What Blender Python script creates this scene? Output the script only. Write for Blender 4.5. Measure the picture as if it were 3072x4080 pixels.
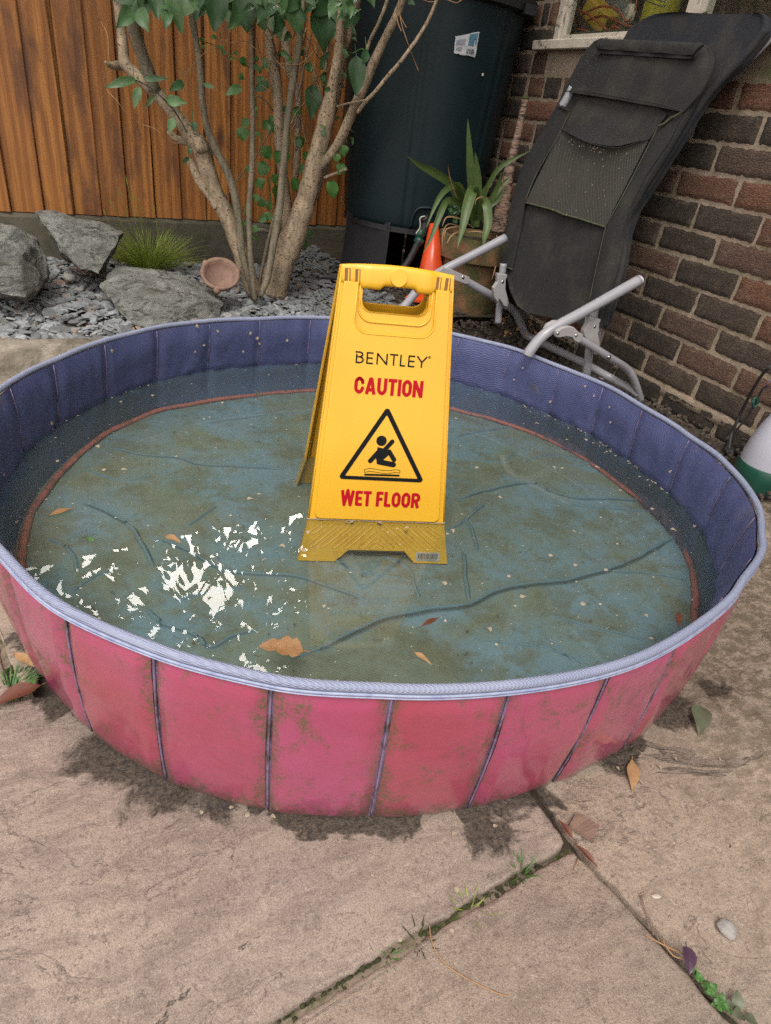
import bpy, bmesh, math, random
from mathutils import Vector as V, Matrix, noise
C = bpy.context.scene.collection
sc = bpy.context.scene
for o in list(bpy.data.objects): bpy.data.objects.remove(o)
rnd = random.Random(7)
PI = math.pi
# ---------------------------------------------------------------- camera
EYE = V((0, 0, .823))
CR = V((.910, -.396, .122)).normalized()
CB = -V((.398, .752, -.525)).normalized()
CU = CB.cross(CR).normalized(); CR = CU.cross(CB).normalized()
cam = bpy.data.objects.new('camera', bpy.data.cameras.new('camera')); C.objects.link(cam)
M = Matrix((CR, CU, CB)).transposed().to_4x4(); M.translation = EYE
cam.matrix_world = M
cam.data.sensor_fit = 'VERTICAL'; cam.data.sensor_height = 24; cam.data.lens = 24 * 2535.2 / 4080
cam.data.clip_start = .02; cam.data.clip_end = 500
sc.camera = cam
# ---------------------------------------------------------------- world and sun
SUN_EL, SUN_AZ = 58, -150          # azimuth measured from +Y towards +X
w = bpy.data.worlds.new('World'); sc.world = w; w.use_nodes = True
nt = w.node_tree; nt.nodes.clear()
def wn(t, **k):
    n = nt.nodes.new(t)
    for a, b in k.items(): setattr(n, a, b)
    return n
sky = wn('ShaderNodeTexSky', sky_type='NISHITA', sun_disc=False, sun_elevation=math.radians(SUN_EL), sun_rotation=math.radians(SUN_AZ))
tc = wn('ShaderNodeTexCoord'); nz = wn('ShaderNodeTexNoise'); nz.inputs['Scale'].default_value = 1.6; nz.inputs['Detail'].default_value = 5
rp = wn('ShaderNodeValToRGB'); rp.color_ramp.elements[0].position = .30; rp.color_ramp.elements[1].position = .48
rp.color_ramp.elements[0].color = (.6, .6, .6, 1)
mx = wn('ShaderNodeMix', data_type='RGBA'); mx.inputs[7].default_value = (20, 18.7, 17.4, 1)
bg = wn('ShaderNodeBackground'); bg.inputs['Strength'].default_value = .095
ow = wn('ShaderNodeOutputWorld')
L = nt.links.new
# bright spot added to the sky to put a glare patch in the water
spot = V((.155, .775, .62)).normalized()
vn = wn('ShaderNodeVectorMath', operation='DOT_PRODUCT'); vn.inputs[1].default_value = spot
L(tc.outputs['Generated'], vn.inputs[0])
mr = wn('ShaderNodeMapRange'); mr.inputs[1].default_value = .955; mr.inputs[2].default_value = .985; mr.inputs[3].default_value = 1; mr.inputs[4].default_value = 9
L(vn.outputs['Value'], mr.inputs[0])
ms = wn('ShaderNodeVectorMath', operation='SCALE')
L(tc.outputs['Generated'], nz.inputs['Vector']); L(nz.outputs['Fac'], rp.inputs['Fac']); L(rp.outputs['Color'], mx.inputs[0])
L(sky.outputs[0], mx.inputs[6]); L(mx.outputs[2], ms.inputs[0]); L(mr.outputs[0], ms.inputs[3]); L(ms.outputs[0], bg.inputs['Color']); L(bg.outputs[0], ow.inputs['Surface'])
sl = bpy.data.lights.new('sun', 'SUN'); sl.energy = 2.1; sl.angle = math.radians(18); sl.color = (1, .95, .87)
so = bpy.data.objects.new('sun', sl); C.objects.link(so)
az = math.radians(SUN_AZ); el = math.radians(SUN_EL)
sd = V((math.sin(az) * math.cos(el), math.cos(az) * math.cos(el), math.sin(el)))
so.rotation_euler = sd.to_track_quat('Z', 'Y').to_euler()
sc.view_settings.view_transform = 'Standard'; sc.view_settings.look = 'None'
sc.view_settings.exposure = 0.2; sc.view_settings.gamma = 1
sc.render.engine = 'CYCLES'
cy = sc.cycles; cy.use_denoising = False; cy.max_bounces = 8; cy.diffuse_bounces = 4; cy.transparent_max_bounces = 12
cy.sample_clamp_indirect = 3; cy.sample_clamp_direct = 0; cy.use_light_tree = True
cy.caustics_reflective = False; cy.caustics_refractive = False; cy.blur_glossy = 1.0
try: cy.denoiser = 'OPENIMAGEDENOISE'
except Exception: pass
# ---------------------------------------------------------------- rays through the photograph (1666 x 2212 units)
FD = 2535.2 / (3072 / 1666)
def ray(x, y): return CR * ((x - 833) / FD) - CU * ((y - 1106.3) / FD) - CB
def PZ(x, y, z): d = ray(x, y); return EYE + d * ((z - EYE.z) / d.z)
def PY(x, y, Y): d = ray(x, y); return EYE + d * (Y / d.y)
def PX(x, y, X): d = ray(x, y); return EYE + d * (X / d.x)
FY0, FS = 3.42, .13
def PF(x, y, off=0): d = ray(x, y); return EYE + d * ((FY0 + off) / (d.y - FS * d.x))
# ---------------------------------------------------------------- mesh building
class MB:
    def __init__(s): s.v = []; s.f = []; s.m = []; s.c = []
    def add(s, vs, fs, c=.5, mi=0):
        n = len(s.v); s.v += [tuple(p) for p in vs]
        s.c += (c if isinstance(c, list) else [c] * len(vs))
        s.f += [tuple(i + n for i in f) for f in fs]; s.m += [mi] * len(fs)
    def box(s, c, d, M=None, col=.5, mi=0):
        x, y, z = d[0] / 2, d[1] / 2, d[2] / 2
        vs = [V((a * x, b * y, e * z)) for a in (-1, 1) for b in (-1, 1) for e in (-1, 1)]
        if M is not None: vs = [M @ p for p in vs]
        vs = [p + V(c) for p in vs]
        s.add(vs, [(0, 1, 3, 2), (4, 6, 7, 5), (0, 4, 5, 1), (2, 3, 7, 6), (0, 2, 6, 4), (1, 5, 7, 3)], col, mi)
    def tube(s, path, rad, n=10, sm=3, cap=True, col=.5, mi=0, flat=1, bump=0):
        P = [V(p) for p in path]; k = len(P)
        R = list(rad) if isinstance(rad, (list, tuple)) else [rad] * k
        if sm > 1 and k > 2:
            Q = []; T = []
            for i in range(k - 1):
                a, b, c_, d = P[max(i - 1, 0)], P[i], P[i + 1], P[min(i + 2, k - 1)]
                for j in range(sm):
                    t = j / sm
                    Q.append(.5 * ((2 * b) + (c_ - a) * t + (2 * a - 5 * b + 4 * c_ - d) * t * t + (3 * b - a - 3 * c_ + d) * t ** 3))
                    T.append(R[i] + (R[i + 1] - R[i]) * t)
            Q.append(P[-1]); T.append(R[-1]); P, R = Q, T
        up = V((0, 0, 1)); vs = []; prev = None
        for i, p in enumerate(P):
            t = (P[min(i + 1, len(P) - 1)] - P[max(i - 1, 0)]).normalized()
            if prev is None:
                a = t.cross(up)
                if a.length < .1: a = t.cross(V((0, 1, 0)))
                a.normalize()
            else:
                a = prev - t * prev.dot(t); a.normalize()
            prev = a; b = t.cross(a)
            r = R[i] * (1 + (bump * (noise.noise(p * 22) + .7 * noise.noise(p * 55)) if bump else 0))
            for j in range(n):
                th = 2 * PI * j / n
                vs.append(p + a * (r * math.cos(th)) + b * (r * flat * math.sin(th)))
        fs = []
        for i in range(len(P) - 1):
            for j in range(n):
                q = (j + 1) % n
                fs.append((i * n + j, i * n + q, (i + 1) * n + q, (i + 1) * n + j))
        if cap:
            fs.append(tuple(range(n))[::-1]); fs.append(tuple((len(P) - 1) * n + j for j in range(n)))
        s.add(vs, fs, col, mi)
    def lathe(s, prof, n=40, M=None, closed=False, col=.5, mi=0, sq=0):
        vs = []
        for r, z in prof:
            for j in range(n):
                th = 2 * PI * j / n
                x, y = math.cos(th), math.sin(th)
                if sq:
                    k = (abs(x) ** (2 + sq) + abs(y) ** (2 + sq)) ** (-1 / (2 + sq)); x *= k; y *= k
                vs.append(V((r * x, r * y, z)))
        if M is not None: vs = [M @ p for p in vs]
        fs = [(i * n + j, i * n + (j + 1) % n, (i + 1) * n + (j + 1) % n, (i + 1) * n + j) for i in range(len(prof) - 1) for j in range(n)]
        s.add(vs, fs, col, mi)
    def leaf(s, base, tip, wd, nrm, col=.5, sag=0, fold=.25, kind=0, seg=8, mi=0, lobes=0):
        base, tip, nrm = V(base), V(tip), V(nrm)
        ax = tip - base; ln = ax.length
        side = ax.cross(nrm)
        if side.length < 1e-6: side = ax.cross(V((.3, .5, .8)))
        side.normalize(); up = side.cross(ax).normalized()
        vs = []
        for i in range(seg + 1):
            t = i / seg
            if kind == 0: h = math.sin(PI * t ** .72) ** .9            # ovate
            elif kind == 1: h = min(1, 3.2 * t + .25) * (1 - t ** 3)       # strap
            else: h = math.sin(PI * t ** .9) ** 1.3                      # lanceolate
            if i == seg: h = 0.02
            if lobes: h *= .62 + .38 * abs(math.sin(t * lobes * PI))
            p = base + ax * t + up * (sag * ln * 4 * t * (1 - t))
            hw = wd / 2 * max(h, .03)
            wob = .06 * wd * math.sin(t * 9 + col * 30)
            vs += [p + side * hw + up * (fold * hw + wob), p + side * hw * .5 + up * (fold * hw * .6), p, p - side * hw * .5 + up * (fold * hw * .6), p - side * hw + up * (fold * hw - wob)]
        fs = [(i * 5 + j, i * 5 + j + 1, i * 5 + j + 6, i * 5 + j + 5) for i in range(seg) for j in range(4)]
        s.add(vs, fs, [col + (.5 if k % 5 == 2 else 0) * .12 for k in range(len(vs))], mi)
    def build(s, name, mat, parent=None, smooth=True, angle=None):
        me = bpy.data.meshes.new(name); me.from_pydata(s.v, [], s.f)
        ms = mat if isinstance(mat, list) else [mat]
        for m in ms: me.materials.append(m)
        if len(ms) > 1: me.polygons.foreach_set('material_index', s.m)
        at = me.attributes.new('var', 'FLOAT', 'POINT'); at.data.foreach_set('value', [float(x) for x in s.c])
        me.polygons.foreach_set('use_smooth', [smooth] * len(me.polygons))
        me.update()
        if smooth and angle:
            me.set_sharp_from_angle(angle=math.radians(angle))
        o = bpy.data.objects.new(name, me); C.objects.link(o)
        if parent is not None: o.parent = parent
        return o
def empty(name, loc=(0, 0, 0)):
    o = bpy.data.objects.new(name, None); C.objects.link(o); o.empty_display_size = .05
    return o
def tag(o, label=None, cat=None, group=None, kind=None):
    if label: o['label'] = label
    if cat: o['category'] = cat
    if group: o['group'] = group
    if kind: o['kind'] = kind
    return o
def plate(name, splines, ext, bev=0, mat=None, parent=None, M=None, res=2):
    """2D outline(s) with holes -> solid plate, extruded +-ext, bevelled."""
    cu = bpy.data.curves.new(name, 'CURVE'); cu.dimensions = '2D'; cu.fill_mode = 'BOTH'
    cu.extrude = ext; cu.bevel_depth = bev; cu.bevel_resolution = res; cu.offset = -bev if bev else 0
    for pts in splines:
        sp = cu.splines.new('POLY'); sp.points.add(len(pts) - 1); sp.use_cyclic_u = True
        for p, q in zip(sp.points, pts): p.co = (q[0], q[1], 0, 1)
    return _curve_mesh(name, cu, mat, parent, M)
def _curve_mesh(name, cu, mat, parent, M):
    t = bpy.data.objects.new('tmp', cu); C.objects.link(t)
    bpy.context.view_layer.update()
    me = bpy.data.meshes.new_from_object(t.evaluated_get(bpy.context.evaluated_depsgraph_get()))
    bpy.data.objects.remove(t); bpy.data.curves.remove(cu)
    me.name = name; me.materials.clear()
    if mat: me.materials.append(mat)
    if M is not None: me.transform(M)
    me.polygons.foreach_set('use_smooth', [True] * len(me.polygons)); me.set_sharp_from_angle(angle=math.radians(40))
    o = bpy.data.objects.new(name, me); C.objects.link(o)
    if parent is not None: o.parent = parent
    return o
def text(name, body, h, wd, mat, parent, M, off=0, ext=.0004, space=1):
    cu = bpy.data.curves.new(name, 'FONT'); cu.body = body; cu.size = 1; cu.extrude = ext; cu.offset = off
    cu.align_x = 'CENTER'; cu.space_character = space
    cu.resolution_u = 5
    o = _curve_mesh(name, cu, mat, parent, None)
    xs = [v.co.x for v in o.data.vertices]; ys = [v.co.y for v in o.data.vertices]
    x0, x1, y0, y1 = min(xs), max(xs), min(ys), max(ys)
    S = Matrix.Diagonal((wd / (x1 - x0), h / (y1 - y0), 1, 1)) @ Matrix.Translation((-(x0 + x1) / 2, -(y0 + y1) / 2, 0))
    o.data.transform(M @ S); return o
def join_meshes(name, objs, parent=None):
    bm = bmesh.new()
    for o in objs: bm.from_mesh(o.data)
    me = bpy.data.meshes.new(name); bm.to_mesh(me); bm.free()
    for m in objs[0].data.materials: me.materials.append(m)
    for o in objs: bpy.data.objects.remove(o)
    o = bpy.data.objects.new(name, me); C.objects.link(o)
    if parent is not None: o.parent = parent
    return o
# ---------------------------------------------------------------- materials
def NT(name):
    m = bpy.data.materials.new(name); m.use_nodes = True; t = m.node_tree
    b = t.nodes['Principled BSDF']; return m, t, b
class G:
    """small node graph helper"""
    def __init__(s, t): s.t = t; s.tc = None
    def n(s, ty, ins=None, **k):
        x = s.t.nodes.new(ty)
        for a, b in k.items(): setattr(x, a, b)
        if ins:
            for a, b in ins.items():
                if hasattr(b, 'is_linked') or hasattr(b, 'links'): s.t.links.new(b, x.inputs[a])
                else: x.inputs[a].default_value = b
        return x
    def co(s, scale=(1, 1, 1), rot=(0, 0, 0), loc=(0, 0, 0)):
        if not s.tc: s.tc = s.n('ShaderNodeTexCoord')
        return s.n('ShaderNodeMapping', {0: s.tc.outputs['Object'], 'Scale': scale, 'Rotation': rot, 'Location': loc}).outputs[0]
    def noise(s, vec, scale, detail=4, rough=.55, dist=0):
        return s.n('ShaderNodeTexNoise', {'Vector': vec, 'Scale': scale, 'Detail': detail, 'Roughness': rough, 'Distortion': dist}).outputs['Fac']
    def ramp(s, fac, stops, inter='LINEAR'):
        r = s.n('ShaderNodeValToRGB', {0: fac}); cr = r.color_ramp; cr.interpolation = inter
        while len(cr.elements) < len(stops): cr.elements.new(.5)
        for e, (p, c) in zip(cr.elements, stops):
            e.position = p; e.color = (c, c, c, 1) if not isinstance(c, tuple) else c + (1,)
        return r.outputs[0]
    def mix(s, fac, a, b, mode='MIX'):
        m = s.n('ShaderNodeMix', data_type='RGBA', blend_type=mode)
        for i, x in ((0, fac), (6, a), (7, b)):
            if hasattr(x, 'links'): s.t.links.new(x, m.inputs[i])
            else: m.inputs[i].default_value = x + (1,) if isinstance(x, tuple) else x
        return m.outputs[2]
    def math(s, op, a, b=0.0, c=0.0, clamp=False):
        m = s.n('ShaderNodeMath', operation=op, use_clamp=clamp)
        for i, x in ((0, a), (1, b), (2, c)):
            if hasattr(x, 'links'): s.t.links.new(x, m.inputs[i])
            else: m.inputs[i].default_value = x
        return m.outputs[0]
    def attr(s, name='var'): return s.n('ShaderNodeAttribute', attribute_name=name).outputs['Fac']
    def bump(s, h, strength=.5, dist=.002, normal=None):
        b = s.n('ShaderNodeBump', {'Height': h, 'Strength': strength, 'Distance': dist})
        if normal is not None: s.t.links.new(normal, b.inputs['Normal'])
        return b.outputs[0]
    def out(s, bsdf, col=None, rough=None, nrm=None, **k):
        if col is not None:
            if hasattr(col, 'links'): s.t.links.new(col, bsdf.inputs['Base Color'])
            else: bsdf.inputs['Base Color'].default_value = col + (1,)
        if rough is not None:
            if hasattr(rough, 'links'): s.t.links.new(rough, bsdf.inputs['Roughness'])
            else: bsdf.inputs['Roughness'].default_value = rough
        if nrm is not None: s.t.links.new(nrm, bsdf.inputs['Normal'])
        for a, b in k.items(): bsdf.inputs[a.replace('_', ' ')].default_value = b
def simple(name, c1, c2=None, scale=30, rough=.5, bump=.3, bscale=None, dist=.001, dirt=None, dscale=12, dpos=(.55, .7), stretch=(1, 1, 1), metal=0, var=None, spec=None):
    m, t, b = NT(name); g = G(t); co = g.co(stretch)
    n1 = g.noise(co, scale, 5)
    col = g.mix(g.ramp(n1, [(.3, 0.), (.7, 1.)]), c1, c2 or tuple(x * .8 for x in c1))
    if var:
        col = g.mix(g.attr(), col, var, 'MIX')
    if dirt:
        n2 = g.noise(co, dscale, 8, .7, .5)
        col = g.mix(g.ramp(n2, [(dpos[0], 0.), (dpos[1], 1.)]), col, dirt)
    h = g.noise(co, bscale or scale * 3, 6, .65)
    g.out(b, col, rough, g.bump(h, bump, dist) if bump else None, Metallic=metal)
    if spec is not None: b.inputs['Specular IOR Level'].default_value = spec
    return m
MT = {}
# sandstone paving
def m_paving():
    m, t, b = NT('riven_sandstone'); g = G(t)
    co = g.co(); s1 = g.co((1, 3.2, 1), (0, 0, .35))
    a = g.noise(co, 2.6, 7, .62); bb = g.noise(s1, 11, 9, .66, .8); c = g.noise(co, 130, 7, .8); d = g.noise(co, 520, 4, .85); e_ = g.noise(co, 24, 9, .75, .3)
    col = g.mix(g.ramp(a, [(.36, 0.), (.64, 1.)]), (.415, .330, .275), (.235, .195, .178))
    col = g.mix(g.ramp(g.noise(g.co((1, 1.7, 1), (0, 0, .3)), 1.5, 8, .6, .6), [(.45, 0.), (.62, .5)]), col, (.345, .262, .210))
    col = g.mix(g.math('MULTIPLY', g.ramp(bb, [(.38, 1.), (.54, 0.)]), .55), col, (.175, .138, .118))
    slab = g.attr(); col = g.mix(g.math('MULTIPLY', slab, .40), col, (.36, .275, .19))
    col = g.mix(g.ramp(e_, [(.38, .50), (.47, 0.)]), col, (.175, .135, .113))
    col = g.mix(g.ramp(e_, [(.55, 0.), (.63, .35)]), col, (.44, .355, .29))
    col = g.mix(g.ramp(c, [(.38, .60), (.46, 0.)]), col, (.125, .096, .082))
    col = g.mix(g.ramp(c, [(.55, 0.), (.64, .35)]), col, (.54, .44, .35))
    col = g.mix(g.ramp(d, [(.40, .48), (.48, 0.)]), col, (.12, .094, .08))
    col = g.mix(g.ramp(d, [(.55, 0.), (.63, .32)]), col, (.58, .48, .39))
    # delaminated beds of the stone: crisp edged darker patches
    fl = g.noise(g.co((1.1, 2.0, 1), (0, 0, .3)), 3.6, 11, .62, 1.0)
    ledge = g.ramp(fl, [(.355, 0.), (.362, 1.)])
    ledge2 = g.ramp(fl, [(.585, 0.), (.592, 1.)])
    col = g.mix(g.math('MULTIPLY', g.math('SUBTRACT', 1., ledge), .55), col, (.15, .122, .112))
    rimd = g.ramp(fl, [(.345, 0.), (.358, 1.), (.366, 1.), (.372, 0.)])
    rimd2 = g.ramp(fl, [(.580, 0.), (.587, .8), (.591, .8), (.597, 0.)])
    col = g.mix(g.math('MULTIPLY', g.math('MAXIMUM', rimd, rimd2), g.ramp(e_, [(.45, 0.), (.55, .75)])), col, (.07, .055, .048))
    # olive-brown algae on the side next to the wall
    sx = g.n('ShaderNodeSeparateXYZ', {0: g.co()}).outputs
    px = g.math('ADD', sx[0], g.math('MULTIPLY', g.math('SUBTRACT', bb, .5), .9))
    al = g.math('MULTIPLY', g.ramp(px, [(.66, 0.), (1.1, .7)]), g.ramp(g.noise(g.co((1, 1.5, 1), (0, 0, .35)), 30, 9, .75), [(.44, 0.), (.54, 1.)]))
    col = g.mix(al, col, (.10, .078, .045))
    # wet ring round the pool with a ragged outline
    dx = g.math('SUBTRACT', sx[0], .5243); dy = g.math('SUBTRACT', sx[1], 1.0946)
    r = g.math('SQRT', g.math('ADD', g.math('MULTIPLY', dx, dx), g.math('MULTIPLY', dy, dy)))
    wn_ = g.math('SUBTRACT', g.noise(co, 6.5, 7, .62, .4), .5)
    rr = g.math('SUBTRACT', r, g.math('MULTIPLY', wn_, .42))
    def blob(x, y, rad, sq=1.):
        ex = g.math('SUBTRACT', sx[0], x); ey = g.math('MULTIPLY', g.math('SUBTRACT', sx[1], y), sq)
        q = g.math('SQRT', g.math('ADD', g.math('MULTIPLY', ex, ex), g.math('MULTIPLY', ey, ey)))
        return g.math('SUBTRACT', rad, g.math('ADD', q, g.math('MULTIPLY', g.math('SUBTRACT', g.noise(co, 16, 8, .7, .6), .5), .20)))
    w1 = g.ramp(g.math('SUBTRACT', .700, rr), [(0., 0.), (.012, 1.)])
    wet = w1
    for x, y, rad, sq in WET:
        wet = g.math('MAXIMUM', wet, g.ramp(blob(x, y, rad, sq), [(0., 0.), (.022, 1.)]))
    col = g.mix(g.math('MULTIPLY', wet, .90), col, g.mix(g.ramp(c, [(.42, 0.), (.58, 1.)]), (.012, .010, .008), (.088, .066, .048)))
    h = g.math('ADD', g.math('MULTIPLY', bb, .8), g.math('ADD', g.math('MULTIPLY', c, .30), g.math('MULTIPLY', ledge, .30)))
    h = g.math('ADD', g.math('ADD', h, g.math('MULTIPLY', e_, .5)), g.math('ADD', g.math('MULTIPLY', d, .10), g.math('MULTIPLY', ledge2, .12)))
    g.out(b, col, g.math('SUBTRACT', .82, g.math('MULTIPLY', wet, .4)), g.bump(h, .9, .007))
    return m
WET = []
for (x, y, rad) in ((265, 1625, .085), (360, 1690, .070), (470, 1735, .045), (1060, 1800, .038), (870, 1785, .030), (1430, 1530, .075), (1545, 1490, .04), (1350, 1640, .05), (1070, 1840, .012)):
    p = PZ(x, y, 0); WET.append((p.x, p.y, rad, 1.5))
MT['paving'] = m_paving()
MT['soil'] = simple('dark_soil', (.035, .026, .018), (.06, .045, .03), 40, .95, .8, 90, .006, dirt=(.05, .06, .02), dscale=20)
def m_slate():
    m, t, b = NT('slate'); g = G(t); co = g.co()
    a = g.attr()
    col = g.ramp(a, [(0., (.12, .125, .13)), (.35, (.21, .23, .245)), (.7, (.30, .325, .345)), (.86, (.34, .33, .32)), (.93, (.29, .19, .15)), (1., (.48, .38, .33))])
    n = g.noise(co, 90, 5, .6); col = g.mix(g.ramp(n, [(.35, .55), (.6, 0.)]), col, (.07, .068, .06))
    g.out(b, col, .75, g.bump(n, .4, .002)); return m
MT['slate'] = m_slate()
def m_rock():
    m, t, b = NT('boulder_stone'); g = G(t); co = g.co()
    st = g.co((1, 1, 3.5), (.3, .5, .2))
    n = g.noise(co, 9, 8, .7); f = g.noise(co, 75, 6, .8); s = g.noise(st, 14, 9, .75, 1.2)
    col = g.mix(g.ramp(n, [(.35, 0.), (.65, 1.)]), (.17, .18, .165), (.36, .365, .345))
    col = g.mix(g.ramp(s, [(.40, .9), (.50, 0.)]), col, (.055, .056, .046))
    col = g.mix(g.ramp(f, [(.58, 0.), (.68, .8)]), col, (.42, .41, .39))
    col = g.mix(g.ramp(f, [(.36, .85), (.44, 0.)]), col, (.045, .046, .042))
    col = g.mix(g.ramp(g.noise(co, 5, 5, .6), [(.56, 0.), (.68, .45)]), col, (.12, .10, .045))
    g.out(b, col, .8, g.bump(g.math('ADD', g.math('MULTIPLY', s, 2.), f), 1., .012)); return m
MT['rock'] = m_rock()
def m_fence():
    m, t, b = NT('stained_fence_timber'); g = G(t); a = g.attr()
    tcv = g.co((1, 1, 1))
    off = g.n('ShaderNodeVectorMath', {0: tcv, 1: g.n('ShaderNodeCombineXYZ', {0: g.math('MULTIPLY', a, 37.), 2: g.math('MULTIPLY', a, 91.)}).outputs[0]}, operation='ADD').outputs[0]
    st = g.n('ShaderNodeMapping', {0: off, 'Scale': (7, 7, .55)}).outputs[0]
    wv = g.n('ShaderNodeTexWave', {'Vector': st, 'Scale': 1.1, 'Distortion': 9, 'Detail': 4, 'Detail Scale': 1.2, 'Detail Roughness': .6}, wave_type='BANDS', bands_direction='X').outputs['Fac']
    fine = g.noise(g.n('ShaderNodeMapping', {0: off, 'Scale': (140, 140, 4)}).outputs[0], 1, 4, .6)
    col = g.mix(g.ramp(wv, [(.2, 0.), (.9, 1.)]), (.300, .112, .022), (.450, .185, .040))
    col = g.mix(g.ramp(fine, [(.36, .6), (.52, 0.)]), col, (.16, .055, .013))
    kn = g.n('ShaderNodeTexVoronoi', {'Vector': g.n('ShaderNodeMapping', {0: off, 'Scale': (5, 5, 2.2)}).outputs[0], 'Scale': 1.0}).outputs['Distance']
    col = g.mix(g.ramp(kn, [(.05, .95), (.10, .5), (.16, 0.)]), col, (.06, .022, .010))
    lg = g.noise(g.n('ShaderNodeMapping', {0: off, 'Scale': (6, 6, 1.6)}).outputs[0], 1.4, 6, .65)
    col = g.mix(g.ramp(lg, [(.52, 0.), (.64, .85)]), col, (.105, .042, .020))
    col = g.mix(g.ramp(g.math('FRACT', g.math('MULTIPLY', a, 7.3)), [(0., .0), (1., .45)]), col, (.17, .055, .016))
    g.out(b, col, .55, g.bump(g.math('ADD', fine, g.math('MULTIPLY', wv, .4)), .5, .002)); return m
MT['fence'] = m_fence()
MT['concrete'] = simple('weathered_concrete', (.13, .115, .085), (.085, .075, .058), 9, .9, .6, 120, .003, dirt=(.045, .05, .022), dscale=7, dpos=(.45, .7))
MT['kerb'] = simple('kerb_concrete', (.34, .31, .26), (.22, .19, .15), 14, .9, .8, 90, .006, dirt=(.09, .08, .055), dscale=9, dpos=(.46, .66))
def m_brick():
    m, t, b = NT('rustic_brick'); g = G(t); co = g.co(); a = g.attr()
    base = g.ramp(a, [(0., (.040, .030, .022)), (.2, (.055, .038, .027)), (.4, (.092, .062, .047)), (.6, (.135, .074, .052)), (.8, (.175, .078, .046)), (1., (.22, .092, .053))])
    cr = g.n('ShaderNodeMapping', {0: co, 'Scale': (1, 1, 2.6)}).outputs[0]
    w_ = g.n('ShaderNodeTexWave', {'Vector': cr, 'Scale': 32, 'Distortion': 16, 'Detail': 3, 'Detail Scale': 1.6}, wave_type='BANDS', bands_direction='Z').outputs['Fac']
    n = g.noise(co, 22, 6, .65); f = g.noise(co, 240, 4, .7)
    col = g.mix(g.ramp(w_, [(.0, .75), (.35, 0.)]), base, (.022, .017, .014))
    col = g.mix(g.ramp(n, [(.5, 0.), (.68, .55)]), col, g.mix(.5, base, (.20, .16, .11)))
    col = g.mix(g.ramp(g.noise(co, 7, 7, .7), [(.58, 0.), (.7, .6)]), col, (.085, .085, .04))
    col = g.mix(g.ramp(f, [(.62, 0.), (.75, .7)]), col, (.25, .2, .16))
    g.out(b, col, .85, g.bump(g.math('ADD', w_, g.math('MULTIPLY', f, .3)), .9, .004)); return m
MT['brick'] = m_brick()
MT['mortar'] = simple('sandy_mortar', (.33, .26, .20), (.23, .18, .135), 30, .95, .9, 160, .004, dirt=(.11, .115, .05), dscale=6, dpos=(.5, .68))
MT['pinth'] = simple('dark_plinth_brick', (.035, .03, .03), (.055, .045, .045), 20, .9, .8, 120, .004)
MT['white_paint'] = simple('flaking_white_paint', (.50, .46, .40), (.42, .37, .31), 14, .6, .6, 80, .002, dirt=(.10, .085, .05), dscale=22, dpos=(.54, .64))
def m_bark(name, c1, c2, lent=(.10, .055, .03)):
    m, t, b = NT(name); g = G(t); co = g.co()
    n = g.noise(co, 16, 6, .6); d = g.noise(g.co((1, 1, 1.3)), 95, 2, .5); s = g.noise(g.co((1, 1, .22)), 70, 6, .7)
    col = g.mix(g.ramp(n, [(.35, 0.), (.65, 1.)]), c1, c2)
    col = g.mix(g.ramp(s, [(.38, .55), (.5, 0.)]), col, tuple(x * .5 for x in c2))
    col = g.mix(g.ramp(s, [(.54, 0.), (.64, .5)]), col, tuple(min(1, x * 1.45) for x in c1))
    col = g.mix(g.ramp(d, [(.60, 0.), (.65, .95)]), col, lent)
    col = g.mix(g.ramp(g.noise(co, 11, 5, .7), [(.55, 0.), (.7, .5)]), col, (.14, .155, .07))
    g.out(b, col, .8, g.bump(g.math('ADD', s, g.math('MULTIPLY', d, .6)), .6, .004)); return m
MT['bark'] = m_bark('pale_bark', (.37, .285, .195), (.25, .195, .135))
MT['bark_dark'] = m_bark('grey_green_bark', (.20, .165, .115), (.13, .115, .082), (.08, .06, .04))
def m_leaf(name, c1, c2, c3=None, rough=.45, tr=.25):
    m, t, b = NT(name); g = G(t); co = g.co(); a = g.attr()
    col = g.mix(a, c1, c2)
    n = g.noise(co, 60, 4, .6); col = g.mix(g.ramp(n, [(.45, 0.), (.75, .5)]), col, c3 or tuple(x * .6 for x in c1))
    g.out(b, col, rough, g.bump(n, .4, .002))
    tl = g.n('ShaderNodeBsdfTranslucent', {0: col}); mxs = g.n('ShaderNodeMixShader', {0: tr, 1: b.outputs[0], 2: tl.outputs[0]})
    t.links.new(mxs.outputs[0], t.nodes['Material Output'].inputs[0]); return m
MT['leaf'] = m_leaf('dark_green_leaf', (.034, .088, .034), (.095, .185, .070))
MT['dull'] = m_leaf('dull_olive_leaf', (.085, .10, .06), (.12, .135, .085), (.05, .05, .035), .5, .05)
MT['vine'] = m_leaf('bright_green_leaf', (.055, .15, .035), (.10, .23, .055))
MT['grass'] = m_leaf('yellow_green_grass', (.14, .22, .02), (.27, .36, .05), (.25, .2, .08))
MT['strap'] = m_leaf('strap_leaf', (.042, .080, .022), (.095, .155, .042), (.13, .12, .04))
MT['dry'] = m_leaf('dead_leaf', (.30, .15, .06), (.42, .26, .13), (.16, .07, .03), .6, .1)
MT['darkleaf'] = m_leaf('leathery_brown_leaf', (.105, .036, .024), (.15, .055, .034), (.06, .024, .018), .35, .05)
MT['purple'] = m_leaf('purple_leaf', (.05, .025, .05), (.09, .05, .08), None, .35, .05)
MT['seed'] = m_leaf('papery_seed', (.33, .26, .18), (.52, .45, .36), (.25, .18, .1), .6, .2)
MT['moss'] = simple('moss', (.045, .065, .012), (.040, .034, .018), 90, .95, 1, 200, .005)
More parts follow.
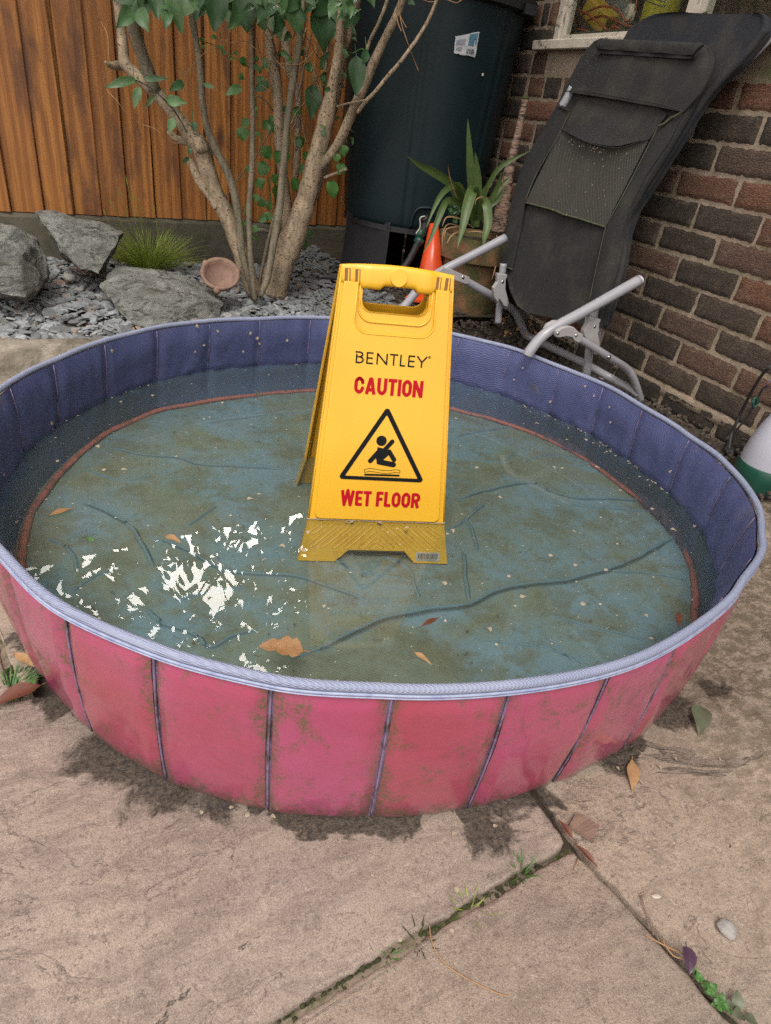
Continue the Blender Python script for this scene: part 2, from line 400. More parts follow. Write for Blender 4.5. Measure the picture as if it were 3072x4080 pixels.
# ---- pool materials
def m_pink():
    m, t, b = NT('pink_pool_skin'); g = G(t); co = g.co(); a = g.attr(); gm = g.attr('grime')
    n = g.noise(co, 5, 3, .5)
    col = g.mix(g.ramp(n, [(.35, 0.), (.65, 1.)]), (.300, .044, .072), (.340, .058, .130))
    col = g.mix(g.math('MULTIPLY', a, .35), col, (.37, .06, .20))
    fine = g.noise(co, 190, 5, .8); med = g.noise(g.co((1, 1, .7), (0, .4, .3)), 17, 9, .78, .7)
    th = g.math('ADD', med, g.math('MULTIPLY', gm, .15))
    msk = g.math('MULTIPLY', g.ramp(th, [(.525, 0.), (.63, 1.)]), g.ramp(fine, [(.42, 0.), (.54, 1.)]))
    col = g.mix(g.math('MULTIPLY', msk, .9), col, (.085, .070, .028))
    sp = g.math('ADD', g.noise(co, 330, 3, .8), g.math('MULTIPLY', gm, .07))
    col = g.mix(g.ramp(sp, [(.69, 0.), (.74, .8)]), col, (.055, .035, .022))
    col = g.mix(g.math('MULTIPLY', g.ramp(g.noise(g.co((1, 1, .18)), 60, 4, .6), [(.56, 0.), (.70, .45)]), gm), col, (.12, .06, .04))
    z = g.n('ShaderNodeSeparateXYZ', {0: g.co()}).outputs[2]
    low = g.math('MULTIPLY', g.ramp(z, [(.0, 1.), (.06, 0.)]), g.ramp(g.noise(co, 80, 7, .85), [(.42, 0.), (.54, .95)]))
    col = g.mix(low, col, (.05, .034, .022))
    g.out(b, col, g.math('ADD', .30, g.math('MULTIPLY', msk, .45)), g.bump(g.math('ADD', g.noise(co, 9, 4, .6), g.math('MULTIPLY', fine, .01)), .45, .010))
    b.inputs['Coat Weight'].default_value = .75; b.inputs['Coat Roughness'].default_value = .13; return m
MT['pink'] = m_pink()
def weave(g, scale, ang=.78):
    c1 = g.n('ShaderNodeTexWave', {'Vector': g.co((1, 1, 1)), 'Scale': scale, 'Distortion': 0.}, wave_type='BANDS', bands_direction='DIAGONAL').outputs['Fac']
    c2 = g.n('ShaderNodeTexWave', {'Vector': g.co((-1, -1, 1)), 'Scale': scale, 'Distortion': 0.}, wave_type='BANDS', bands_direction='DIAGONAL').outputs['Fac']
    return g.math('MULTIPLY', c1, c2)
def m_liner(name, c1, c2, sc_=110, dirt=(.16, .13, .09), dp=(.60, .74), rough=.55):
    m, t, b = NT(name); g = G(t); co = g.co()
    w_ = weave(g, sc_); col = g.mix(g.ramp(g.noise(co, 6, 4), [(.3, 0.), (.7, 1.)]), c1, c2)
    col = g.mix(g.math('MULTIPLY', w_, .5), col, tuple(min(1, x * 1.8) for x in c1))
    col = g.mix(g.ramp(g.noise(co, 9, 7, .75), [(dp[0], 0.), (dp[1], .6)]), col, dirt)
    g.out(b, col, rough, g.bump(g.math('ADD', w_, g.math('MULTIPLY', g.noise(co, 14, 3), 3.)), .6, .0016)); return m
MT['liner'] = m_liner('navy_liner', (.050, .060, .155), (.074, .088, .200))
def m_lwall():
    m = m_liner('navy_liner_wall', (.050, .060, .155), (.074, .088, .200)); t = m.node_tree; g = G(t); b = t.nodes['Principled BSDF']
    up = b.inputs['Base Color'].links[0].from_socket
    low = g.mix(g.ramp(g.noise(g.co(), 10, 6, .7), [(.4, 0.), (.65, 1.)]), (.075, .118, .235), (.085, .115, .175))
    t.links.new(g.mix(g.ramp(g.attr(), [(.4, 0.), (.6, 1.)]), up, low), b.inputs['Base Color']); return m
MT['liner_wall'] = m_lwall()
MT['piping'] = m_liner('pale_blue_piping', (.185, .21, .315), (.24, .265, .37), 160, (.30, .22, .2), (.64, .76), .5)
MT['hem'] = simple('white_blue_hem', (.34, .38, .52), (.20, .24, .40), 60, .4, .4, 300, .001)
MT['seam'] = simple('violet_seam', (.23, .165, .29), (.17, .12, .20), 20, .4, .3, 200, .001, dirt=(.05, .04, .03), dscale=30, dpos=(.45, .65))
MT['ring'] = simple('coral_floor_piping', (.40, .10, .075), (.30, .085, .06), 30, .6, .4, 150, .001, dirt=(.11, .06, .035), dscale=40, dpos=(.5, .62))
def m_floor():
    m, t, b = NT('algae_stained_floor'); g = G(t); co = g.co()
    n = g.noise(co, 4.6, 8, .66, .5); n2 = g.noise(co, 11, 9, .75, .3); f = g.noise(co, 150, 5, .8); st = g.noise(g.co((1, 2.2, 1), (0, 0, .4)), 24, 9, .75, .8)
    col = g.mix(g.ramp(n, [(.42, 0.), (.58, 1.)]), (.115, .180, .215), (.125, .135, .090))
    col = g.mix(g.ramp(n2, [(.47, 0.), (.60, .75)]), col, (.088, .080, .036))
    col = g.mix(g.math('MULTIPLY', g.ramp(st, [(.58, 0.), (.68, .9)]), g.ramp(f, [(.35, 0.), (.55, 1.)])), col, (.045, .033, .012))
    col = g.mix(g.ramp(f, [(.60, 0.), (.72, .6)]), col, (.055, .042, .02))
    col = g.mix(g.math('MULTIPLY', weave(g, 80), .22), col, (.2, .3, .32))
    col = g.mix(g.ramp(g.attr(), [(.10, 0.), (.45, .75), (.55, .75), (1., .75)]), col, g.mix(g.ramp(g.attr(), [(.55, 0.), (.95, 1.)]), (.080, .150, .190), (.008, .018, .022)))  # fold shadow and dirt painted dark beside each crease, ridge clean blue
    sd = g.noise(g.co((1, 1.6, 1), (0, 0, -.3)), 33, 9, .8, .4); col = g.mix(g.ramp(sd, [(.60, 0.), (.67, .9)]), col, (.035, .028, .010))
    g.out(b, col, .7, g.bump(g.noise(co, 9, 3, .5), .3, .008)); return m
MT['floor'] = m_floor()
def m_water():
    m, t, b = NT('pool_water'); g = G(t)
    t.nodes.remove(b)
    n = g.noise(g.co(), 7, 2, .5); nb = g.bump(n, .018, .01)
    fr = g.n('ShaderNodeFresnel', {'IOR': 1.36, 'Normal': nb}).outputs[0]
    gl = g.n('ShaderNodeBsdfGlossy', {'Roughness': .0, 'Color': (1, 1, 1, 1), 'Normal': nb})
    tr = g.n('ShaderNodeBsdfTransparent', {'Color': (.93, .99, .99, 1)})
    df = g.n('ShaderNodeBsdfDiffuse', {'Color': (.33, .38, .33, 1)})
    x = g.n('ShaderNodeMixShader', {0: .062, 1: tr.outputs[0], 2: df.outputs[0]})
    y = g.n('ShaderNodeMixShader', {0: fr, 1: x.outputs[0], 2: gl.outputs[0]})
    t.links.new(y.outputs[0], t.nodes['Material Output'].inputs[0]); return m
MT['water'] = m_water()
# ---- object materials
MT['yellow'] = simple('yellow_plastic', (.70, .39, .022), (.64, .345, .018), 5, .34, .15, 200, .0004, dirt=(.26, .15, .03), dscale=110, dpos=(.67, .76))
MT['black'] = simple('black_print', (.004, .004, .005), (.006, .006, .007), 30, .6, 0, spec=.15)
MT['red'] = simple('red_print', (.40, .003, .014), (.36, .003, .012), 30, .6, 0, spec=.15)
MT['sticker'] = simple('grey_sticker', (.42, .40, .36), (.36, .34, .30), 60, .5, .1)
MT['butt'] = simple('dark_green_plastic', (.0038, .0115, .0150), (.0052, .0145, .0180), 6, .5, .2, 60, .001, dirt=(.03, .032, .03), dscale=160, dpos=(.7, .8))
MT['butt'].node_tree.nodes['Principled BSDF'].inputs['Specular IOR Level'].default_value = .28
MT['stand'] = simple('black_plastic', (.007, .007, .010), (.010, .010, .013), 12, .5, .3, 90, .002, dirt=(.05, .05, .05), dscale=120, dpos=(.66, .8))
MT['rubber'] = simple('black_rubber', (.010, .010, .011), (.015, .015, .016), 30, .6, .2)
MT['cone'] = simple('orange_cone_plastic', (.66, .075, .018), (.58, .06, .015), 15, .3, .1, 90, .001, dirt=(.3, .05, .02), dscale=60, dpos=(.64, .8))
MT['terra'] = simple('mossy_terracotta', (.24, .115, .06), (.17, .085, .045), 14, .9, .8, 90, .004, dirt=(.06, .062, .02), dscale=9, dpos=(.38, .58))
MT['clay'] = simple('clay_bowl', (.25, .155, .115), (.17, .10, .078), 26, .85, .9, 110, .003, dirt=(.12, .085, .065), dscale=40, dpos=(.5, .66))
MT['redbrick'] = simple('dark_red_brick', (.11, .042, .036), (.075, .034, .032), 20, .85, .9, 80, .004, dirt=(.03, .025, .022), dscale=30)
MT['tube'] = simple('grey_painted_tube', (.30, .30, .335), (.26, .26, .29), 12, .32, .1, 150, .0006, dirt=(.20, .14, .09), dscale=30, dpos=(.66, .74))
MT['bracket'] = simple('grey_plastic_bracket', (.36, .35, .355), (.31, .30, .31), 25, .5, .15, 200, .0006, dirt=(.16, .15, .13), dscale=60, dpos=(.6, .75))
MT['steel'] = simple('steel_screw', (.5, .5, .5), (.35, .35, .35), 60, .25, 0, metal=1)
MT['green'] = simple('green_plastic', (.008, .070, .048), (.006, .055, .038), 15, .4, .1, 100, .001, dirt=(.03, .05, .04), dscale=120, dpos=(.62, .75))
MT['hdpe'] = simple('milky_plastic', (.40, .41, .48), (.34, .35, .42), 6, .45, .15, 60, .001, dirt=(.20, .19, .18), dscale=110, dpos=(.62, .74))
def m_fabric(name, c, sc_=320, mesh=False):
    m, t, b = NT(name); g = G(t); co = g.co()
    w_ = weave(g, sc_); col = g.mix(g.ramp(g.noise(co, 5, 5, .6), [(.35, 0.), (.7, 1.)]), c, tuple(x * .72 for x in c))
    hi = (.115, .105, .082) if mesh else tuple(x * 2.0 for x in c)
    col = g.mix(g.math('MULTIPLY', w_, 1. if mesh else .5), col, hi)
    col = g.mix(g.ramp(g.noise(co, 300, 3, .7), [(.68, 0.), (.76, .6)]), col, (.2, .18, .15))
    col = g.mix(g.ramp(g.noise(co, 8, 6, .7), [(.48, 0.), (.66, .5)]), col, (.050, .046, .036))
    g.out(b, col, .85, g.bump(w_, .6, .001)); return m
MT['fabric'] = m_fabric('charcoal_fabric', (.0135, .0135, .0140))
MT['fabric_blue'] = m_fabric('navy_black_fabric', (.010, .0115, .018))
MT['mesh'] = m_fabric('dark_mesh_fabric', (.012, .012, .015), 85, True)
MT['flap'] = simple('black_felt', (.008, .008, .009), (.012, .012, .013), 40, .95, .3)
MT['trim'] = simple('olive_piping', (.085, .095, .045), (.05, .055, .03), 50, .8, .3)
# ================================================================ SETTING
def structure(o): o['kind'] = 'structure'; return o
# ground below everything
mb = MB(); n = 60
for i in range(n + 1):
    for j in range(n + 1):
        x = -40 + 80 * i / n; y = -40 + 80 * j / n; mb.v.append((x, y, -.017 if abs(x) < 3 and abs(y) < 5 else -.02)); mb.c.append(.5)
mb.f = [(i * (n + 1) + j, (i + 1) * (n + 1) + j, (i + 1) * (n + 1) + j + 1, i * (n + 1) + j + 1) for i in range(n) for j in range(n)]; mb.m = [0] * len(mb.f)
structure(mb.build('ground', MT['soil']))
# paving slabs: polygons in plan with ragged edges, 40 mm thick
def slab(mb, pts, col, inset=.0, top=0., dens=.012):
    ar = sum(pts[i][0] * pts[(i + 1) % len(pts)][1] - pts[(i + 1) % len(pts)][0] * pts[i][1] for i in range(len(pts)))
    if ar < 0: pts = pts[::-1]
    k = len(pts); cen = sum((V(p) for p in pts), V((0, 0))) / k; edge = []
    for i in range(k):
        a, b = V(pts[i]), V(pts[(i + 1) % k]); L_ = (b - a).length; m = max(2, int(L_ / dens)); m = min(m, 160)
        nn = V((-(b - a).y, (b - a).x)).normalized()
        for j in range(m):
            p = a.lerp(b, j / m)
            w_ = .0060 * noise.noise(V((p.x * 14, p.y * 14, col * 50))) + .0035 * noise.noise(V((p.x * 60, p.y * 60, 3)))
            c_ = min(j, m - j) * L_ / m
            edge.append(p + nn * (w_ + .0 + (.005 * max(0, 1 - c_ / .014))))
    vs = []; rings = ((0, -.045), (0, -.005), (.0025, -.0012), (.007, 0))
    for ins, z in rings:
        for p in edge:
            d = (cen - p).normalized(); q = p + d * ins
            zz = z + .003 * noise.noise(V((p.x * 30, p.y * 30, 7))) * (1 if z > -.02 else 0)
            vs.append((q.x, q.y, top + zz))
    m = len(edge); fs = []
    for r in range(3):
        for j in range(m): fs.append((r * m + j, r * m + (j + 1) % m, (r + 1) * m + (j + 1) % m, (r + 1) * m + j))
    fs.append(tuple(3 * m + j for j in range(m)))
    mb.add(vs, fs, col)
def g2(x, y): p = PZ(x, y, 0); return (p.x, p.y)
mb = MB()
J0 = V(g2(1235, 1822)); JA = V(g2(1168, 1715)); JE = V(g2(1480, 2062)); JF = V(g2(1600, 2212)); JB = V(g2(1000, 1957)); JC = V(g2(595, 2212))
dA = (JA - J0).normalized(); dE = (JF - J0).normalized(); dB = (JC - J0).normalized()
gp = .0050
def sh(p, d, s): return V((p[0] - d[1] * s, p[1] + d[0] * s))
farE = J0 + dE * 1.4; farA = J0 + dA * 1.05; farB = J0 + dB * 1.9
# left/top big slab (front-left): bounded by joint B (below), joint A (right)
lft = V(g2(-900, 1560)); 
tl1 = V(g2(105, 1497)); tl0 = V(g2(-120, 1545))
nb = V((-dB.y, dB.x)); nb = nb if nb.y > 0 else -nb          # towards the pool
na = V((-dA.y, dA.x)); na = na if na.x > 0 else -na          # towards the wall
ne = V((-dE.y, dE.x)); ne = ne if ne.x > 0 else -ne
K1 = J0 - na * gp + nb * gp
slab(mb, [tuple(K1), (K1.x, .785), tuple(tl1), tuple(tl0), tuple(V((-1.6, .70))), tuple(farB + nb * gp)], .10)
slab(mb, [(K1.x, .80), (K1.x, 1.35), (-.0, 1.35), tuple(tl1 + V((.02, .014)))], .35)
# bottom middle slab
K2 = J0 - ne * gp - nb * gp
slab(mb, [tuple(K2), tuple(farB - nb * gp), (-1.7, -1.2), (.2, -1.4), tuple(farE - ne * gp)], .62)
# right slab
ry = V(g2(1655, 1205)); ry2 = V(g2(1900, 1330))
K3 = J0 + na * gp
slab(mb, [tuple(farE + ne * gp), (2.6, -1.6), (2.6, .70), tuple(V((1.55, .755))), (J0.x + .006, .80), tuple(K3)], .85)
slab(mb, [(J0.x + .006, .82), tuple(V((1.55, .775))), (2.6, .72), (2.6, 1.5), (1.66, 1.5), (1.56, 1.75), (J0.x + .006, 1.75)], .55)
# slabs at the far left
a0, a1 = V(g2(38, 1500)), V(g2(2, 1400))
lj = (a1 - a0).normalized()
slab(mb, [tuple(tl1 + V((-.018, .018))), (.02, 1.7), (.02, 2.13), (-.33, 2.13), tuple(a0 + lj * .7 + V((.006, 0))), tuple(a0 + V((.006, .006)))], .75)
slab(mb, [tuple(a0 + V((-.007, .006))), tuple(a0 + lj * .7 + V((-.007, 0))), (-.36, 2.13), (-1.4, 2.13), (-1.6, .72), tuple(tl0 + V((-.3, .01)))], .25)
slab(mb, [(.03, 1.37), (J0.x - .01, 1.37), (J0.x - .01, 2.1), (.03, 2.1)], .4)
slab(mb, [(J0.x + .006, 1.77), (1.5, 1.77), (1.35, 2.1), (J0.x + .006, 2.1)], .4)
structure(mb.build('paving', MT['paving'], smooth=True, angle=60))
# raised bed soil and the strip by the wall
def sheet(name, x0, x1, y0, y1, zf, mat, nx=60, ny=60):
    mb = MB()
    for i in range(nx + 1):
        for j in range(ny + 1):
            x = x0 + (x1 - x0) * i / nx; y = y0 + (y1 - y0) * j / ny
            mb.v.append((x, y, zf(x, y))); mb.c.append(.5)
    mb.f = [(i * (ny + 1) + j, (i + 1) * (ny + 1) + j, (i + 1) * (ny + 1) + j + 1, i * (ny + 1) + j + 1) for i in range(nx) for j in range(ny)]; mb.m = [0] * len(mb.f)
    return mb.build(name, mat)
def sst(t): t = min(1, max(0, t)); return t * t * (3 - 2 * t)
def bedz(x, y): return .062 + .115 * sst((x - .85) / .33) + .02 * (noise.noise(V((x * 3, y * 3, 0))) + .5) + .012 * noise.noise(V((x * 11, y * 11, 2)))
structure(sheet('planting_bed_soil', -1.6, 1.684, 2.19, 3.75, bedz, MT['soil']))
def edgez(x, y): return .098 + .012 * noise.noise(V((x * 9, y * 9, 5))) + .035 * sst((x - 1.5) / .17) + .05 * sst((y - 1.9) / .25)
EDGE = []
# kerb
def kerb_mb(x0, x1, y0, y1, zt, th):
    mb = MB(); n = 40; vs = []
    for i in range(n + 1):
        t = i / n; x = x0 + (x1 - x0) * t; y = y0 + (y1 - y0) * t
        for dy, z in ((0, -.04), (0, zt - .014), (.012, zt), (th - .012, zt), (th, zt - .014), (th, -.04)):
            q = .006 * noise.noise(V((x * 12, dy * 80, z * 40)))
            vs.append((x, y + dy + q, z + (q if z > 0 else 0)))
    fs = [(i * 6 + j, (i + 1) * 6 + j, (i + 1) * 6 + j + 1, i * 6 + j + 1) for i in range(n) for j in range(5)]
    fs += [tuple(range(6)), tuple(n * 6 + j for j in range(6))[::-1]]
    mb.add(vs, fs); return mb
o = kerb_mb(-1.5, .93, 2.10, 2.16, .105, .085).build('kerb', MT['kerb'], angle=50); structure(o)
MT['litter'] = simple('dark_litter', (.045, .036, .028), (.085, .07, .058), 60, .9, .6, 200, .003, dirt=(.10, .06, .035), dscale=70, dpos=(.55, .62))
# ---------------------------------------------------------------- slate chippings
def chips(name, N, xr, yr, zf, smin, smax, mat, cr=(0, 1), seed=1, ok=lambda x, y: True, thick=.28, tilt=.45):
    r = random.Random(seed); mb = MB(); k = 0
    while k < N:
        x = r.uniform(*xr); y = r.uniform(*yr)
        if not ok(x, y): continue
        k += 1
        s = r.uniform(smin, smax) * (1 if r.random() < .85 else 1.5); m = r.choice((5, 6, 7))
        an = r.uniform(0, 6.28); el_ = r.uniform(.55, .95)
        R = Matrix.Rotation(r.uniform(-tilt, tilt), 3, 'X') @ Matrix.Rotation(r.uniform(-tilt, tilt), 3, 'Y') @ Matrix.Rotation(an, 3, 'Z')
        c_ = V((x, y, zf(x, y) + r.uniform(.0, .018)))
        top = []; bot = []
        for j in range(m):
            th = 2 * PI * j / m + r.uniform(-.25, .25); q = s * r.uniform(.75, 1.1)
            top.append(c_ + R @ V((q * math.cos(th) * .86, q * el_ * math.sin(th) * .86, s * thick)))
            bot.append(c_ + R @ V((q * math.cos(th), q * el_ * math.sin(th), 0)))
        col = r.uniform(*cr) if r.random() > .5 else r.uniform(cr[0], cr[0] + (cr[1] - cr[0]) * .7)
        mb.add(top + bot, [tuple(range(m))] + [(m + j, m + (j + 1) % m, (j + 1) % m, j) for j in range(m)], col)
    return mb.build(name, mat, smooth=True, angle=25)
o = chips('slate_chippings', 5600, (-.62, .86), (2.2, 3.42), bedz, .010, .026, MT['slate'], (0, 1), 3)
tag(chips('brown_chippings', 1700, (.84, 1.16), (2.2, 3.42), bedz, .008, .022, MT['slate'], (0, .30), 13), 'darker brownish slate chippings in front of the water butt', kind='stuff')
tag(o, 'blue grey slate chippings covering the bed under the shrub', kind='stuff')
# ---------------------------------------------------------------- fence
fence = empty('wooden_fence'); tag(fence, 'orange brown close board fence with concrete gravel board behind the shrub', 'fence')
GB = (PF(0, 463).z + PF(735, 480).z) / 2
def fpt(x, off, z): return V((x, FY0 + FS * x + off, z))
bx = [PF(u, 463).x for u in (29, 101, 163, 223, 281, 338, 394, 447)]
st = (bx[-1] - bx[1]) / 6
while bx[-1] < 1.72: bx.append(bx[-1] + st)
while bx[0] > -2.6: bx.insert(0, bx[0] - st * 1.02)
mb = MB()
for i in range(len(bx) - 1):
    a, b = bx[i] - .001, bx[i + 1] - .0065
    c_ = ((i * 0.618) % 1)
    lean = rnd.uniform(-.002, .002)
    nz_ = 24; vs = []
    for k in range(nz_ + 1):
        z = GB + (1.86 - GB) * k / nz_; wv = .0015 * math.sin(z * 5 + i * 2)
        for x, off in ((a, -.006), (b - .003, -.021), (b, -.018), (b, .010), (a, .010)):
            vs.append(fpt(x + lean * k / 3 + wv, off - .003 * (i % 2), z))
    fs = [(k * 5 + j, k * 5 + (j + 1) % 5, (k + 1) * 5 + (j + 1) % 5, (k + 1) * 5 + j) for k in range(nz_) for j in range(5)]
    fs += [(4, 3, 2, 1, 0)]
    mb.add(vs, fs, c_)
mb.box(((bx[0] + bx[-1]) / 2, FY0 + FS * (bx[0] + bx[-1]) / 2 + .0, 1), (.001, .001, .001))
vs = [fpt(x, .016, z) for x in (-2.6, 1.75) for z in (GB - .01, 1.86)]; mb.add(vs, [(0, 2, 3, 1)], .3)
mb.build('board_panel', MT['fence'], fence, smooth=True, angle=30)
mb = MB()
vs = [fpt(x, off, z) for x in (-2.6, 1.70) for off, z in ((-.022, -.03), (-.022, GB - .02), (-.012, GB - .004), (.03, GB - .004), (.03, -.03))]
mb.add(vs, [(0, 5, 6, 1), (1, 6, 7, 2), (2, 7, 8, 3), (3, 8, 9, 4), (0, 1, 2, 3, 4), (9, 8, 7, 6, 5)])
mb.build('gravel_board', MT['concrete'], fence, smooth=False)
# ---------------------------------------------------------------- brick wall
WX = 1.685
YU0, Z0 = 1.5155, .1962            # column 0 perpend and bottom of course 0
wall = empty('brick_wall'); tag(wall, 'rustic dark brown and red brick house wall with pale mortar', 'wall')
win_y1 = PX(1190, 80, WX).y; win_y0 = -.35     # window from far side to near side
sillz = PX(1151, 98, WX - .035).z
win_z0, win_z1 = sillz - .0, sillz + 1.05
tone = {(0, -1): .05, (0, 0): .42, (0, 1): .26, (1, -1.5): .5, (1, -.5): .1, (1, .5): .62, (1, 1.5): .66, (2, -1): .1, (2, 0): .52, (2, 1): .33, (3, -.5): .16, (3, .5): .3, (3, 1.5): .78,
        (4, -1): .6, (4, 0): .14, (4, 1): .86, (5, -.5): .18, (5, .5): .6, (6, -1): .08, (6, 0): .24, (6, 1): .75, (7, -.5): .76, (7, .5): .9, (8, -1): .05, (8, 0): .46, (9, -.5): .22, (10, -1): .72, (10, 0): .95, (5, -1.5): .4, (3, -1.5): .55}
mb = MB(); rb = random.Random(11)
def brick(y0, y1, z0, z1, col):
    ny, nz2 = max(2, int((y1 - y0) / .009)), 7; vs = []; fs = []
    dj = rb.uniform(-.002, .002)
    for i in range(ny + 1):
        for j in range(nz2 + 1):
            u, v = i / ny, j / nz2
            y = y0 + (y1 - y0) * u; z = z0 + (z1 - z0) * v
            e = min(u * (y1 - y0), (1 - u) * (y1 - y0), v * (z1 - z0), (1 - v) * (z1 - z0))
            if e < 1e-6:
                y += .0040 * noise.noise(V((y * 60, z * 60, 1))) + .0025 * noise.noise(V((y * 160, z * 160, 1))); z += .0040 * noise.noise(V((y * 60, z * 60, 9))) + .0025 * noise.noise(V((y * 160, z * 160, 9)))
            d = -.0055 * (1 - math.exp(-e / .0022)) + .0022 * noise.noise(V((y * 50, z * 90, 3)))
            vs.append((WX + d + dj + .004, y, z))
    fs = [(i * (nz2 + 1) + j, i * (nz2 + 1) + j + 1, (i + 1) * (nz2 + 1) + j + 1, (i + 1) * (nz2 + 1) + j) for i in range(ny) for j in range(nz2)]
    rim_ = [i * (nz2 + 1) for i in range(ny + 1)] + [ny * (nz2 + 1) + j for j in range(1, nz2 + 1)] + [i * (nz2 + 1) + nz2 for i in range(ny - 1, -1, -1)] + [j for j in range(nz2 - 1, 0, -1)]
    b0 = len(vs); vs += [(WX + .03, vs[r][1], vs[r][2]) for r in rim_]; m = len(rim_)
    fs += [(rim_[k], rim_[(k + 1) % m], b0 + (k + 1) % m, b0 + k) for k in range(m)]
    mb.add(vs, fs, col)
for c_ in range(-2, 34):
    z0 = Z0 + c_ * .075 + .0055; z1 = z0 + .0645
    for k in range(-10, 12):
        u = k + (.5 if c_ % 2 else 0)
        ya = YU0 - u * .225 - .006; yb = YU0 - (u + 1) * .225 + .006
        if ya > 3.75: continue
        segs = [(yb, ya)]
        if z1 > win_z0 - .035 and z0 < win_z1:
            out = []
            for (p, q) in segs:
                if q <= win_y0 or p >= win_y1: out.append((p, q))
                else:
                    if p < win_y0 - .02: out.append((p, win_y0))
                    if q > win_y1 + .02: out.append((win_y1, q))
            segs = out
        t_ = tone.get((c_, u), rb.choice((.05, .12, .2, .3, .5, .6, .75, .9)))
        if c_ < 0: t_ = 0.
        if u < -1.6 and (c_ % 3 == 1): # snapped headers near the corner
            for (p, q) in segs: brick(p, p + (q - p) * .46, z0, z1, .75); brick(p + (q - p) * .56, q, z0, z1, .12)
            continue
        for (p, q) in segs: brick(p, q, z0, z1, t_)
mb.build('brick_face', MT['brick'], wall, smooth=True, angle=50)
# mortar: a rough sheet just behind the brick faces (with the window left open)
def mortar(y0, y1, z0, z1):
    mb = MB(); ny = max(2, int((y1 - y0) / .02)); nz2 = max(2, int((z1 - z0) / .015)); vs = []
    for i in range(ny + 1):
        for j in range(nz2 + 1):
            y = y0 + (y1 - y0) * i / ny; z = z0 + (z1 - z0) * j / nz2
            vs.append((WX + .0045 + .0022 * noise.noise(V((y * 60, z * 60, 0))) + .001 * noise.noise(V((y * 170, z * 170, 4))), y, z))
    mb.add(vs, [(i * (nz2 + 1) + j, i * (nz2 + 1) + j + 1, (i + 1) * (nz2 + 1) + j + 1, (i + 1) * (nz2 + 1) + j) for i in range(ny) for j in range(nz2)])
    return mb
mm = MB()
for a in ((win_y1, 3.7, .02, 3.2), (-1.6, win_y0, .02, 3.2), (win_y0, win_y1, .02, win_z0), (win_y0, win_y1, win_z1, 3.2)):
    q = mortar(*a); mm.add([V(p) for p in q.v], q.f)
# band of smeared mortar over the plinth
vs = []; nn = 260
for i in range(nn + 1):
    y = -1.5 + 5.0 * i / nn
    zt = Z0 + .006 + .005 * noise.noise(V((y * 30, 0, 0))); zb_ = Z0 - .030 + .012 * noise.noise(V((y * 18, 5, 0))) + .010 * noise.noise(V((y * 60, 5, 0)))
    for k, (x, z) in enumerate(((WX + .006, zt), (WX + .002, zt - .004), (WX + .001, (zt + zb_) / 2), (WX - .001, zb_ + .003), (WX + .012, zb_))):
        vs.append((x + .0035 * noise.noise(V((y * 110, k * 3, 2))) + .002 * noise.noise(V((y * 34, k, 7))), y, z))
mm.add(vs, [(i * 5 + j, i * 5 + j + 1, (i + 1) * 5 + j + 1, (i + 1) * 5 + j) for i in range(nn) for j in range(4)])
mm.build('mortar', MT['mortar'], wall)
# wall body (thickness, returns of the opening, upper storey)
mb = MB()
mb.box((WX + .02 + .0125, (win_y1 + .02 + 3.9) / 2, 1.6), (.025, 3.9 - win_y1 - .02, 3.24))
mb.box((WX + .02 + .1, (win_y0 - 1.7) / 2, 1.6), (.2, win_y0 + 1.7 - .02, 3.24))
mb.box((WX + .12, (win_y0 + win_y1) / 2, win_z0 / 2 - .02), (.2, win_y1 - win_y0 + .04, win_z0 + .0))
mb.box((WX + .12, (win_y0 + win_y1) / 2, (win_z1 + 3.22) / 2 + .01), (.2, win_y1 - win_y0 + .04, 3.22 - win_z1))
mb.build('inner_leaf', MT['mortar'], wall, smooth=False)
# ---------------------------------------------------------------- window
win = empty('window'); tag(win, 'old white painted timber window with flaking sill above the lounger', 'window')
mb = MB(); n = 60; vs = []
y1s = PX(1151, 98, WX - .035).y; zt = sillz + .022; zb_ = sillz - .016
zt = PX(1151, 87, WX - .035).z; zb_ = PX(1151, 108, WX - .035).z
for i in range(n + 1):
    y = y1s + (-.45 - y1s) * i / n
    for k, (x, z) in enumerate(((WX + .02, zb_ + .004), (WX - .032, zb_), (WX - .036, zb_ + .003), (WX - .036, zt - .003), (WX - .032, zt), (WX + .05, zt + .016))):
        q = .0016 * noise.noise(V((y * 25, k * 7, 0)))
        vs.append((x + q, y, z + q))
fs = [(i * 6 + j, i * 6 + j + 1, (i + 1) * 6 + j + 1, (i + 1) * 6 + j) for i in range(n) for j in range(5)] + [(5, 4, 3, 2, 1, 0)]
mb.add(vs, fs); mb.build('sill', MT['white_paint'], win, smooth=True, angle=35)
FX = WX + .012
stl = PX(1186, 78, FX).y; str_ = PX(1212, 76, FX).y
mul = PX(1482, 30, FX).y, PX(1510, 30, FX).y
railz0 = zt + .006; railz1 = PX(1225, 74, FX).z
mb = MB()
def bar(y0, y1, z0, z1, x0=FX, x1=FX + .05):
    mb.box(((x0 + x1) / 2, (y0 + y1) / 2, (z0 + z1) / 2), (x1 - x0, abs(y1 - y0), abs(z1 - z0)))
bar(stl, str_ + .016, railz0, win_z1); bar(str_ + .016, str_, railz1 - .012, win_z1, FX + .008, FX + .04)
bar(str_ + .016, mul[0], railz0, railz1 - .012); bar(str_, mul[0], railz1 - .012, railz1, FX + .008, FX + .04)
bar(mul[0], mul[1], railz0, win_z1, FX - .004); bar(mul[1], win_y0 + .05, railz0, railz1 - .008)
bar(win_y0, win_y0 + .05, railz0, win_z1); bar(stl, win_y0, win_z1 - .05, win_z1 + .0, FX + .002)
o = mb.build('frame', MT['white_paint'], win, smooth=False)
bv = o.modifiers.new('b', 'BEVEL'); bv.width = .0025; bv.segments = 2
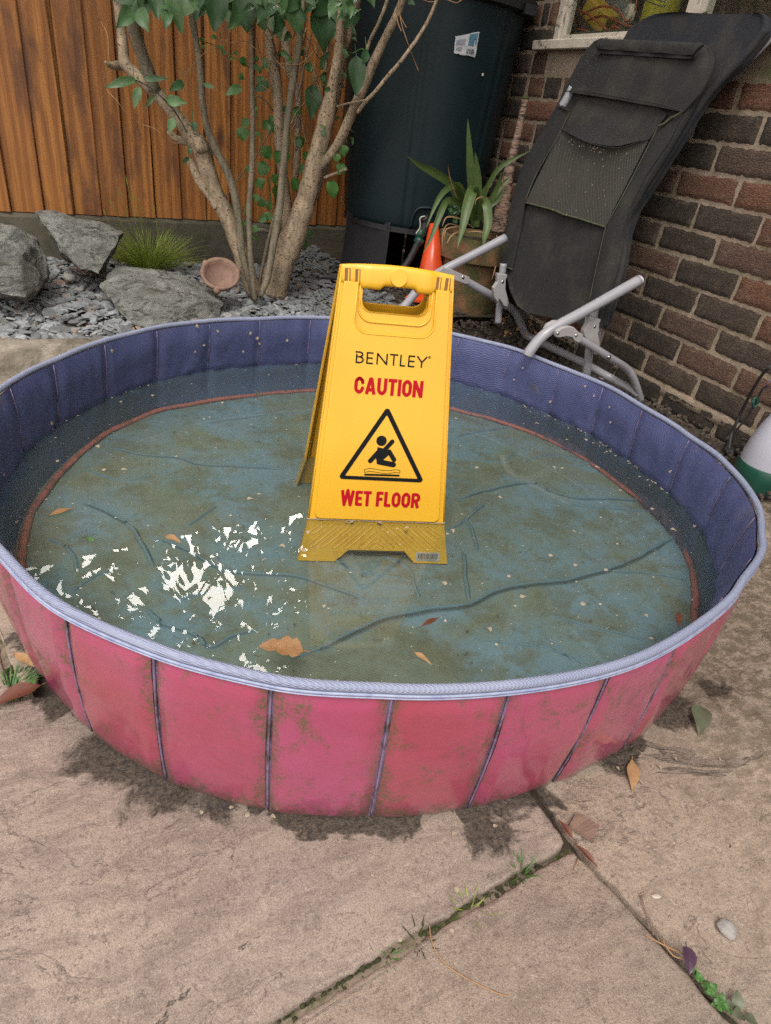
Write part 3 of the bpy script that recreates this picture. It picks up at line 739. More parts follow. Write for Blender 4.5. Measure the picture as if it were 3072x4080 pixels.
def m_glass():
    m, t, b = NT('window_glass'); g = G(t); t.nodes.remove(b)
    fr = g.n('ShaderNodeFresnel', {'IOR': 1.5}).outputs[0]
    gl = g.n('ShaderNodeBsdfGlossy', {'Roughness': .02}); tr = g.n('ShaderNodeBsdfTransparent', {'Color': (.86, .88, .86, 1)})
    df = g.n('ShaderNodeBsdfDiffuse', {'Color': (.3, .28, .22, 1)})
    dd = g.ramp(g.noise(g.co(), 60, 6, .8), [(.55, .02), (.75, .25)])
    x = g.n('ShaderNodeMixShader', {0: dd, 1: tr.outputs[0], 2: df.outputs[0]})
    bf = g.n('ShaderNodeNewGeometry').outputs['Backfacing']
    y = g.n('ShaderNodeMixShader', {0: g.math('MULTIPLY', fr, g.math('SUBTRACT', 1., bf)), 1: x.outputs[0], 2: gl.outputs[0]})
    t.links.new(y.outputs[0], t.nodes['Material Output'].inputs[0]); return m
MT['glass'] = m_glass()
for a, b in ((str_, mul[0]), (mul[1], win_y0 + .05)):
    mb = MB(); gx = FX + .022
    mb.box((gx, (a + b) / 2, (railz1 + win_z1 - .05) / 2), (.004, abs(a - b) + .004, win_z1 - .05 - railz1 + .004))
    mb.build('pane', MT['glass'], win, smooth=False)
# room behind, ledge
mb = MB()
MT['room'] = simple('dim_room_plaster', (.26, .22, .17), (.20, .17, .13), 6, .9, .2)
MT['ledge'] = simple('dusty_ledge', (.10, .09, .06), (.07, .06, .045), 20, .8, .2)
rx0, rx1 = WX + .046, WX + 1.3
mb.add([(rx1, -1, .2), (rx1, 3.6, .2), (rx1, 3.6, 2.9), (rx1, -1, 2.9), (rx0, -1, .2), (rx0, 3.6, .2), (rx0, 3.6, 2.9), (rx0, -1, 2.9)], [(0, 1, 2, 3), (0, 4, 5, 1), (3, 2, 6, 7), (0, 3, 7, 4), (1, 5, 6, 2)])
structure(mb.build('room_interior', MT['room'], smooth=False))
mb = MB(); mb.box((FX + .05 + .16, (stl + .7 + win_y0) / 2, PX(1290, 78, FX + .15).z - .016), (.30, stl + .7 - win_y0 - .02, .03))
mb.build('inner_ledge', MT['ledge'], win, smooth=False)
lz = PX(1290, 78, FX + .15).z
def inside(x, y, d=.16): return PX(x, y, FX + d)
# things on the ledge
MT['ybox'] = simple('yellow_card', (.50, .33, .03), (.42, .27, .03), 10, .5, .1)
MT['wroll'] = simple('off_white', (.52, .5, .42), (.45, .42, .36), 20, .6, .1)
MT['gcard'] = simple('grey_card', (.24, .25, .24), (.2, .21, .2), 5, .5, .1)
MT['ocable'] = simple('rust_orange_cable', (.30, .07, .025), (.24, .05, .02), 20, .45, .1)
MT['ycan'] = simple('yellow_green_can', (.42, .38, .03), (.36, .34, .03), 9, .35, .05)
c_ = inside(1292, 50, .15); mb = MB()
Rm = Matrix.Rotation(.55, 3, 'X') @ Matrix.Rotation(.3, 3, 'Z')
mb.box((c_.x, c_.y, lz + .060), (.07, .12, .065), Rm); o = mb.build('yellow_box', MT['ybox'], None, smooth=False)
bv = o.modifiers.new('b', 'BEVEL'); bv.width = .006; bv.segments = 2
tag(o, 'tilted yellow box lying on the ledge behind the left window pane', 'box')
mb = MB(); c_ = inside(1310, 20, .24); mb.box((c_.x, c_.y, lz + .14), (.02, .24, .28)); tag(mb.build('grey_board', MT['gcard'], None, smooth=False), 'pale grey board standing at the back of the window ledge', 'board')
c_ = inside(1360, 32, .10); mb = MB()
Rm = Matrix.Rotation(PI / 2, 4, 'Y') @ Matrix.Rotation(.4, 4, 'X'); Rm.translation = V((c_.x, c_.y, c_.z))
mb.lathe([(.004, -.012), (.026, -.012), (.030, -.008), (.030, .008), (.026, .012), (.008, .012), (.006, .004), (.001, .004)], 28, Rm)
tag(mb.build('white_reel', MT['wroll'], None, angle=40), 'round white reel propped in the orange cable behind the glass', 'reel')
c_ = inside(1425, 35, .13); mb = MB(); mb.lathe([(.001, 0), (.055, 0), (.058, .004), (.058, .19), (.05, .2), (.001, .2)], 32, Matrix.Translation((c_.x, c_.y, lz)))
tag(mb.build('yellow_tin', MT['ycan'], None, angle=40), 'large yellow green tin on the ledge beside the window mullion', 'tin')
mb = MB(); rr_ = random.Random(4)
cab = [[(1237, -10), (1240, 25), (1243, 50), (1262, 30), (1300, 14), (1335, 22), (1352, 45), (1368, 30), (1378, -5)],
       [(1258, 60), (1270, 45), (1300, 35), (1325, 42), (1345, 52), (1368, 58), (1385, 50)],
       [(1232, 18), (1250, 22), (1275, 34), (1300, 55), (1318, 70)], [(1240, 62), (1265, 66), (1275, 73)],
       [(1310, 68), (1330, 58), (1350, 70), (1362, 60), (1340, 50), (1322, 60), (1350, 78)]]
for k, c in enumerate(cab):
    mb.tube([inside(x, y, .085 + .012 * math.sin(i + k)) for i, (x, y) in enumerate(c)], .0036, 8, 5)
tag(mb.build('extension_cable', MT['ocable']), 'tangled orange brown cable looped over boxes inside the window', 'cable')
mb = MB()
for dz in (0, .012, .03):
    mb.tube([inside(1386, -3, .05) + V((0, 0, dz)), inside(1412, 8, .05) + V((0, 0, dz)), inside(1436, 14, .05) + V((0, 0, dz)), inside(1440, -6, .05) + V((0, 0, dz))], .0018, 6, 3)
tag(mb.build('wire_rack', MT['steel']), 'thin wire rack edge hanging at the top of the left pane', 'rack')
# house upper storey is part of the wall; eaves
mb = MB(); mb.box((WX - .12, 1.1, 3.26), (.75, 5.6, .08)); mb.build('eaves', MT['white_paint'], wall, smooth=False)
# ================================================================ POOL
CX, CY = .5243, 1.0946
ZR, ZW, ZF = .285, .14, .055
def interp(tab, th):
    """periodic piecewise interpolation, th in degrees"""
    n = len(tab)
    t0 = tab[0][0]; th = (th - t0) % 360 + t0
    for i in range(n):
        a, va = tab[i]; b, vb = tab[(i + 1) % n] if i < n - 1 else (tab[0][0] + 360, tab[0][1])
        if a <= th <= b:
            t = (th - a) / (b - a + 1e-9); t = t * t * (3 - 2 * t); return va + (vb - va) * t
    return tab[0][1]
def pol(p): return math.degrees(math.atan2(p[1] - CY, p[0] - CX)), math.hypot(p[1] - CY, p[0] - CX)
RIMPX = [(2, 1186), (130, 1303), (325, 1391), (585, 1461), (850, 1482), (1110, 1474), (1330, 1433), (1500, 1352), (1600, 1262), (1650, 1165),
         (0, 836), (160, 756), (330, 706), (540, 686), (720, 685), (980, 719), (1100, 748), (1200, 786), (1310, 830), (1400, 882), (1480, 930), (1560, 990), (1612, 1045), (1640, 1090)]
RIM = sorted([pol(PZ(x, y, ZR + .006)) for x, y in RIMPX])
RINGPX = [(695, 843), (600, 848), (500, 860), (420, 872), (330, 890), (250, 925), (190, 965), (130, 1020), (90, 1075), (60, 1130), (48, 1190), (1000, 889), (1070, 908), (1160, 940), (1230, 970), (1290, 1010), (1350, 1055), (1420, 1110), (1465, 1160), (1492, 1220), (1503, 1280), (1503, 1330)]
RING = sorted([pol(PZ(x, y, ZF + .004)) for x, y in RINGPX] + [(-60, .70), (-80, .685), (-100, .683), (-120, .684), (-140, .684), (-160, .684)])
BASE = [(-165, .694), (-155, .692), (-145, .698), (-135, .702), (-122, .697), (-110, .689), (-98, .686), (-86, .686), (-73, .697), (-50, .72), (-20, .745), (20, .765), (60, .775), (100, .765), (140, .74), (170, .71)]
def Rrim(t): return interp(RIM, t)
def Rbase(t): return interp(BASE, t)
def Rout(t, z):
    q = z / ZR; return Rbase(t) + (Rrim(t) - .004 - Rbase(t)) * q + .006 * math.sin(PI * min(1, max(0, q)))
def Rin(t, z): return Rout(t, z) - .004 - .008 * min(1, (ZR - z) / .05)
def PP(t, r, z): a = math.radians(t); return V((CX + r * math.cos(a), CY + r * math.sin(a), z))
SEAM = [-143.5, -133.1, -121.8, -111, -99.6, -88.1, -77.3, -65.8, -53.5, -41, -28, -15, -1.9, 10, 21.4, 34.8, 47, 58.7, 70.6, 82.6, 95, 107, 119.6, 133, 146.7, 158.5, 171, 182.5, 194, 205.3]
DEL = [(-160, -2.), (-143.5, -2.9), (-133, -1.4), (-121.8, -.4), (-111, .5), (-99.6, .9), (-88, 1.6), (-77.3, 3.4), (-60, 3), (-30, 0), (90, 0), (180, 0)]
def seam(k, z):
    n = len(SEAM); t = SEAM[k % n] + 360 * (k // n)
    return t + interp(DEL, SEAM[k % n]) * (1 - z / ZR)
pool = empty('paddling_pool', (0, 0, 0)); tag(pool, 'round foldable paddling pool with pink outside, navy liner and stained floor', 'paddling pool')
NP = len(SEAM)
for k in range(NP):
    mb = MB(); nu, nv = 26, 18; vs = []
    for j in range(nv + 1):
        v = j / nv; z = .004 + (ZR - .014 - .004) * v
        t0, t1 = seam(k, z) + .30, seam(k + 1, z) - .30
        for i in range(nu + 1):
            u = i / nu; t = t0 + (t1 - t0) * u
            # flat board: chord between seam radii, bulging a little, with a bevelled edge
            ra, rb = Rout(t0, z), Rout(t1, z); half = math.radians(t1 - t0) / 2
            rc = (ra + (rb - ra) * u) * math.cos(half) / math.cos(math.radians(t - (t0 + t1) / 2)) * .5 + .5 * Rout(t, z)
            eu = min(u, 1 - u) * (t1 - t0) / 180 * PI * .7; ev = min(v * ZR + .004, (1 - v) * ZR + .002)
            e = min(1, eu / .016) ** .8; e2 = min(1, ev / .014) ** .8
            d = .0070 * e * e2 + .0022 * noise.noise(V((t * .12, z * 10, k))) + .0012 * noise.noise(V((t * .5, z * 30, k)))
            vs.append(PP(t, rc + d, z))
    dr = [(max(0, 1 - min(i / nu, 1 - i / nu) / .16) ** 1.5 * .8 + max(0, 1 - (j / nv) / .16) * .9) * (1.3 if SEAM[k] < -105 else .45) for j in range(nv + 1) for i in range(nu + 1)]
    fs = [(j * (nu + 1) + i, j * (nu + 1) + i + 1, (j + 1) * (nu + 1) + i + 1, (j + 1) * (nu + 1) + i) for i in range(nu) for j in range(nv)]
    mb.add(vs, fs, (k * .37) % 1)
    o = mb.build('wall_panel', MT['pink'], pool)
    at = o.data.attributes.new('grime', 'FLOAT', 'POINT'); at.data.foreach_set('value', dr)
# seams skin between panels
mb = MB(); n = 360; vs = []
zz = (.0, .08, .16, .24, ZR - .004)
for i in range(n):
    for z in zz: t = i * 360 / n; vs.append(PP(t, Rout(t, z) - .0015, z + .001))
m = len(zz)
mb.add(vs, [(i * m + j, ((i + 1) % n) * m + j, ((i + 1) % n) * m + j + 1, i * m + j + 1) for i in range(n) for j in range(m - 1)])
mb.build('seam_skin', MT['seam'], pool)
# stitched ribs on each seam
for k in range(NP):
    mb = MB(); mb.tube([PP(seam(k, z), Rout(seam(k, z), z) + .0004, z) for z in (.006, .07, .14, .21, ZR - .012)], .0016, 8, 3)
    mb.build('seam_rib', MT['seam'], pool)
# rim: liner roll, pale hem
mb = MB(); n = 480
def ringtube(mb, rf, z, r, n=480, m=12, fl=1.0, wob=0):
    vs = []
    for i in range(n):
        t = i * 360 / n; a = math.radians(t); w_ = wob * noise.noise(V((math.cos(a) * 6, math.sin(a) * 6, 3)))
        for j in range(m):
            ph = 2 * PI * j / m
            vs.append(PP(t, rf(t) + r * math.cos(ph) * fl + w_, z + r * math.sin(ph) + w_ * .8))
    mb.add(vs, [(i * m + j, ((i + 1) % n) * m + j, ((i + 1) % n) * m + (j + 1) % m, i * m + (j + 1) % m) for i in range(n) for j in range(m)])
ringtube(mb, Rrim, ZR + .002, .0062, wob=.002); mb.build('rim', MT['piping'], pool)
mb = MB(); ringtube(mb, lambda t: Rrim(t) + .0042, ZR - .0050, .0021, wob=.002, m=8); ringtube(mb, lambda t: Rrim(t) + .0052, ZR - .0088, .0011, wob=.002, m=6); mb.build('rim_hem', MT['hem'], pool)
# inner liner wall, padded between the seams
mb = MB(); n = 720; zs = [ZR - .002, .26, .235, .21, .185, .16, .148, .1425, .1375, .132, .115, .095, .075, ZF - .004]; vs = []; m = len(zs)
def seamdist(t, z):
    best = 99
    for k in range(-1, NP + 1):
        d = abs((t - seam(k, z) + 180) % 360 - 180)
        if d < best: best = d
    return best
for i in range(n):
    cs = cs if i else []; t = i * 360 / n; d = seamdist(t, ZR); q = 1 - math.exp(-(d / 1.1) ** 2)
    for z in zs:
        up_ = min(1, max(0, (ZR - z) / .03)); puff = q * .006 * up_
        fold = .0045 * noise.noise(V((t * .35, z * 28, 0))) * up_ * (1 if z > ZW else .4)
        st_ = -.004 * math.exp(-((z - .14) / .004) ** 2)
        r = Rin(t, z) - puff + fold - st_
        if z < ZW: r = r + (interp(RING, t) + .010 - r) * ((ZW - z) / (ZW - ZF)) ** 1.2 * .75
        vs.append(PP(t, r, z)); cs.append(1. if z < .1400 else 0.)
mb.add(vs, [(i * m + j, i * m + j + 1, ((i + 1) % n) * m + j + 1, ((i + 1) % n) * m + j) for i in range(n) for j in range(m - 1)], cs)
o = mb.build('liner_wall', MT['liner_wall'], pool)
for k in range(NP):
    mb = MB(); t = seam(k, ZR); mb.tube([PP(t, Rin(t, z) - .0008, z) for z in (ZR - .004, .23, .18, .145)], .0011, 6, 2)
    mb.build('liner_stitching', MT['seam'], pool)
# floor with wrinkles
WR = [([(596, 1437), (700, 1400), (820, 1345), (920, 1325), (1010, 1310), (1070, 1282), (1150, 1267), (1230, 1257), (1310, 1237), (1380, 1207), (1440, 1172), (1480, 1150)], 1.5),
      ([(1310, 1237), (1400, 1240), (1490, 1256)], .7), ([(165, 1085), (230, 1110), (280, 1140), (310, 1180), (335, 1235)], 1.0),
      ([(300, 1150), (400, 1190), (480, 1235), (560, 1245), (640, 1250), (740, 1280), (800, 1302)], .9),
      ([(310, 1305), (350, 1350), (420, 1375), (455, 1402), (500, 1380), (570, 1355)], .8),
      ([(225, 965), (300, 985), (380, 990), (430, 1005), (520, 1010), (650, 1018)], .9),
      ([(400, 1140), (440, 1115), (470, 1095)], .6), ([(970, 1088), (1040, 1065), (1140, 1045), (1190, 1065), (1260, 1080), (1360, 1082), (1400, 1080)], 1.),
      ([(1200, 1085), (1300, 1100), (1400, 1106)], .7), ([(962, 1150), (1000, 1128), (1050, 1088)], .8), ([(1015, 1300), (1005, 1250), (1002, 1190)], .8),
      ([(1032, 1200), (1020, 1150), (1000, 1118)], .7), ([(975, 945), (1060, 930), (1160, 915)], .7), ([(1180, 1330), (1290, 1360), (1400, 1382)], .6),
      ([(430, 920), (560, 900), (690, 892)], .6), ([(150, 1282), (200, 1250), (260, 1225)], .6), ([(1120, 1000), (1200, 985), (1290, 1010)], .6),
      ([(980, 985), (1080, 1000), (1110, 975)], .5), ([(690, 1180), (760, 1230), (900, 1260)], .5), ([(1040, 1390), (1180, 1400), (1260, 1440)], .5),
      ([(380, 1300), (450, 1280), (540, 1270)], .5), ([(180, 1010), (260, 1040), (330, 1030)], .5), ([(100, 1160), (150, 1190), (170, 1240)], .5), ([(820, 1200), (880, 1230), (905, 1300)], .5)]
WS = []
for pl, s in WR:
    q = [PZ(x, y, ZF) for x, y in pl]
    for i in range(len(q) - 1):
        for j in range(4):
            a, b, c_, d = q[max(i - 1, 0)], q[i], q[i + 1], q[min(i + 2, len(q) - 1)]; 
            f = lambda t: .5 * ((2 * b) + (c_ - a) * t + (2 * a - 5 * b + 4 * c_ - d) * t * t + (3 * b - a - 3 * c_ + d) * t ** 3)
            p, r = f(j / 4), f((j + 1) / 4)
            tt = (i + j / 4) / (len(q) - 1); WS.append((p.x, p.y, r.x, r.y, s * (.35 + .65 * math.sin(PI * min(1, max(0, tt * .94 + .03))))))
CELL = {}
for sg in WS:
    x0, x1 = sorted((sg[0], sg[2])); y0, y1 = sorted((sg[1], sg[3]))
    for i in range(int((x0 - .04) / .05) - 1, int((x1 + .04) / .05) + 1):
        for j in range(int((y0 - .04) / .05) - 1, int((y1 + .04) / .05) + 1): CELL.setdefault((i, j), []).append(sg)
def wr(x, y):
    h = 0
    for (a, b, c_, d, s) in CELL.get((math.floor(x / .05), math.floor(y / .05)), ()):
        dx, dy = c_ - a, d - b; L2 = dx * dx + dy * dy + 1e-12
        t = min(1, max(0, ((x - a) * dx + (y - b) * dy) / L2)); e = math.hypot(x - a - dx * t, y - b - dy * t)
        h = max(h, s * .0022 * math.exp(-(e / .014) ** 2))
    return h
mb = MB(); N = 260; idx = {}; h0 = .80; st = 2 * h0 / N
for i in range(N + 1):
    for j in range(N + 1):
        x = CX - h0 + i * st; y = CY - h0 + j * st
        t, r = pol((x, y))
        if r < Rin(t, ZF) + .012:
            idx[(i, j)] = len(mb.v)
            mb.v.append((x, y, ZF + wr(x, y) + .0035 * noise.noise(V((x * 9, y * 9, 0))) + .0012 * noise.noise(V((x * 40, y * 40, 2)))))
            mb.c.append(0.)
for (i, j) in list(idx):
    q = [(i, j), (i + 1, j), (i + 1, j + 1), (i, j + 1)]
    if all(k in idx for k in q): mb.f.append(tuple(idx[k] for k in q)); mb.m.append(0)
mb.build('floor', MT['floor'], pool)
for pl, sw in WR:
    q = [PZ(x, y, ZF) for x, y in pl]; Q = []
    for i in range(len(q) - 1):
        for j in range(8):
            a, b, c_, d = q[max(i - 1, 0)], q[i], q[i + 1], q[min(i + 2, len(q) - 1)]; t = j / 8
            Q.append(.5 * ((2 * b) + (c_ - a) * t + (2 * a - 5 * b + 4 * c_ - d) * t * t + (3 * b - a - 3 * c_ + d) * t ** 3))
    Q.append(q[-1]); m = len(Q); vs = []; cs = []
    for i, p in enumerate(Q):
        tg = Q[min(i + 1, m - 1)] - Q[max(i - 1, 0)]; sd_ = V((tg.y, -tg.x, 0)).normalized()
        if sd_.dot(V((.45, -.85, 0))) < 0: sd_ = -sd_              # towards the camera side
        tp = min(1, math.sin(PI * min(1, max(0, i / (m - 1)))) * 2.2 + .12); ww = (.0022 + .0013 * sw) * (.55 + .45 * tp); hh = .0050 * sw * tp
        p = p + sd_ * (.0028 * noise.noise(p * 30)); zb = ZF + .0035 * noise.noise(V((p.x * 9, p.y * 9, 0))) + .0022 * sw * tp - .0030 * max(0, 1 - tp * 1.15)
        for k_, (o_, z_, c_) in enumerate(((-2.2, -.30, 0.), (-1.3, .25, .30), (-.6, .85, .5), (0., 1.0, .5), (.45, .78, .55), (.72, .30, .95), (1.0, -.02, 1.), (1.7, -.1, .75), (2.6, -.35, 0.))):  # high values on the near side: fold shadow and dirt as colour
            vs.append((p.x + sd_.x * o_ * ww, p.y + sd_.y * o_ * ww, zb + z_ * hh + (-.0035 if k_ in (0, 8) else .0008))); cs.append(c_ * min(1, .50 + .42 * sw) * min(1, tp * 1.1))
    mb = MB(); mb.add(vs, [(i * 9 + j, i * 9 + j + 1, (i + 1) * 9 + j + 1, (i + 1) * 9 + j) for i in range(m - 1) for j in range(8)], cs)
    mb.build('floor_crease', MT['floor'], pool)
mb = MB(); ringtube(mb, lambda t: interp(RING, t), ZF + .003, .0062, n=300, m=8, wob=.003, fl=1.3); mb.build('floor_piping', MT['ring'], pool)
# water
mb = MB(); vs = [V((CX, CY, ZW))]; n = 240
for i in range(n): vs.append(PP(i * 1.5, Rin(i * 1.5, ZW) + .003, ZW))
mb.add(vs, [(0, 1 + i, 1 + (i + 1) % n) for i in range(n)])
structure(mb.build('water', MT['water'], smooth=False))
# raised soil and a raised slab on the wall side of the pool
mb = MB(); idx = {}
for i in range(62):
    for j in range(170):
        x = .86 + i * .0136; y = .62 + j * .0095
        t, r = pol((x, y))
        if r > Rout(t, .1) + .012 and (x > 1.27 or y > 1.5): idx[(i, j)] = len(mb.v); mb.v.append((x, y, edgez(x, y) - .012 - .12 * (1 - sst((y - .70) / .28)))); mb.c.append(.5)
for (i, j) in list(idx):
    q = [(i, j), (i + 1, j), (i + 1, j + 1), (i, j + 1)]
    if all(k in idx for k in q): mb.f.append(tuple(idx[k] for k in q)); mb.m.append(0)
structure(mb.build('wall_edge_soil', MT['soil']))
o = chips('wall_edge_gravel', 1500, (1.20, 1.68), (.72, 2.2), edgez, .003, .010, MT['litter'], (.0, .8), 5, thick=.8, ok=lambda x, y: (x > 1.52 or y > 1.55) and pol((x, y))[1] > .80)
tag(o, 'dark gravel and grit along the foot of the brick wall', kind='stuff')
mb = MB(); e0 = PZ(1600, 1176, .045); e1 = PZ(1700, 1200, .045)
slab(mb, [(e0.x - .04, e0.y + .0), (e1.x, e1.y), (e1.x + .35, e1.y - .06), (1.62, .80), (1.60, 1.08), (1.50, 1.40), (1.38, 1.42), (1.32, 1.2)], .8, top=.115)
mb.v = [(x, y, z - .072 * (1 - sst((y - .70) / .28))) for x, y, z in mb.v]
structure(mb.build('raised_slab', MT['paving'], smooth=True, angle=60))
# ================================================================ WET FLOOR SIGN
SO = V((.480, .926, ZF + .002)); SU = V((.96, -.28, 0)).normalized(); SNH = V((-SU.y, SU.x, 0))
AL = math.atan(.125 / .46)
SV = (SNH * math.sin(AL) + V((0, 0, math.cos(AL)))).normalized(); SN = SU.cross(SV)      # faces the camera
sign = empty('wet_floor_sign', (0, 0, 0)); tag(sign, 'yellow plastic folding wet floor caution sign standing in the pool water', 'sign')
def frame_M(o, u, v, n): m = Matrix((u, v, n)).transposed().to_4x4(); m.translation = o; return m
MF = frame_M(SO, SU, SV, SN)
def lay(w): return MF @ Matrix.Translation((0, 0, w))
def arc(cx, cy, r, a0, a1, n=6): return [(cx + r * math.cos(math.radians(a0 + (a1 - a0) * i / n)), cy + r * math.sin(math.radians(a0 + (a1 - a0) * i / n))) for i in range(n + 1)]
def hw(v): return .1535 - .0165 * min(1, v / .088) - max(0, v - .088) / .457 * .0345
top_arc = [(.1025 - .205 * i / 12, .5575 + .0065 * (1 - ((i - 6) / 6) ** 2)) for i in range(13)]
outline = [(-.1535, 0), (-.080, 0), (-.053, .0255), (.060, .0255), (.084, 0), (.1535, 0), (.137, .088), (.1025, .545)] + top_arc + [(-.1025, .545), (-.137, .088)]
hole = arc(-.043, .502, .019, 180, 270) + arc(.040, .502, .019, 270, 360) + [(.060, .521), (.036, .5235), (.028, .529), (-.024, .529), (-.032, .5235), (-.062, .521)]
front = empty('front_leaf'); front.parent = sign
rear = empty('rear_leaf'); rear.parent = sign
plate('front_panel', [outline, hole], .0012, .0006, MT['yellow'], sign, lay(-.0012))
bpy.data.objects.remove(front); bpy.data.objects.remove(rear)
def rib(name, pts, r, parent, M, closed=False, mat='yellow'):
    mb = MB(); P = [M @ V((p[0], p[1], 0)) for p in pts]
    if closed: P = P + [P[0]]
    mb.tube(P, r, 8, 1); return mb.build(name, MT[mat], parent)
def flange(sgn, M, parent, name='side_flange', d=.020):
    mb = MB(); pts = []
    for v in [0, .03, .06, .088, .2, .3, .4, .5, .535, .546]:
        h = hw(v) * sgn
        for (du, dw) in ((0, .0012), (0, -d), (-.002 * sgn, -d), (-.002 * sgn, -.001)): pts.append(M @ V((h + du, v, dw)))
    n = 10
    mb.add(pts, [(i * 4 + j, i * 4 + (j + 1) % 4, (i + 1) * 4 + (j + 1) % 4, (i + 1) * 4 + j) for i in range(n - 1) for j in range(4)] + [(0, 1, 2, 3), (39, 38, 37, 36)])
    return mb.build(name, MT['yellow'], parent, smooth=False)
for s in (-1, 1): flange(s, MF, sign)
# raised edge beads and inner plateau
for s in (-1, 1):
    rib('edge_bead', [(hw(v) * s - .0012 * s, v) for v in (.09, .2, .3, .4, .5, .548)], .0017, sign, lay(.0004))
def hwi(v): return .1245 - (v - .09) / .44 * .0285
U_out = [(-.0715, .530)] + arc(-.046, .470, .0265, 180, 270, 8) + arc(.046, .470, .0265, 270, 360, 8) + [(.0715, .530)]
U_out = [(-.0715, .530), (-.0735, .472)] + arc(-.048, .4695, .0255, 190, 268, 7) + arc(.048, .4695, .0255, 272, 350, 7) + [(.0735, .472), (.0715, .530)]
plateau = [(-hwi(.53), .530)] + [(-hwi(.106), .106)] + arc(-hwi(.1) + .012, .1035, .0125, 185, 270, 5) + arc(hwi(.1) - .012, .1035, .0125, 270, 355, 5) + [(hwi(.106), .106), (hwi(.53), .530)] + U_out[::-1]
plate('raised_face', [plateau], .0016, .0016, MT['yellow'], sign, lay(.0034), res=3)
rib('recess_bead', U_out, .0015, sign, lay(.0062))
lip = [(-.0665, .532), (-.0665, .502)] + arc(-.043, .489, .024, 195, 268, 7) + arc(.042, .489, .024, 272, 345, 7) + [(.0655, .502), (.0655, .532)]
rib('hole_bead', lip, .0019, sign, lay(.0014))
rim_h = arc(-.043, .502, .019, 180, 270) + arc(.040, .502, .019, 270, 360)
mb = MB(); P = [(-.062, .518)] + rim_h + [(.059, .518)]
vs = [];
for (u, v) in P:
    d = V((u, v - .515)).normalized() if (abs(u) + abs(v - .515)) > 0 else V((0, -1))
    for (k, w_) in ((0, .0035), (.003, .0022), (.0035, -.018), (.0, -.018)): vs.append(MF @ V((u + d[0] * k, v + d[1] * k, w_)))
mb.add(vs, [(i * 4 + j, i * 4 + (j + 1) % 4, (i + 1) * 4 + (j + 1) % 4, (i + 1) * 4 + j) for i in range(len(P) - 1) for j in range(4)])
mb.build('hole_rim', MT['yellow'], sign, angle=40)
# handle grip: rounded beam between the leaves
mb = MB(); n = 26; m = 14; vs = []
for i in range(n + 1):
    u = -.1005 + .201 * i / n; q = (u / .1025)
    vt = .5575 + .0065 * (1 - q * q); vb = .5275 if -.028 < u < .032 else .5205
    if abs(u) > .066: vb = .5275
    ext = .0165 if abs(u) < .064 else .0042
    t_ = min(1, max(0, (abs(u) - .060) / .006)); ext = .0085 * (1 - t_) + .0042 * t_
    for j in range(m):
        ph = 2 * PI * j / m
        cv, cw = math.cos(ph), math.sin(ph)
        sv = (abs(cv) ** .55) * (1 if cv > 0 else -1); sw = (abs(cw) ** .75) * (1 if cw > 0 else -1)
        wz = ext * sw if sw > 0 else .034 * sw
        vs.append(MF @ V((u, (vt + vb) / 2 + (vt - vb) / 2 * sv, wz)))
mb.add(vs, [(i * m + j, i * m + (j + 1) % m, (i + 1) * m + (j + 1) % m, (i + 1) * m + j) for i in range(n) for j in range(m)] + [tuple(range(m))[::-1], tuple(n * m + j for j in range(m))])
mb.build('handle', MT['yellow'], sign, angle=50)
plate('handle_disc', [arc(0, 0, .0150, 0, 345, 23)], .0008, .0006, MT['yellow'], sign, MF @ Matrix.Translation((0, .5430, .0100)))
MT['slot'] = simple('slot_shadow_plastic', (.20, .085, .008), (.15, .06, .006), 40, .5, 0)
for u in (-.0905, -.0725, .0735, .0905):
    mb = MB(); w2 = .0045 if abs(u) < .08 else .005
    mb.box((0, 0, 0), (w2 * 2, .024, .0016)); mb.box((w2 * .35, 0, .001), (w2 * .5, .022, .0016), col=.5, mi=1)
    o = mb.build('slot', [MT['slot'], MT['yellow']], sign, smooth=False); o.data.transform(MF @ Matrix.Translation((u, .5395, .0041)) @ Matrix.Rotation(-.03 * (1 if u > 0 else -1), 4, 'Z'))
# foot ribs
def SG(X, Y):
    x = (1100 + X * 800 / 1311) * 1666 / 3072; y = (1000 + Y * 800 / 1311) * 1666 / 3072
    d = ray(x, y); t = ((SO - EYE).dot(SN)) / d.dot(SN); q = EYE + d * t - SO; return q.dot(SU), q.dot(SV)
caps = [((325, 1778), (240, 1832)), ((398, 1782), (226, 1920)), ((472, 1786), (302, 1922)), ((548, 1790), (380, 1926)), ((622, 1792), (456, 1930)),
        ((692, 1796), (842, 1940)), ((764, 1800), (915, 1942)), ((836, 1802), (990, 1944)), ((910, 1808), (1062, 1946)), ((985, 1812), (1060, 1862))]
for a, b in caps:
    a, b = V(SG(*a)), V(SG(*b)); d = (b - a).normalized(); nn = V((-d.y, d.x)) * .0042
    an = math.degrees(math.atan2(d.y, d.x))
    cap = [tuple(a + nn), ] + arc(a.x, a.y, .0042, an + 90, an + 270, 6) + arc(b.x, b.y, .0042, an - 90, an + 90, 6)
    rib('foot_rib', cap[1:], .0010, sign, lay(.0008), True)
for pts in (((534, 1936), (655, 1822), (770, 1936), (742, 1944), (655, 1858), (568, 1944)), ((606, 1938), (655, 1893), (702, 1938), (680, 1946), (655, 1922), (630, 1946))):
    rib('foot_rib', [SG(*p) for p in pts], .0010, sign, lay(.0008), True)
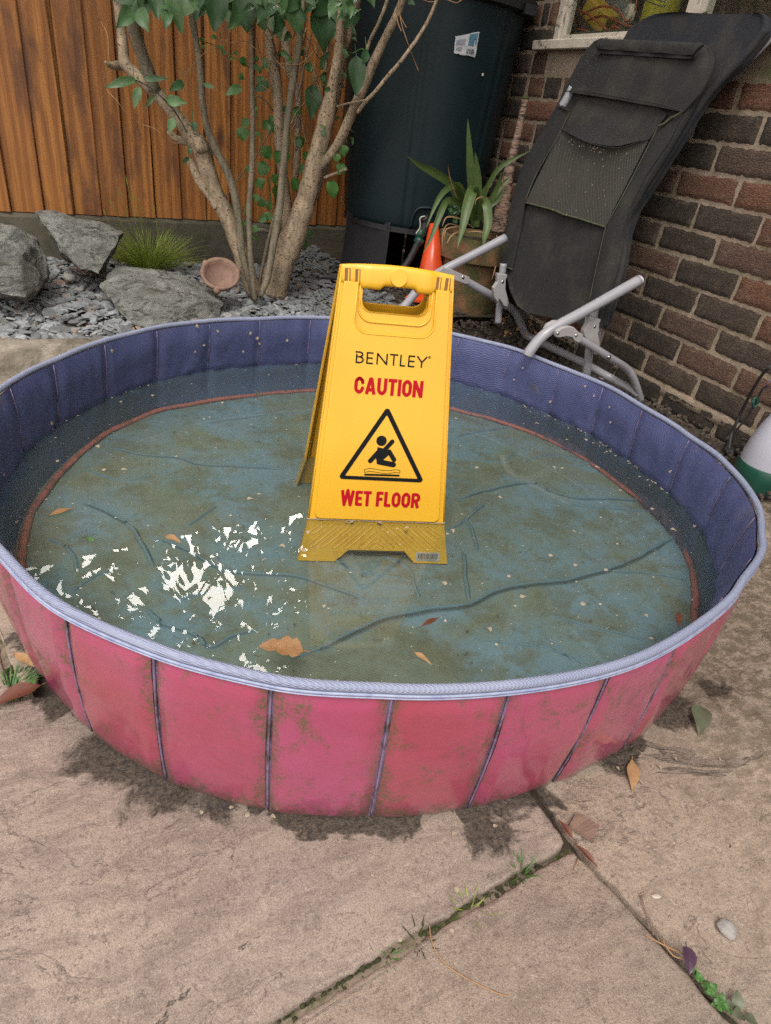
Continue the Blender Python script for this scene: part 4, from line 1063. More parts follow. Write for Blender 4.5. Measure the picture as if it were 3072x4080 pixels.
# rear leaf (mirror lean, seen past the left edge)
SV2 = (-SNH * math.sin(AL) + V((0, 0, math.cos(AL)))).normalized(); SN2 = SU.cross(SV2)
RO = SO + SNH * .262; L2 = .556
RO = SO + SV * .556 - SV2 * .556 + SNH * .020
MR = frame_M(RO, SU, SV2, SN2)
plate('rear_panel', [[(-.153, 0), (-.080, 0), (-.053, .0255), (.060, .0255), (.084, 0), (.1535, 0), (.137, .088), (.1025, .552), (-.1025, .552), (-.137, .088)], hole], .0012, .0006, MT['yellow'], sign, MR)
for s in (-1, 1): flange(s, MR @ Matrix.Diagonal((1, 1, -1, 1)), sign, 'rear_flange', .016); flange(s, MR, sign, 'rear_flange', .012)
rib('rear_bead', [(-.126, .09), (-.098, .53)], .0018, sign, MR @ Matrix.Translation((0, 0, .002)))
# lettering
TM = lay(.0070)
def tx(body, u0, u1, v0, v1, mat, off, name='lettering', rot=0):
    M = TM @ Matrix.Translation(((u0 + u1) / 2, (v0 + v1) / 2, 0)) @ Matrix.Rotation(rot, 4, 'Z')
    return text(name, body, v1 - v0, u1 - u0, MT[mat], sign, M, off)
# brand wordmark drawn as strokes, B left open at its top left
def strokes(name, segs, w_, mat, z=.0070):
    objs = []
    for pts in segs:
        P = [V(p) for p in pts]
        for i in range(len(P) - 1):
            d = (P[i + 1] - P[i]).normalized(); nn = V((-d.y, d.x)) * w_ / 2
            a, b = P[i] - d * 0, P[i + 1] + d * 0
            objs.append([tuple(a + nn), tuple(a - nn), tuple(b - nn), tuple(b + nn)])
    mb = MB()
    for q, p4 in enumerate(objs):
        vs = [MF @ V((x, y, z + .0002 + .000004 * q)) for x, y in p4] + [MF @ V((x, y, z - .0008)) for x, y in p4]
        mb.add(vs, [(0, 3, 2, 1)[::-1], (0, 1, 5, 4), (1, 2, 6, 5), (2, 3, 7, 6), (3, 0, 4, 7)])
    for pts in segs:                       # round joints
        for (x, y) in pts[1:-1]:
            vs = [MF @ V((x + w_ / 2 * math.cos(a), y + w_ / 2 * math.sin(a), z + .00025)) for a in [2 * PI * k / 10 for k in range(10)]]
            mb.add(vs, [tuple(range(10))])
    return mb.build(name, MT[mat], sign, smooth=False)
def rr(x0, y0, x1, y1, r, a0=0, a1=360, n=6):
    pts = []
    for cx, cy, s0 in ((x1 - r, y1 - r, 0), (x0 + r, y1 - r, 90), (x0 + r, y0 + r, 180), (x1 - r, y0 + r, 270)): pts += arc(cx, cy, r, s0, s0 + 90, n)
    return pts
def letter(ch_, w, h, s_):
    q = s_ / 2; r = min(w * .42, .0075); T, Bm, Rt = h - q, q, w - q
    if ch_ == 'O': p = rr(q, Bm, Rt, T, r); return [p + [p[0], p[1]]]
    if ch_ == 'C': return [[(Rt, h * .64)] + arc(Rt - r, T - r, r, 0, 90, 6) + arc(q + r, T - r, r, 90, 180, 6) + arc(q + r, Bm + r, r, 180, 270, 6) + arc(Rt - r, Bm + r, r, 270, 360, 6) + [(Rt, h * .36)]]
    if ch_ == 'U': return [[(q, h)] + arc(q + r, Bm + r, r, 180, 270, 6) + arc(Rt - r, Bm + r, r, 270, 360, 6) + [(Rt, h)]]
    if ch_ == 'A': return [[(q, 0), (w / 2 - .0012, T), (w / 2 + .0012, T), (Rt, 0)], [(w * .24, h * .27), (w * .76, h * .27)]]
    if ch_ == 'T': return [[(0, T), (w, T)], [(w / 2, h), (w / 2, 0)]]
    if ch_ == 'I': return [[(w / 2, 0), (w / 2, h)]]
    if ch_ == 'N': return [[(q, 0), (q, h)], [(q, h - q * .4), (Rt, q * .4)], [(Rt, 0), (Rt, h)]]
    if ch_ == 'W': return [[(q * .8, h), (w * .27, q * .4), (w * .5, h), (w * .73, q * .4), (w - q * .8, h)]]
    if ch_ == 'E': return [[(w, T), (q, T), (q, Bm), (w, Bm)], [(q, h / 2), (w * .92, h / 2)]]
    if ch_ == 'F': return [[(w, T), (q, T), (q, 0)], [(q, h * .5), (w * .90, h * .5)]]
    if ch_ == 'L': return [[(q, h), (q, Bm), (w, Bm)]]
    if ch_ == 'R': return [[(q, 0), (q, T)] + arc(Rt - r * .8, T - r * .8, r * .8, 90, 0, 6) + arc(Rt - r * .8, h * .47 + r * .8, r * .8, 0, -90, 6) + [(q, h * .47)], [(w * .52, h * .47), (Rt - .0005, 0)]]
def blockword(name, word, x0, x1, y0_, h, s_, wd, gap=.0020):
    tot = sum(wd[c] for c in word) + gap * (len(word) - 1); k = (x1 - x0 - gap * (len(word) - 1)) / (tot - gap * (len(word) - 1)); x = x0; out = []
    for c in word:
        if c != ' ':
            for pth in letter(c, wd[c] * k, h, s_): out.append([(x + u, y0_ + v) for u, v in pth])
        x += wd[c] * k + gap
    strokes(name, out, s_, 'red')
WDT = {'C': 19.5, 'A': 21.5, 'U': 19.5, 'T': 17.5, 'I': 6.6, 'O': 19.5, 'N': 20.5, 'W': 29, 'E': 15.5, ' ': 6, 'F': 15.5, 'L': 14.5, 'R': 19.5}
WDT = {k_: v * .001 for k_, v in WDT.items()}
blockword('caution_lettering', 'CAUTION', -.0655, .0640, .3365, .0310, .0062, WDT)
blockword('wet_floor_lettering', 'WET FLOOR', -.0765, .0805, .1200, .0305, .0061, WDT)
H = .0205; y0 = .3915; x = -.0675; lt = []
B = lambda u, v: (x + u, y0 + v)
# B
lt += [[B(.0022, 0), B(.0022, .0160)], [B(0, H - .001), B(.0075, H - .001), B(.0105, H - .0025), B(.0115, H - .0050), B(.0100, H - .0078), B(.0075, H - .0092), B(.0036, H - .0092)], [B(.0075, H - .0092), B(.0115, H - .0110), B(.0128, H - .0145), B(.0112, H - .0180), B(.0078, .0010), B(.0012, .0010)]]
x += .0175
lt += [[B(.0012, 0), B(.0012, H)], [B(.0012, H - .001), B(.0108, H - .001)], [B(.0012, H / 2), B(.0102, H / 2)], [B(.0012, .001), B(.0108, .001)]]
x += .0160
lt += [[B(.0012, 0), B(.0012, H - .001), B(.0162, .001), B(.0162, H)]]
x += .0195
lt += [[B(.0012, H - .001), B(.0142, H - .001)], [B(.0077, H), B(.0077, 0)]]
x += .0175
lt += [[B(.0012, H), B(.0012, .001), B(.0090, .001)]]
x += .0130
lt += [[B(.0012, 0), B(.0012, H)], [B(.0012, H - .001), B(.0108, H - .001)], [B(.0012, H / 2), B(.0102, H / 2)], [B(.0012, .001), B(.0108, .001)]]
x += .0140
lt += [[B(0, H), B(.0080, .0095), B(.0080, 0)], [B(.0160, H), B(.0080, .0095)]]
SCL = (.1335) / (x + .0160 + .0675)
lt = [[(-.0675 + (p[0] + .0675) * SCL, p[1]) for p in s] for s in lt]
strokes('wordmark', lt, .0027, 'black')
strokes('registered_mark', [arc(.0705, .4115, .0024, 0, 360, 12), [(.0698, .4102), (.0698, .4128), (.0708, .4128), (.0712, .4121), (.0706, .4115), (.0698, .4115)], [(.0706, .4115), (.0713, .4102)]], .0004, 'black')
# warning triangle with rounded corners
def rtri(T, Lc, Rc, r):
    pts = [V(T), V(Lc), V(Rc)]; out = []
    for i in range(3):
        p, a, b = pts[i], pts[i - 1], pts[(i + 1) % 3]
        da, db = (a - p).normalized(), (b - p).normalized(); bis = (da + db).normalized(); half = da.angle(db) / 2
        c_ = p + bis * (r / math.sin(half)); 
        s_ = c_ + V((0, 0)); ta = p + da * (r / math.tan(half)); tb = p + db * (r / math.tan(half))
        a0 = math.atan2((ta - c_).y, (ta - c_).x); a1 = math.atan2((tb - c_).y, (tb - c_).x)
        while a1 - a0 > PI: a1 -= 2 * PI
        while a1 - a0 < -PI: a1 += 2 * PI
        out += [(c_.x + r * math.cos(a0 + (a1 - a0) * k / 8), c_.y + r * math.sin(a0 + (a1 - a0) * k / 8)) for k in range(9)]
    return out
plate('warning_triangle', [rtri((0, .3175), (-.0855, .1725), (.0855, .1725), .0055), rtri((0, .3005), (-.0715, .1795), (.0715, .1795), .0014)], .0003, 0, MT['black'], sign, lay(.0070))
def limb(pts, r):
    """capsule chain as plates"""
    out = []
    for i in range(len(pts) - 1):
        a, b = V(pts[i]), V(pts[i + 1]); d = (b - a).normalized(); an = math.degrees(math.atan2(d.y, d.x))
        out.append(arc(a.x, a.y, r, an + 90, an + 270, 8) + arc(b.x, b.y, r, an - 90, an + 90, 8))
    return out
shapes = [arc(*SG(685, 1235), .0100, 0, 350, 24)]
shapes += limb([SG(700, 1300), SG(755, 1240)], .0042) + limb([SG(672, 1300), SG(612, 1365)], .0045)
shapes += [[SG(660, 1275), SG(700, 1285), SG(712, 1320), SG(690, 1385), SG(655, 1385), SG(648, 1340)]]
shapes += limb([SG(690, 1345), SG(735, 1305), SG(766, 1358)], .0044) + limb([SG(670, 1372), SG(762, 1390)], .0052)
objs = [plate('fig', [s], .0003, 0, MT['black'], None, MF @ Matrix.Translation((0, 0, .0070 + .00001 * i))) for i, s in enumerate(shapes)]
join_meshes('slipping_figure', objs, sign)
plate('floor_bar', [[SG(573, 1448), SG(802, 1455), SG(801, 1467), SG(573, 1460)]], .0003, 0, MT['black'], sign, lay(.0070))
wv = [SG(573, 1420), SG(610, 1414), SG(650, 1419), SG(695, 1428), SG(740, 1428), SG(780, 1422), SG(805, 1427)]
wv2 = [SG(803, 1444), SG(778, 1440), SG(740, 1446), SG(695, 1446), SG(650, 1438), SG(610, 1433), SG(573, 1439)]
strokes('wave_outline', [wv + wv2 + [wv[0]]], .0008, 'black')
# barcode sticker
plate('barcode_sticker', [[(.0845, .0055), (.1365, .0055), (.1355, .0245), (.0850, .0245)]], .0003, 0, MT['sticker'], sign, lay(.0010))
mb = MB(); u = .089; rb2 = random.Random(3)
while u < .131:
    w_ = rb2.choice((.0004, .0007, .0010)); vs = [MF @ V((a, b, .00145)) for a, b in ((u, .0105), (u + w_, .0105), (u + w_, .0220), (u, .0220))]
    mb.add(vs, [(0, 1, 2, 3)]); u += w_ + rb2.choice((.0004, .0006, .0009))
for k in range(12):
    u = .090 + k * .0034; vs = [MF @ V((a, b, .00145)) for a, b in ((u, .0072), (u + .0014, .0072), (u + .0014, .0094), (u, .0094))]; mb.add(vs, [(0, 1, 2, 3)])
mb.build('barcode', MT['black'], sign, smooth=False)
rsc = random.Random(6); mb = MB()
mb.tube([MF @ V((-.1385 + .277 * i / 30, .0885 + .0012 * noise.noise(V((i * .5, 0, 0))), .0026)) for i in range(31)], .0010, 6, 1, col=.9)  # pale tube painted in as the meniscus highlight; the specks below are scum
for i in range(60):
    p = MF @ V((rsc.uniform(-.138, .138), .0888 + rsc.uniform(-.001, .002), .0035)); s_ = rsc.uniform(.0006, .0022)
    mb.add([p + V((-s_, 0, 0)), p + V((0, -s_ * .6, .0004)), p + V((s_, 0, s_ * .4)), p + V((0, s_ * .3, s_ * .7))], [(0, 1, 2, 3)], rsc.random())
mb.build('scum_and_meniscus_glint', MT['seed'], sign)
# ================================================================ LEAVES, SEEDS AND STONES
def flat_leaf(name, a, b, w, mat, label, cat='leaf', z=0, col=.4, lobes=0, kind=0, group=None, sag=.05, fold=.2, n=(0, 0, 1)):
    p, q = PZ(a[0], a[1], z), PZ(b[0], b[1], z); wd = w * (p - EYE).dot(-CB) / FD
    mb = MB(); mb.leaf(p, q, wd, n, col, sag, fold, kind, 10, lobes=lobes)
    d = (p - q).normalized(); mb.tube([p + V((0, 0, .0012)), p + d * wd * .25 + V((0, 0, .0016))], .0008, 5, 1)
    o = mb.build(name, MT[mat]); tag(o, label, cat, group); return o
flat_leaf('fallen_leaf', (1366, 1640), (1367, 1712), 27, 'dry', 'slim tan leaf lying on the right hand slab near the pool', z=.004, col=.9, kind=2)
flat_leaf('fallen_leaf', (1512, 1525), (1512, 1588), 40, 'dull', 'dull green curled leaf on the wet slab right of the pool', z=.006, col=.9, fold=.35)
flat_leaf('fallen_leaf', (75, 1441), (27, 1409), 22, 'dry', 'orange tan leaf by the mossy joint at far left', z=.005, col=.9, kind=2)
flat_leaf('fallen_leaf', (92, 1480), (-25, 1532), 42, 'darkleaf', 'large glossy brown leaf at the left edge of the photo', z=.010, col=.6, fold=.45, kind=2)
flat_leaf('fallen_leaf', (68, 1484), (74, 1466), 12, 'vine', 'tiny bright green leaf above the large brown leaf', z=.012, col=.9)
flat_leaf('fallen_leaf', (1482, 2045), (1490, 2108), 30, 'purple', 'crumpled dark purple leaf standing in the right joint', z=.012, col=.6, fold=.7)
flat_leaf('fallen_leaf', (1240, 1815), (1205, 1770), 14, 'darkleaf', 'curled brown leaf in the joint above the slab corner', z=.008, col=.8, fold=.6, kind=2)
flat_leaf('fallen_leaf', (1240, 1822), (1296, 1880), 14, 'darkleaf', 'long curled brown leaf in the joint below the slab corner', z=.008, col=.6, fold=.6, kind=2)
flat_leaf('fallen_leaf', (655, 1408), (560, 1396), 66, 'dry', 'ragged brown leaf floating near the front rim of the pool', z=ZW + .003, col=.2, lobes=3.4, fold=.25)
flat_leaf('fallen_leaf', (160, 1098), (100, 1117), 15, 'dry', 'narrow brown leaf floating at the left side of the pool', z=ZW + .001, col=.1, kind=2)
flat_leaf('fallen_leaf', (358, 1158), (390, 1172), 18, 'dry', 'small tan leaf floating left of centre in the pool', z=ZW + .001, col=.5)
flat_leaf('fallen_leaf', (188, 1163), (203, 1170), 12, 'vine', 'small yellow green leaf floating near the left of the pool', z=ZW + .001, col=1)
flat_leaf('fallen_leaf', (893, 1408), (932, 1436), 14, 'dry', 'tan leaf floating in front of the sign near the rim', z=ZW + .001, col=.7, kind=2)
flat_leaf('fallen_leaf', (908, 1356), (950, 1334), 13, 'darkleaf', 'dark brown sliver of leaf floating beside the long wrinkle', z=ZW + .001, col=.2, kind=2)
flat_leaf('fallen_leaf', (1467, 1322), (1465, 1356), 14, 'darkleaf', 'brown leaf in the water beside the right floor piping', z=ZW + .001, col=.9, kind=2)
flat_leaf('fallen_leaf', (1350, 740), (1372, 800), 26, 'dry', 'curled tan leaf on the grit under the lounger', z=.12, col=.5)
# bits of bark, stone, paint chip
def rockmesh(mb, c, d, seed, rot=0, col=.5, sub=2):
    bm = bmesh.new(); bmesh.ops.create_icosphere(bm, subdivisions=sub, radius=1)
    R = Matrix.Rotation(rot, 3, 'Z')
    for v in bm.verts:
        p = v.co.copy(); k = 1 + .28 * noise.noise(p * 1.3 + V((seed, 0, 0))) + .12 * noise.noise(p * 3.5 + V((0, seed, 0)))
        p = p * k; p = V((p.x * d[0], p.y * d[1], p.z * d[2])); v.co = R @ p + V(c)
    bm.verts.index_update(); mb.add([v.co.copy() for v in bm.verts], [tuple(v.index for v in f.verts) for f in bm.faces], col); bm.free()
def stone(name, x, y, z, wpx, ratio, mat, label, cat, seed, rot=0, hz=.6, group=None):
    c = PZ(x, y, z); s = wpx / 2 * (c - EYE).dot(-CB) / FD; mb = MB(); rockmesh(mb, c + V((0, 0, s * hz * .8)), (s, s * ratio, s * hz), seed, rot, .5, 3)
    return tag(mb.build(name, MT[mat], angle=45), label, cat, group)
MT['pebble'] = simple('pale_pebble', (.36, .345, .33), (.26, .25, .245), 60, .85, .7, 300, .002, dirt=(.16, .15, .13), dscale=60)
stone('grey_stone', 1568, 2010, 0, 42, .95, 'pebble', 'rounded grey stone alone on the right hand slab', 'stone', 3, .4, .5)
stone('paint_chip', 1418, 1937, 0, 20, .5, 'white_paint', 'small white paint chip on the right hand slab', 'paint chip', 8, -.3, .15)
c = PZ(1255, 1785, .006); mb = MB()
P4 = [PZ(1243, 1760, .004), PZ(1292, 1790, .004), PZ(1282, 1822, .004), PZ(1228, 1788, .004)]
mb.add([p + V((0, 0, .008)) for p in P4] + P4, [(0, 1, 2, 3), (0, 4, 5, 1), (1, 5, 6, 2), (2, 6, 7, 3), (3, 7, 4, 0)])
MT['barkchip'] = simple('bark_chip_wood', (.26, .17, .13), (.16, .10, .08), 30, .9, .8, 90, .003, stretch=(1, 5, 1))
tag(mb.build('bark_chip', MT['barkchip'], angle=30), 'pinkish brown bark chip beside the slab corner', 'bark chip')
for i, (x, y, w_) in enumerate(((1345, 893, 14), (1395, 905, 26), (1350, 870, 14), (1440, 960, 22), (1470, 975, 18), (1530, 945, 0), (1505, 1000, 18), (1425, 985, 14), (1330, 850, 12), (1535, 1010, 30), (1380, 925, 14), (1300, 820, 12), (1460, 1000, 12))):
    if w_: stone('pale_stone', x, y, .142, w_ * 1.25, .8, 'pebble', 'pale stone chip on the grit between pool rim and brick wall', 'stone', i * 3.1, i, .5, 'stone chips at the foot of the wall')
# seeds
seedm = None
def seed(p, s, an, lab, grp, nrm=None, c=None):
    global seedm
    if seedm is None:
        mb = MB(); mb.leaf((-.5, 0, 0), (.5, 0, .0), .72, (0, 0, 1), .5, .12, .15, 0, 6)
        seedm = mb.build('seed', MT['seed'])
        o = seedm
    else:
        o = seedm.copy(); C.objects.link(o)
    o.location = p; o.scale = (s, s, s)
    q = (V(nrm).to_track_quat('Z', 'Y') if nrm is not None else V((0, 0, 1)).to_track_quat('Z', 'Y'))
    from mathutils import Quaternion
    o.rotation_mode = 'QUATERNION'; o.rotation_quaternion = q @ Quaternion((0, 0, 1), an)
    tag(o, lab, 'seed', grp)
rs = random.Random(21)
W1 = [(262, 868), (268, 1015), (124, 996), (540, 1078), (1058, 1360), (1240, 1148), (1215, 1012), (1197, 1010), (1225, 950), (1265, 950), (1380, 1003), (1440, 1030), (1500, 1137), (1455, 1145), (1395, 1330), (1407, 1380), (1310, 1232), (1244, 1222), (967, 1154), (978, 1147), (665, 1150), (655, 1190), (960, 1260), (225, 1015), (560, 1068), (330, 855), (210, 965), (1135, 880), (1160, 915), (1290, 1010), (1330, 985), (985, 905), (1410, 1100), (480, 870), (1100, 1245), (1190, 1200), (700, 1310), (820, 1130), (880, 1140), (760, 1128), (440, 905), (610, 1180), (1030, 1010), (1080, 1075), (1340, 1060), (1260, 1305), (1130, 1290)]
for x, y in W1:
    seed(PZ(x, y, ZW + .0012), rs.uniform(.008, .013), rs.uniform(0, 6), 'papery tan seed case floating on the pool water', 'seed cases floating on the water')
for i in range(60):      # scum line where the liner meets the water
    t = rs.choice((rs.uniform(-25, 55), rs.uniform(70, 170), rs.uniform(-20, 30)))
    seed(PP(t, Rin(t, ZW) - .006 - rs.random() ** 2 * .03, ZW + .0015), rs.uniform(.004, .009), rs.uniform(0, 6), 'papery tan seed case floating on the pool water', 'seed cases floating on the water')
for x, y, z in [(440, 745, 0), (555, 730, 0), (560, 742, 0), (540, 720, 0), (470, 715, 0), (525, 760, 0), (425, 705, 0), (110, 915, 0), (240, 758, 0), (1112, 820, 0), (1265, 835, 0), (1285, 855, 0), (1190, 868, 0), (1318, 880, 0), (1320, 912, 0), (1130, 795, 0), (620, 735, 0), (420, 760, 0), (5, 1025, 0), (1450, 1020, 0), (1480, 1080, 0)]:
    # on the liner wall: march the ray until it meets the wall
    d = ray(x, y); t = .5
    while t < 4:
        p = EYE + d * t; a, r = pol(p)
        if p.z < ZR and r > Rin(a, max(p.z, ZF)) - .009 and p.y > .9: break
        t += .002
    a, r = pol(p); nn = V((CX - p.x, CY - p.y, .1)).normalized()
    seed(p + nn * .002, rs.uniform(.007, .012), rs.uniform(0, 6), 'dry seed case stuck to the inside of the pool wall', 'seed cases stuck to the liner', nn)
for x, y in [(435, 1640 + 115), (535, 1760), (590, 1765), (985, 1922), (975, 2012), (866, 2030), (805, 1893), (1335, 1515), (1410, 1655), (1425, 1657), (1335, 1660), (640, 1745), (500, 1745), (320, 1650), (1240, 1790), (1070, 1785), (980, 1800), (1385, 1690), (1460, 1640), (1450, 1700), (1555, 1640)]:
    seed(PZ(x, y, .003), rs.uniform(.005, .009), rs.uniform(0, 6), 'pale fallen seed case lying on the paving', 'seed cases on the paving')
# fine debris in the water: specks nobody could count
mb = MB(); 
for i in range(4200):
    t = rs.uniform(0, 360); r = .70 * math.sqrt(rs.random()); 
    on = rs.random() < .35
    p = PP(t, min(r, Rin(t, ZW) - .02), (ZW + .0008) if on else ZF + .006 + .004 * rs.random()); s = rs.uniform(.0006, .0015) * (1 if rs.random() < .90 else 2.4)
    a = rs.uniform(0, 6); e = rs.uniform(.3, 1)
    q = [p + V((s * math.cos(a + k * 1.57), s * math.sin(a + k * 1.57) * e, 0)) for k in range(4)]
    mb.add(q, [(0, 1, 2, 3)], 1. if on else rs.random() * .3, 0 if on else 1)
MT['speck'] = simple('dark_sediment', (.05, .035, .015), (.09, .065, .03), 50, .9, 0)
o = mb.build('floating_debris', [MT['seed'], MT['speck']], smooth=False); tag(o, 'fine specks of seed and dirt floating in the pool', kind='stuff')
# twigs
def twig(pts, r, z, label, mat='dry', name='twig'):
    mb = MB(); mb.tube([PZ(x, y, z + .002 * math.sin(i * 2)) for i, (x, y) in enumerate(pts)], r, 6, 4); tag(mb.build(name, MT[mat]), label, 'twig')
twig([(1386, 1935), (1392, 1960), (1405, 1990), (1412, 2020)], .0011, .004, 'dark twig lying across the right joint', 'barkchip')
twig([(1395, 2020), (1440, 2045), (1478, 2062)], .0009, .006, 'short pale twig lying in the joint above the purple leaf')
twig([(1430, 2030), (1455, 2065), (1485, 2075), (1490, 2100)], .0008, .008, 'bent dry stalk beside the purple leaf')
twig([(928, 1995), (935, 2040), (970, 2090), (1060, 2140), (1100, 2152)], .0007, .002, 'long curved pine needle on the bottom centre slab')
twig([(1248, 1855), (1242, 1880)], .0008, .004, 'tiny stem by the slab corner')
# weeds and moss in the joints
def tuft(name, x, y, n, h, spread, mat, label, cat, z=0., wd=.0016, seed_=0, lean=1.):
    r = random.Random(seed_ + int(x)); c = PZ(x, y, z); mb = MB()
    for i in range(n):
        a = r.uniform(0, 6.28); q = r.random() ** .6 * spread
        b = c + V((q * math.cos(a) * .5, q * math.sin(a) * .5, -.004)); e = b + V((q * math.cos(a) * lean, q * math.sin(a) * lean, h * r.uniform(.4, 1)))
        mb.leaf(b, e, wd * r.uniform(.7, 1.3), V((math.cos(a), math.sin(a), .4)), r.random(), .1, .2, 1, 4)
    return tag(mb.build(name, MT[mat]), label, cat)
def rosette(name, pts, s, mat, label, cat, z=.004, seed_=5):
    r = random.Random(seed_); mb = MB()
    for x, y in pts:
        c = PZ(x, y, z)
        for k in range(r.choice((2, 3, 4))):
            a = r.uniform(0, 6.28); d = V((math.cos(a), math.sin(a), r.uniform(.1, .5))); q = s * r.uniform(.7, 1.3)
            mb.leaf(c, c + d * q, q * .8, V((0, 0, 1)), r.random(), .15, .2, 0, 5)
    return tag(mb.build(name, MT[mat]), label, cat)
tuft('grass_tuft', 1130, 1885, 26, .022, .022, 'vine', 'small green grass tuft in the joint near the slab corner', 'grass tuft')
tuft('grass_tuft', 1018, 1962, 16, .016, .024, 'grass', 'sparse pale grass tuft beside a seed midway along the joint', 'grass tuft')
tuft('grass_tuft', 905, 2030, 22, .014, .020, 'moss', 'mossy tuft in the lower part of the diagonal joint', 'grass tuft')
tuft('grass_tuft', 842, 2062, 12, .012, .016, 'vine', 'smallest mossy tuft at the lower end of the joint', 'grass tuft')
tuft('grass_tuft', 20, 1488, 90, .018, .035, 'vine', 'dense mossy green tuft beside the glossy brown leaf', 'grass tuft', wd=.002)
rosette('joint_weed', [(1503, 2105), (1512, 2122), (1520, 2118), (1525, 2135), (1535, 2140), (1532, 2150), (1545, 2148), (1550, 2160), (1545, 2172), (1560, 2165), (1562, 2180), (1570, 2178)], .0085, 'vine', 'bright small leaved weed growing in the right joint', 'weed')
rosette('joint_weed', [(1592, 2182), (1606, 2194)], .018, 'dull', 'larger grey green weed leaf at the bottom right joint', 'weed', seed_=8)
# gritty dirt packed into the diagonal joint
MT['jointdirt'] = simple('joint_grit', (.27, .215, .165), (.17, .135, .10), 60, .95, .9, 220, .003, dirt=(.06, .075, .02), dscale=22, dpos=(.50, .62))
mb = MB(); vs = []; nJ = 260
for i in range(nJ + 1):
    p = J0.lerp(farB, i / nJ)
    for k_ in range(7):
        o_ = (k_ - 3) / 3 * .014; q = V((p.x, p.y)) + nb * (o_ - .001)
        vs.append((q.x, q.y, -.0045 - .006 * sst(o_ / .004) + .0022 * noise.noise(V((q.x * 120, q.y * 120, 0))) - (.010 if i < 26 else 0) * (1 - i / 26 if i < 26 else 0)))
mb.add(vs, [(i * 7 + j, i * 7 + j + 1, (i + 1) * 7 + j + 1, (i + 1) * 7 + j) for i in range(nJ) for j in range(6)])
vs = [(a0.x + lj.x * t_ + o_, a0.y + lj.y * t_, -.007) for t_ in (-.02, .2, .4, .7) for o_ in (-.02, .02)]; mb.add(vs, [(0, 1, 3, 2), (2, 3, 5, 4), (4, 5, 7, 6)])
structure(mb.build('joint_fill', MT['jointdirt']))
# moss lining in the joints
mb = MB(); r = random.Random(2)
def moss_line(a, b, n, w_, zt=-.012):
    for i in range(n):
        t = r.random(); p = V(a).lerp(V(b), t)
        rockmesh(mb, V((p.x + r.uniform(-w_, w_), p.y + r.uniform(-w_, w_), zt - r.random() * .006)), (r.uniform(.0018, .0045),) * 2 + (.0025,), r.random() * 9, 0, .5, 1)
moss_line(J0.lerp(JC, .12), JC, 120, .005, -.005); moss_line(V(g2(20, 1440)), V(g2(38, 1500)), 80, .008, -.004); moss_line(J0.lerp(JF, .5), JF, 80, .004, -.02)
o = mb.build('joint_moss', MT['moss']); tag(o, 'moss and grit filling the joints between the slabs', kind='stuff')
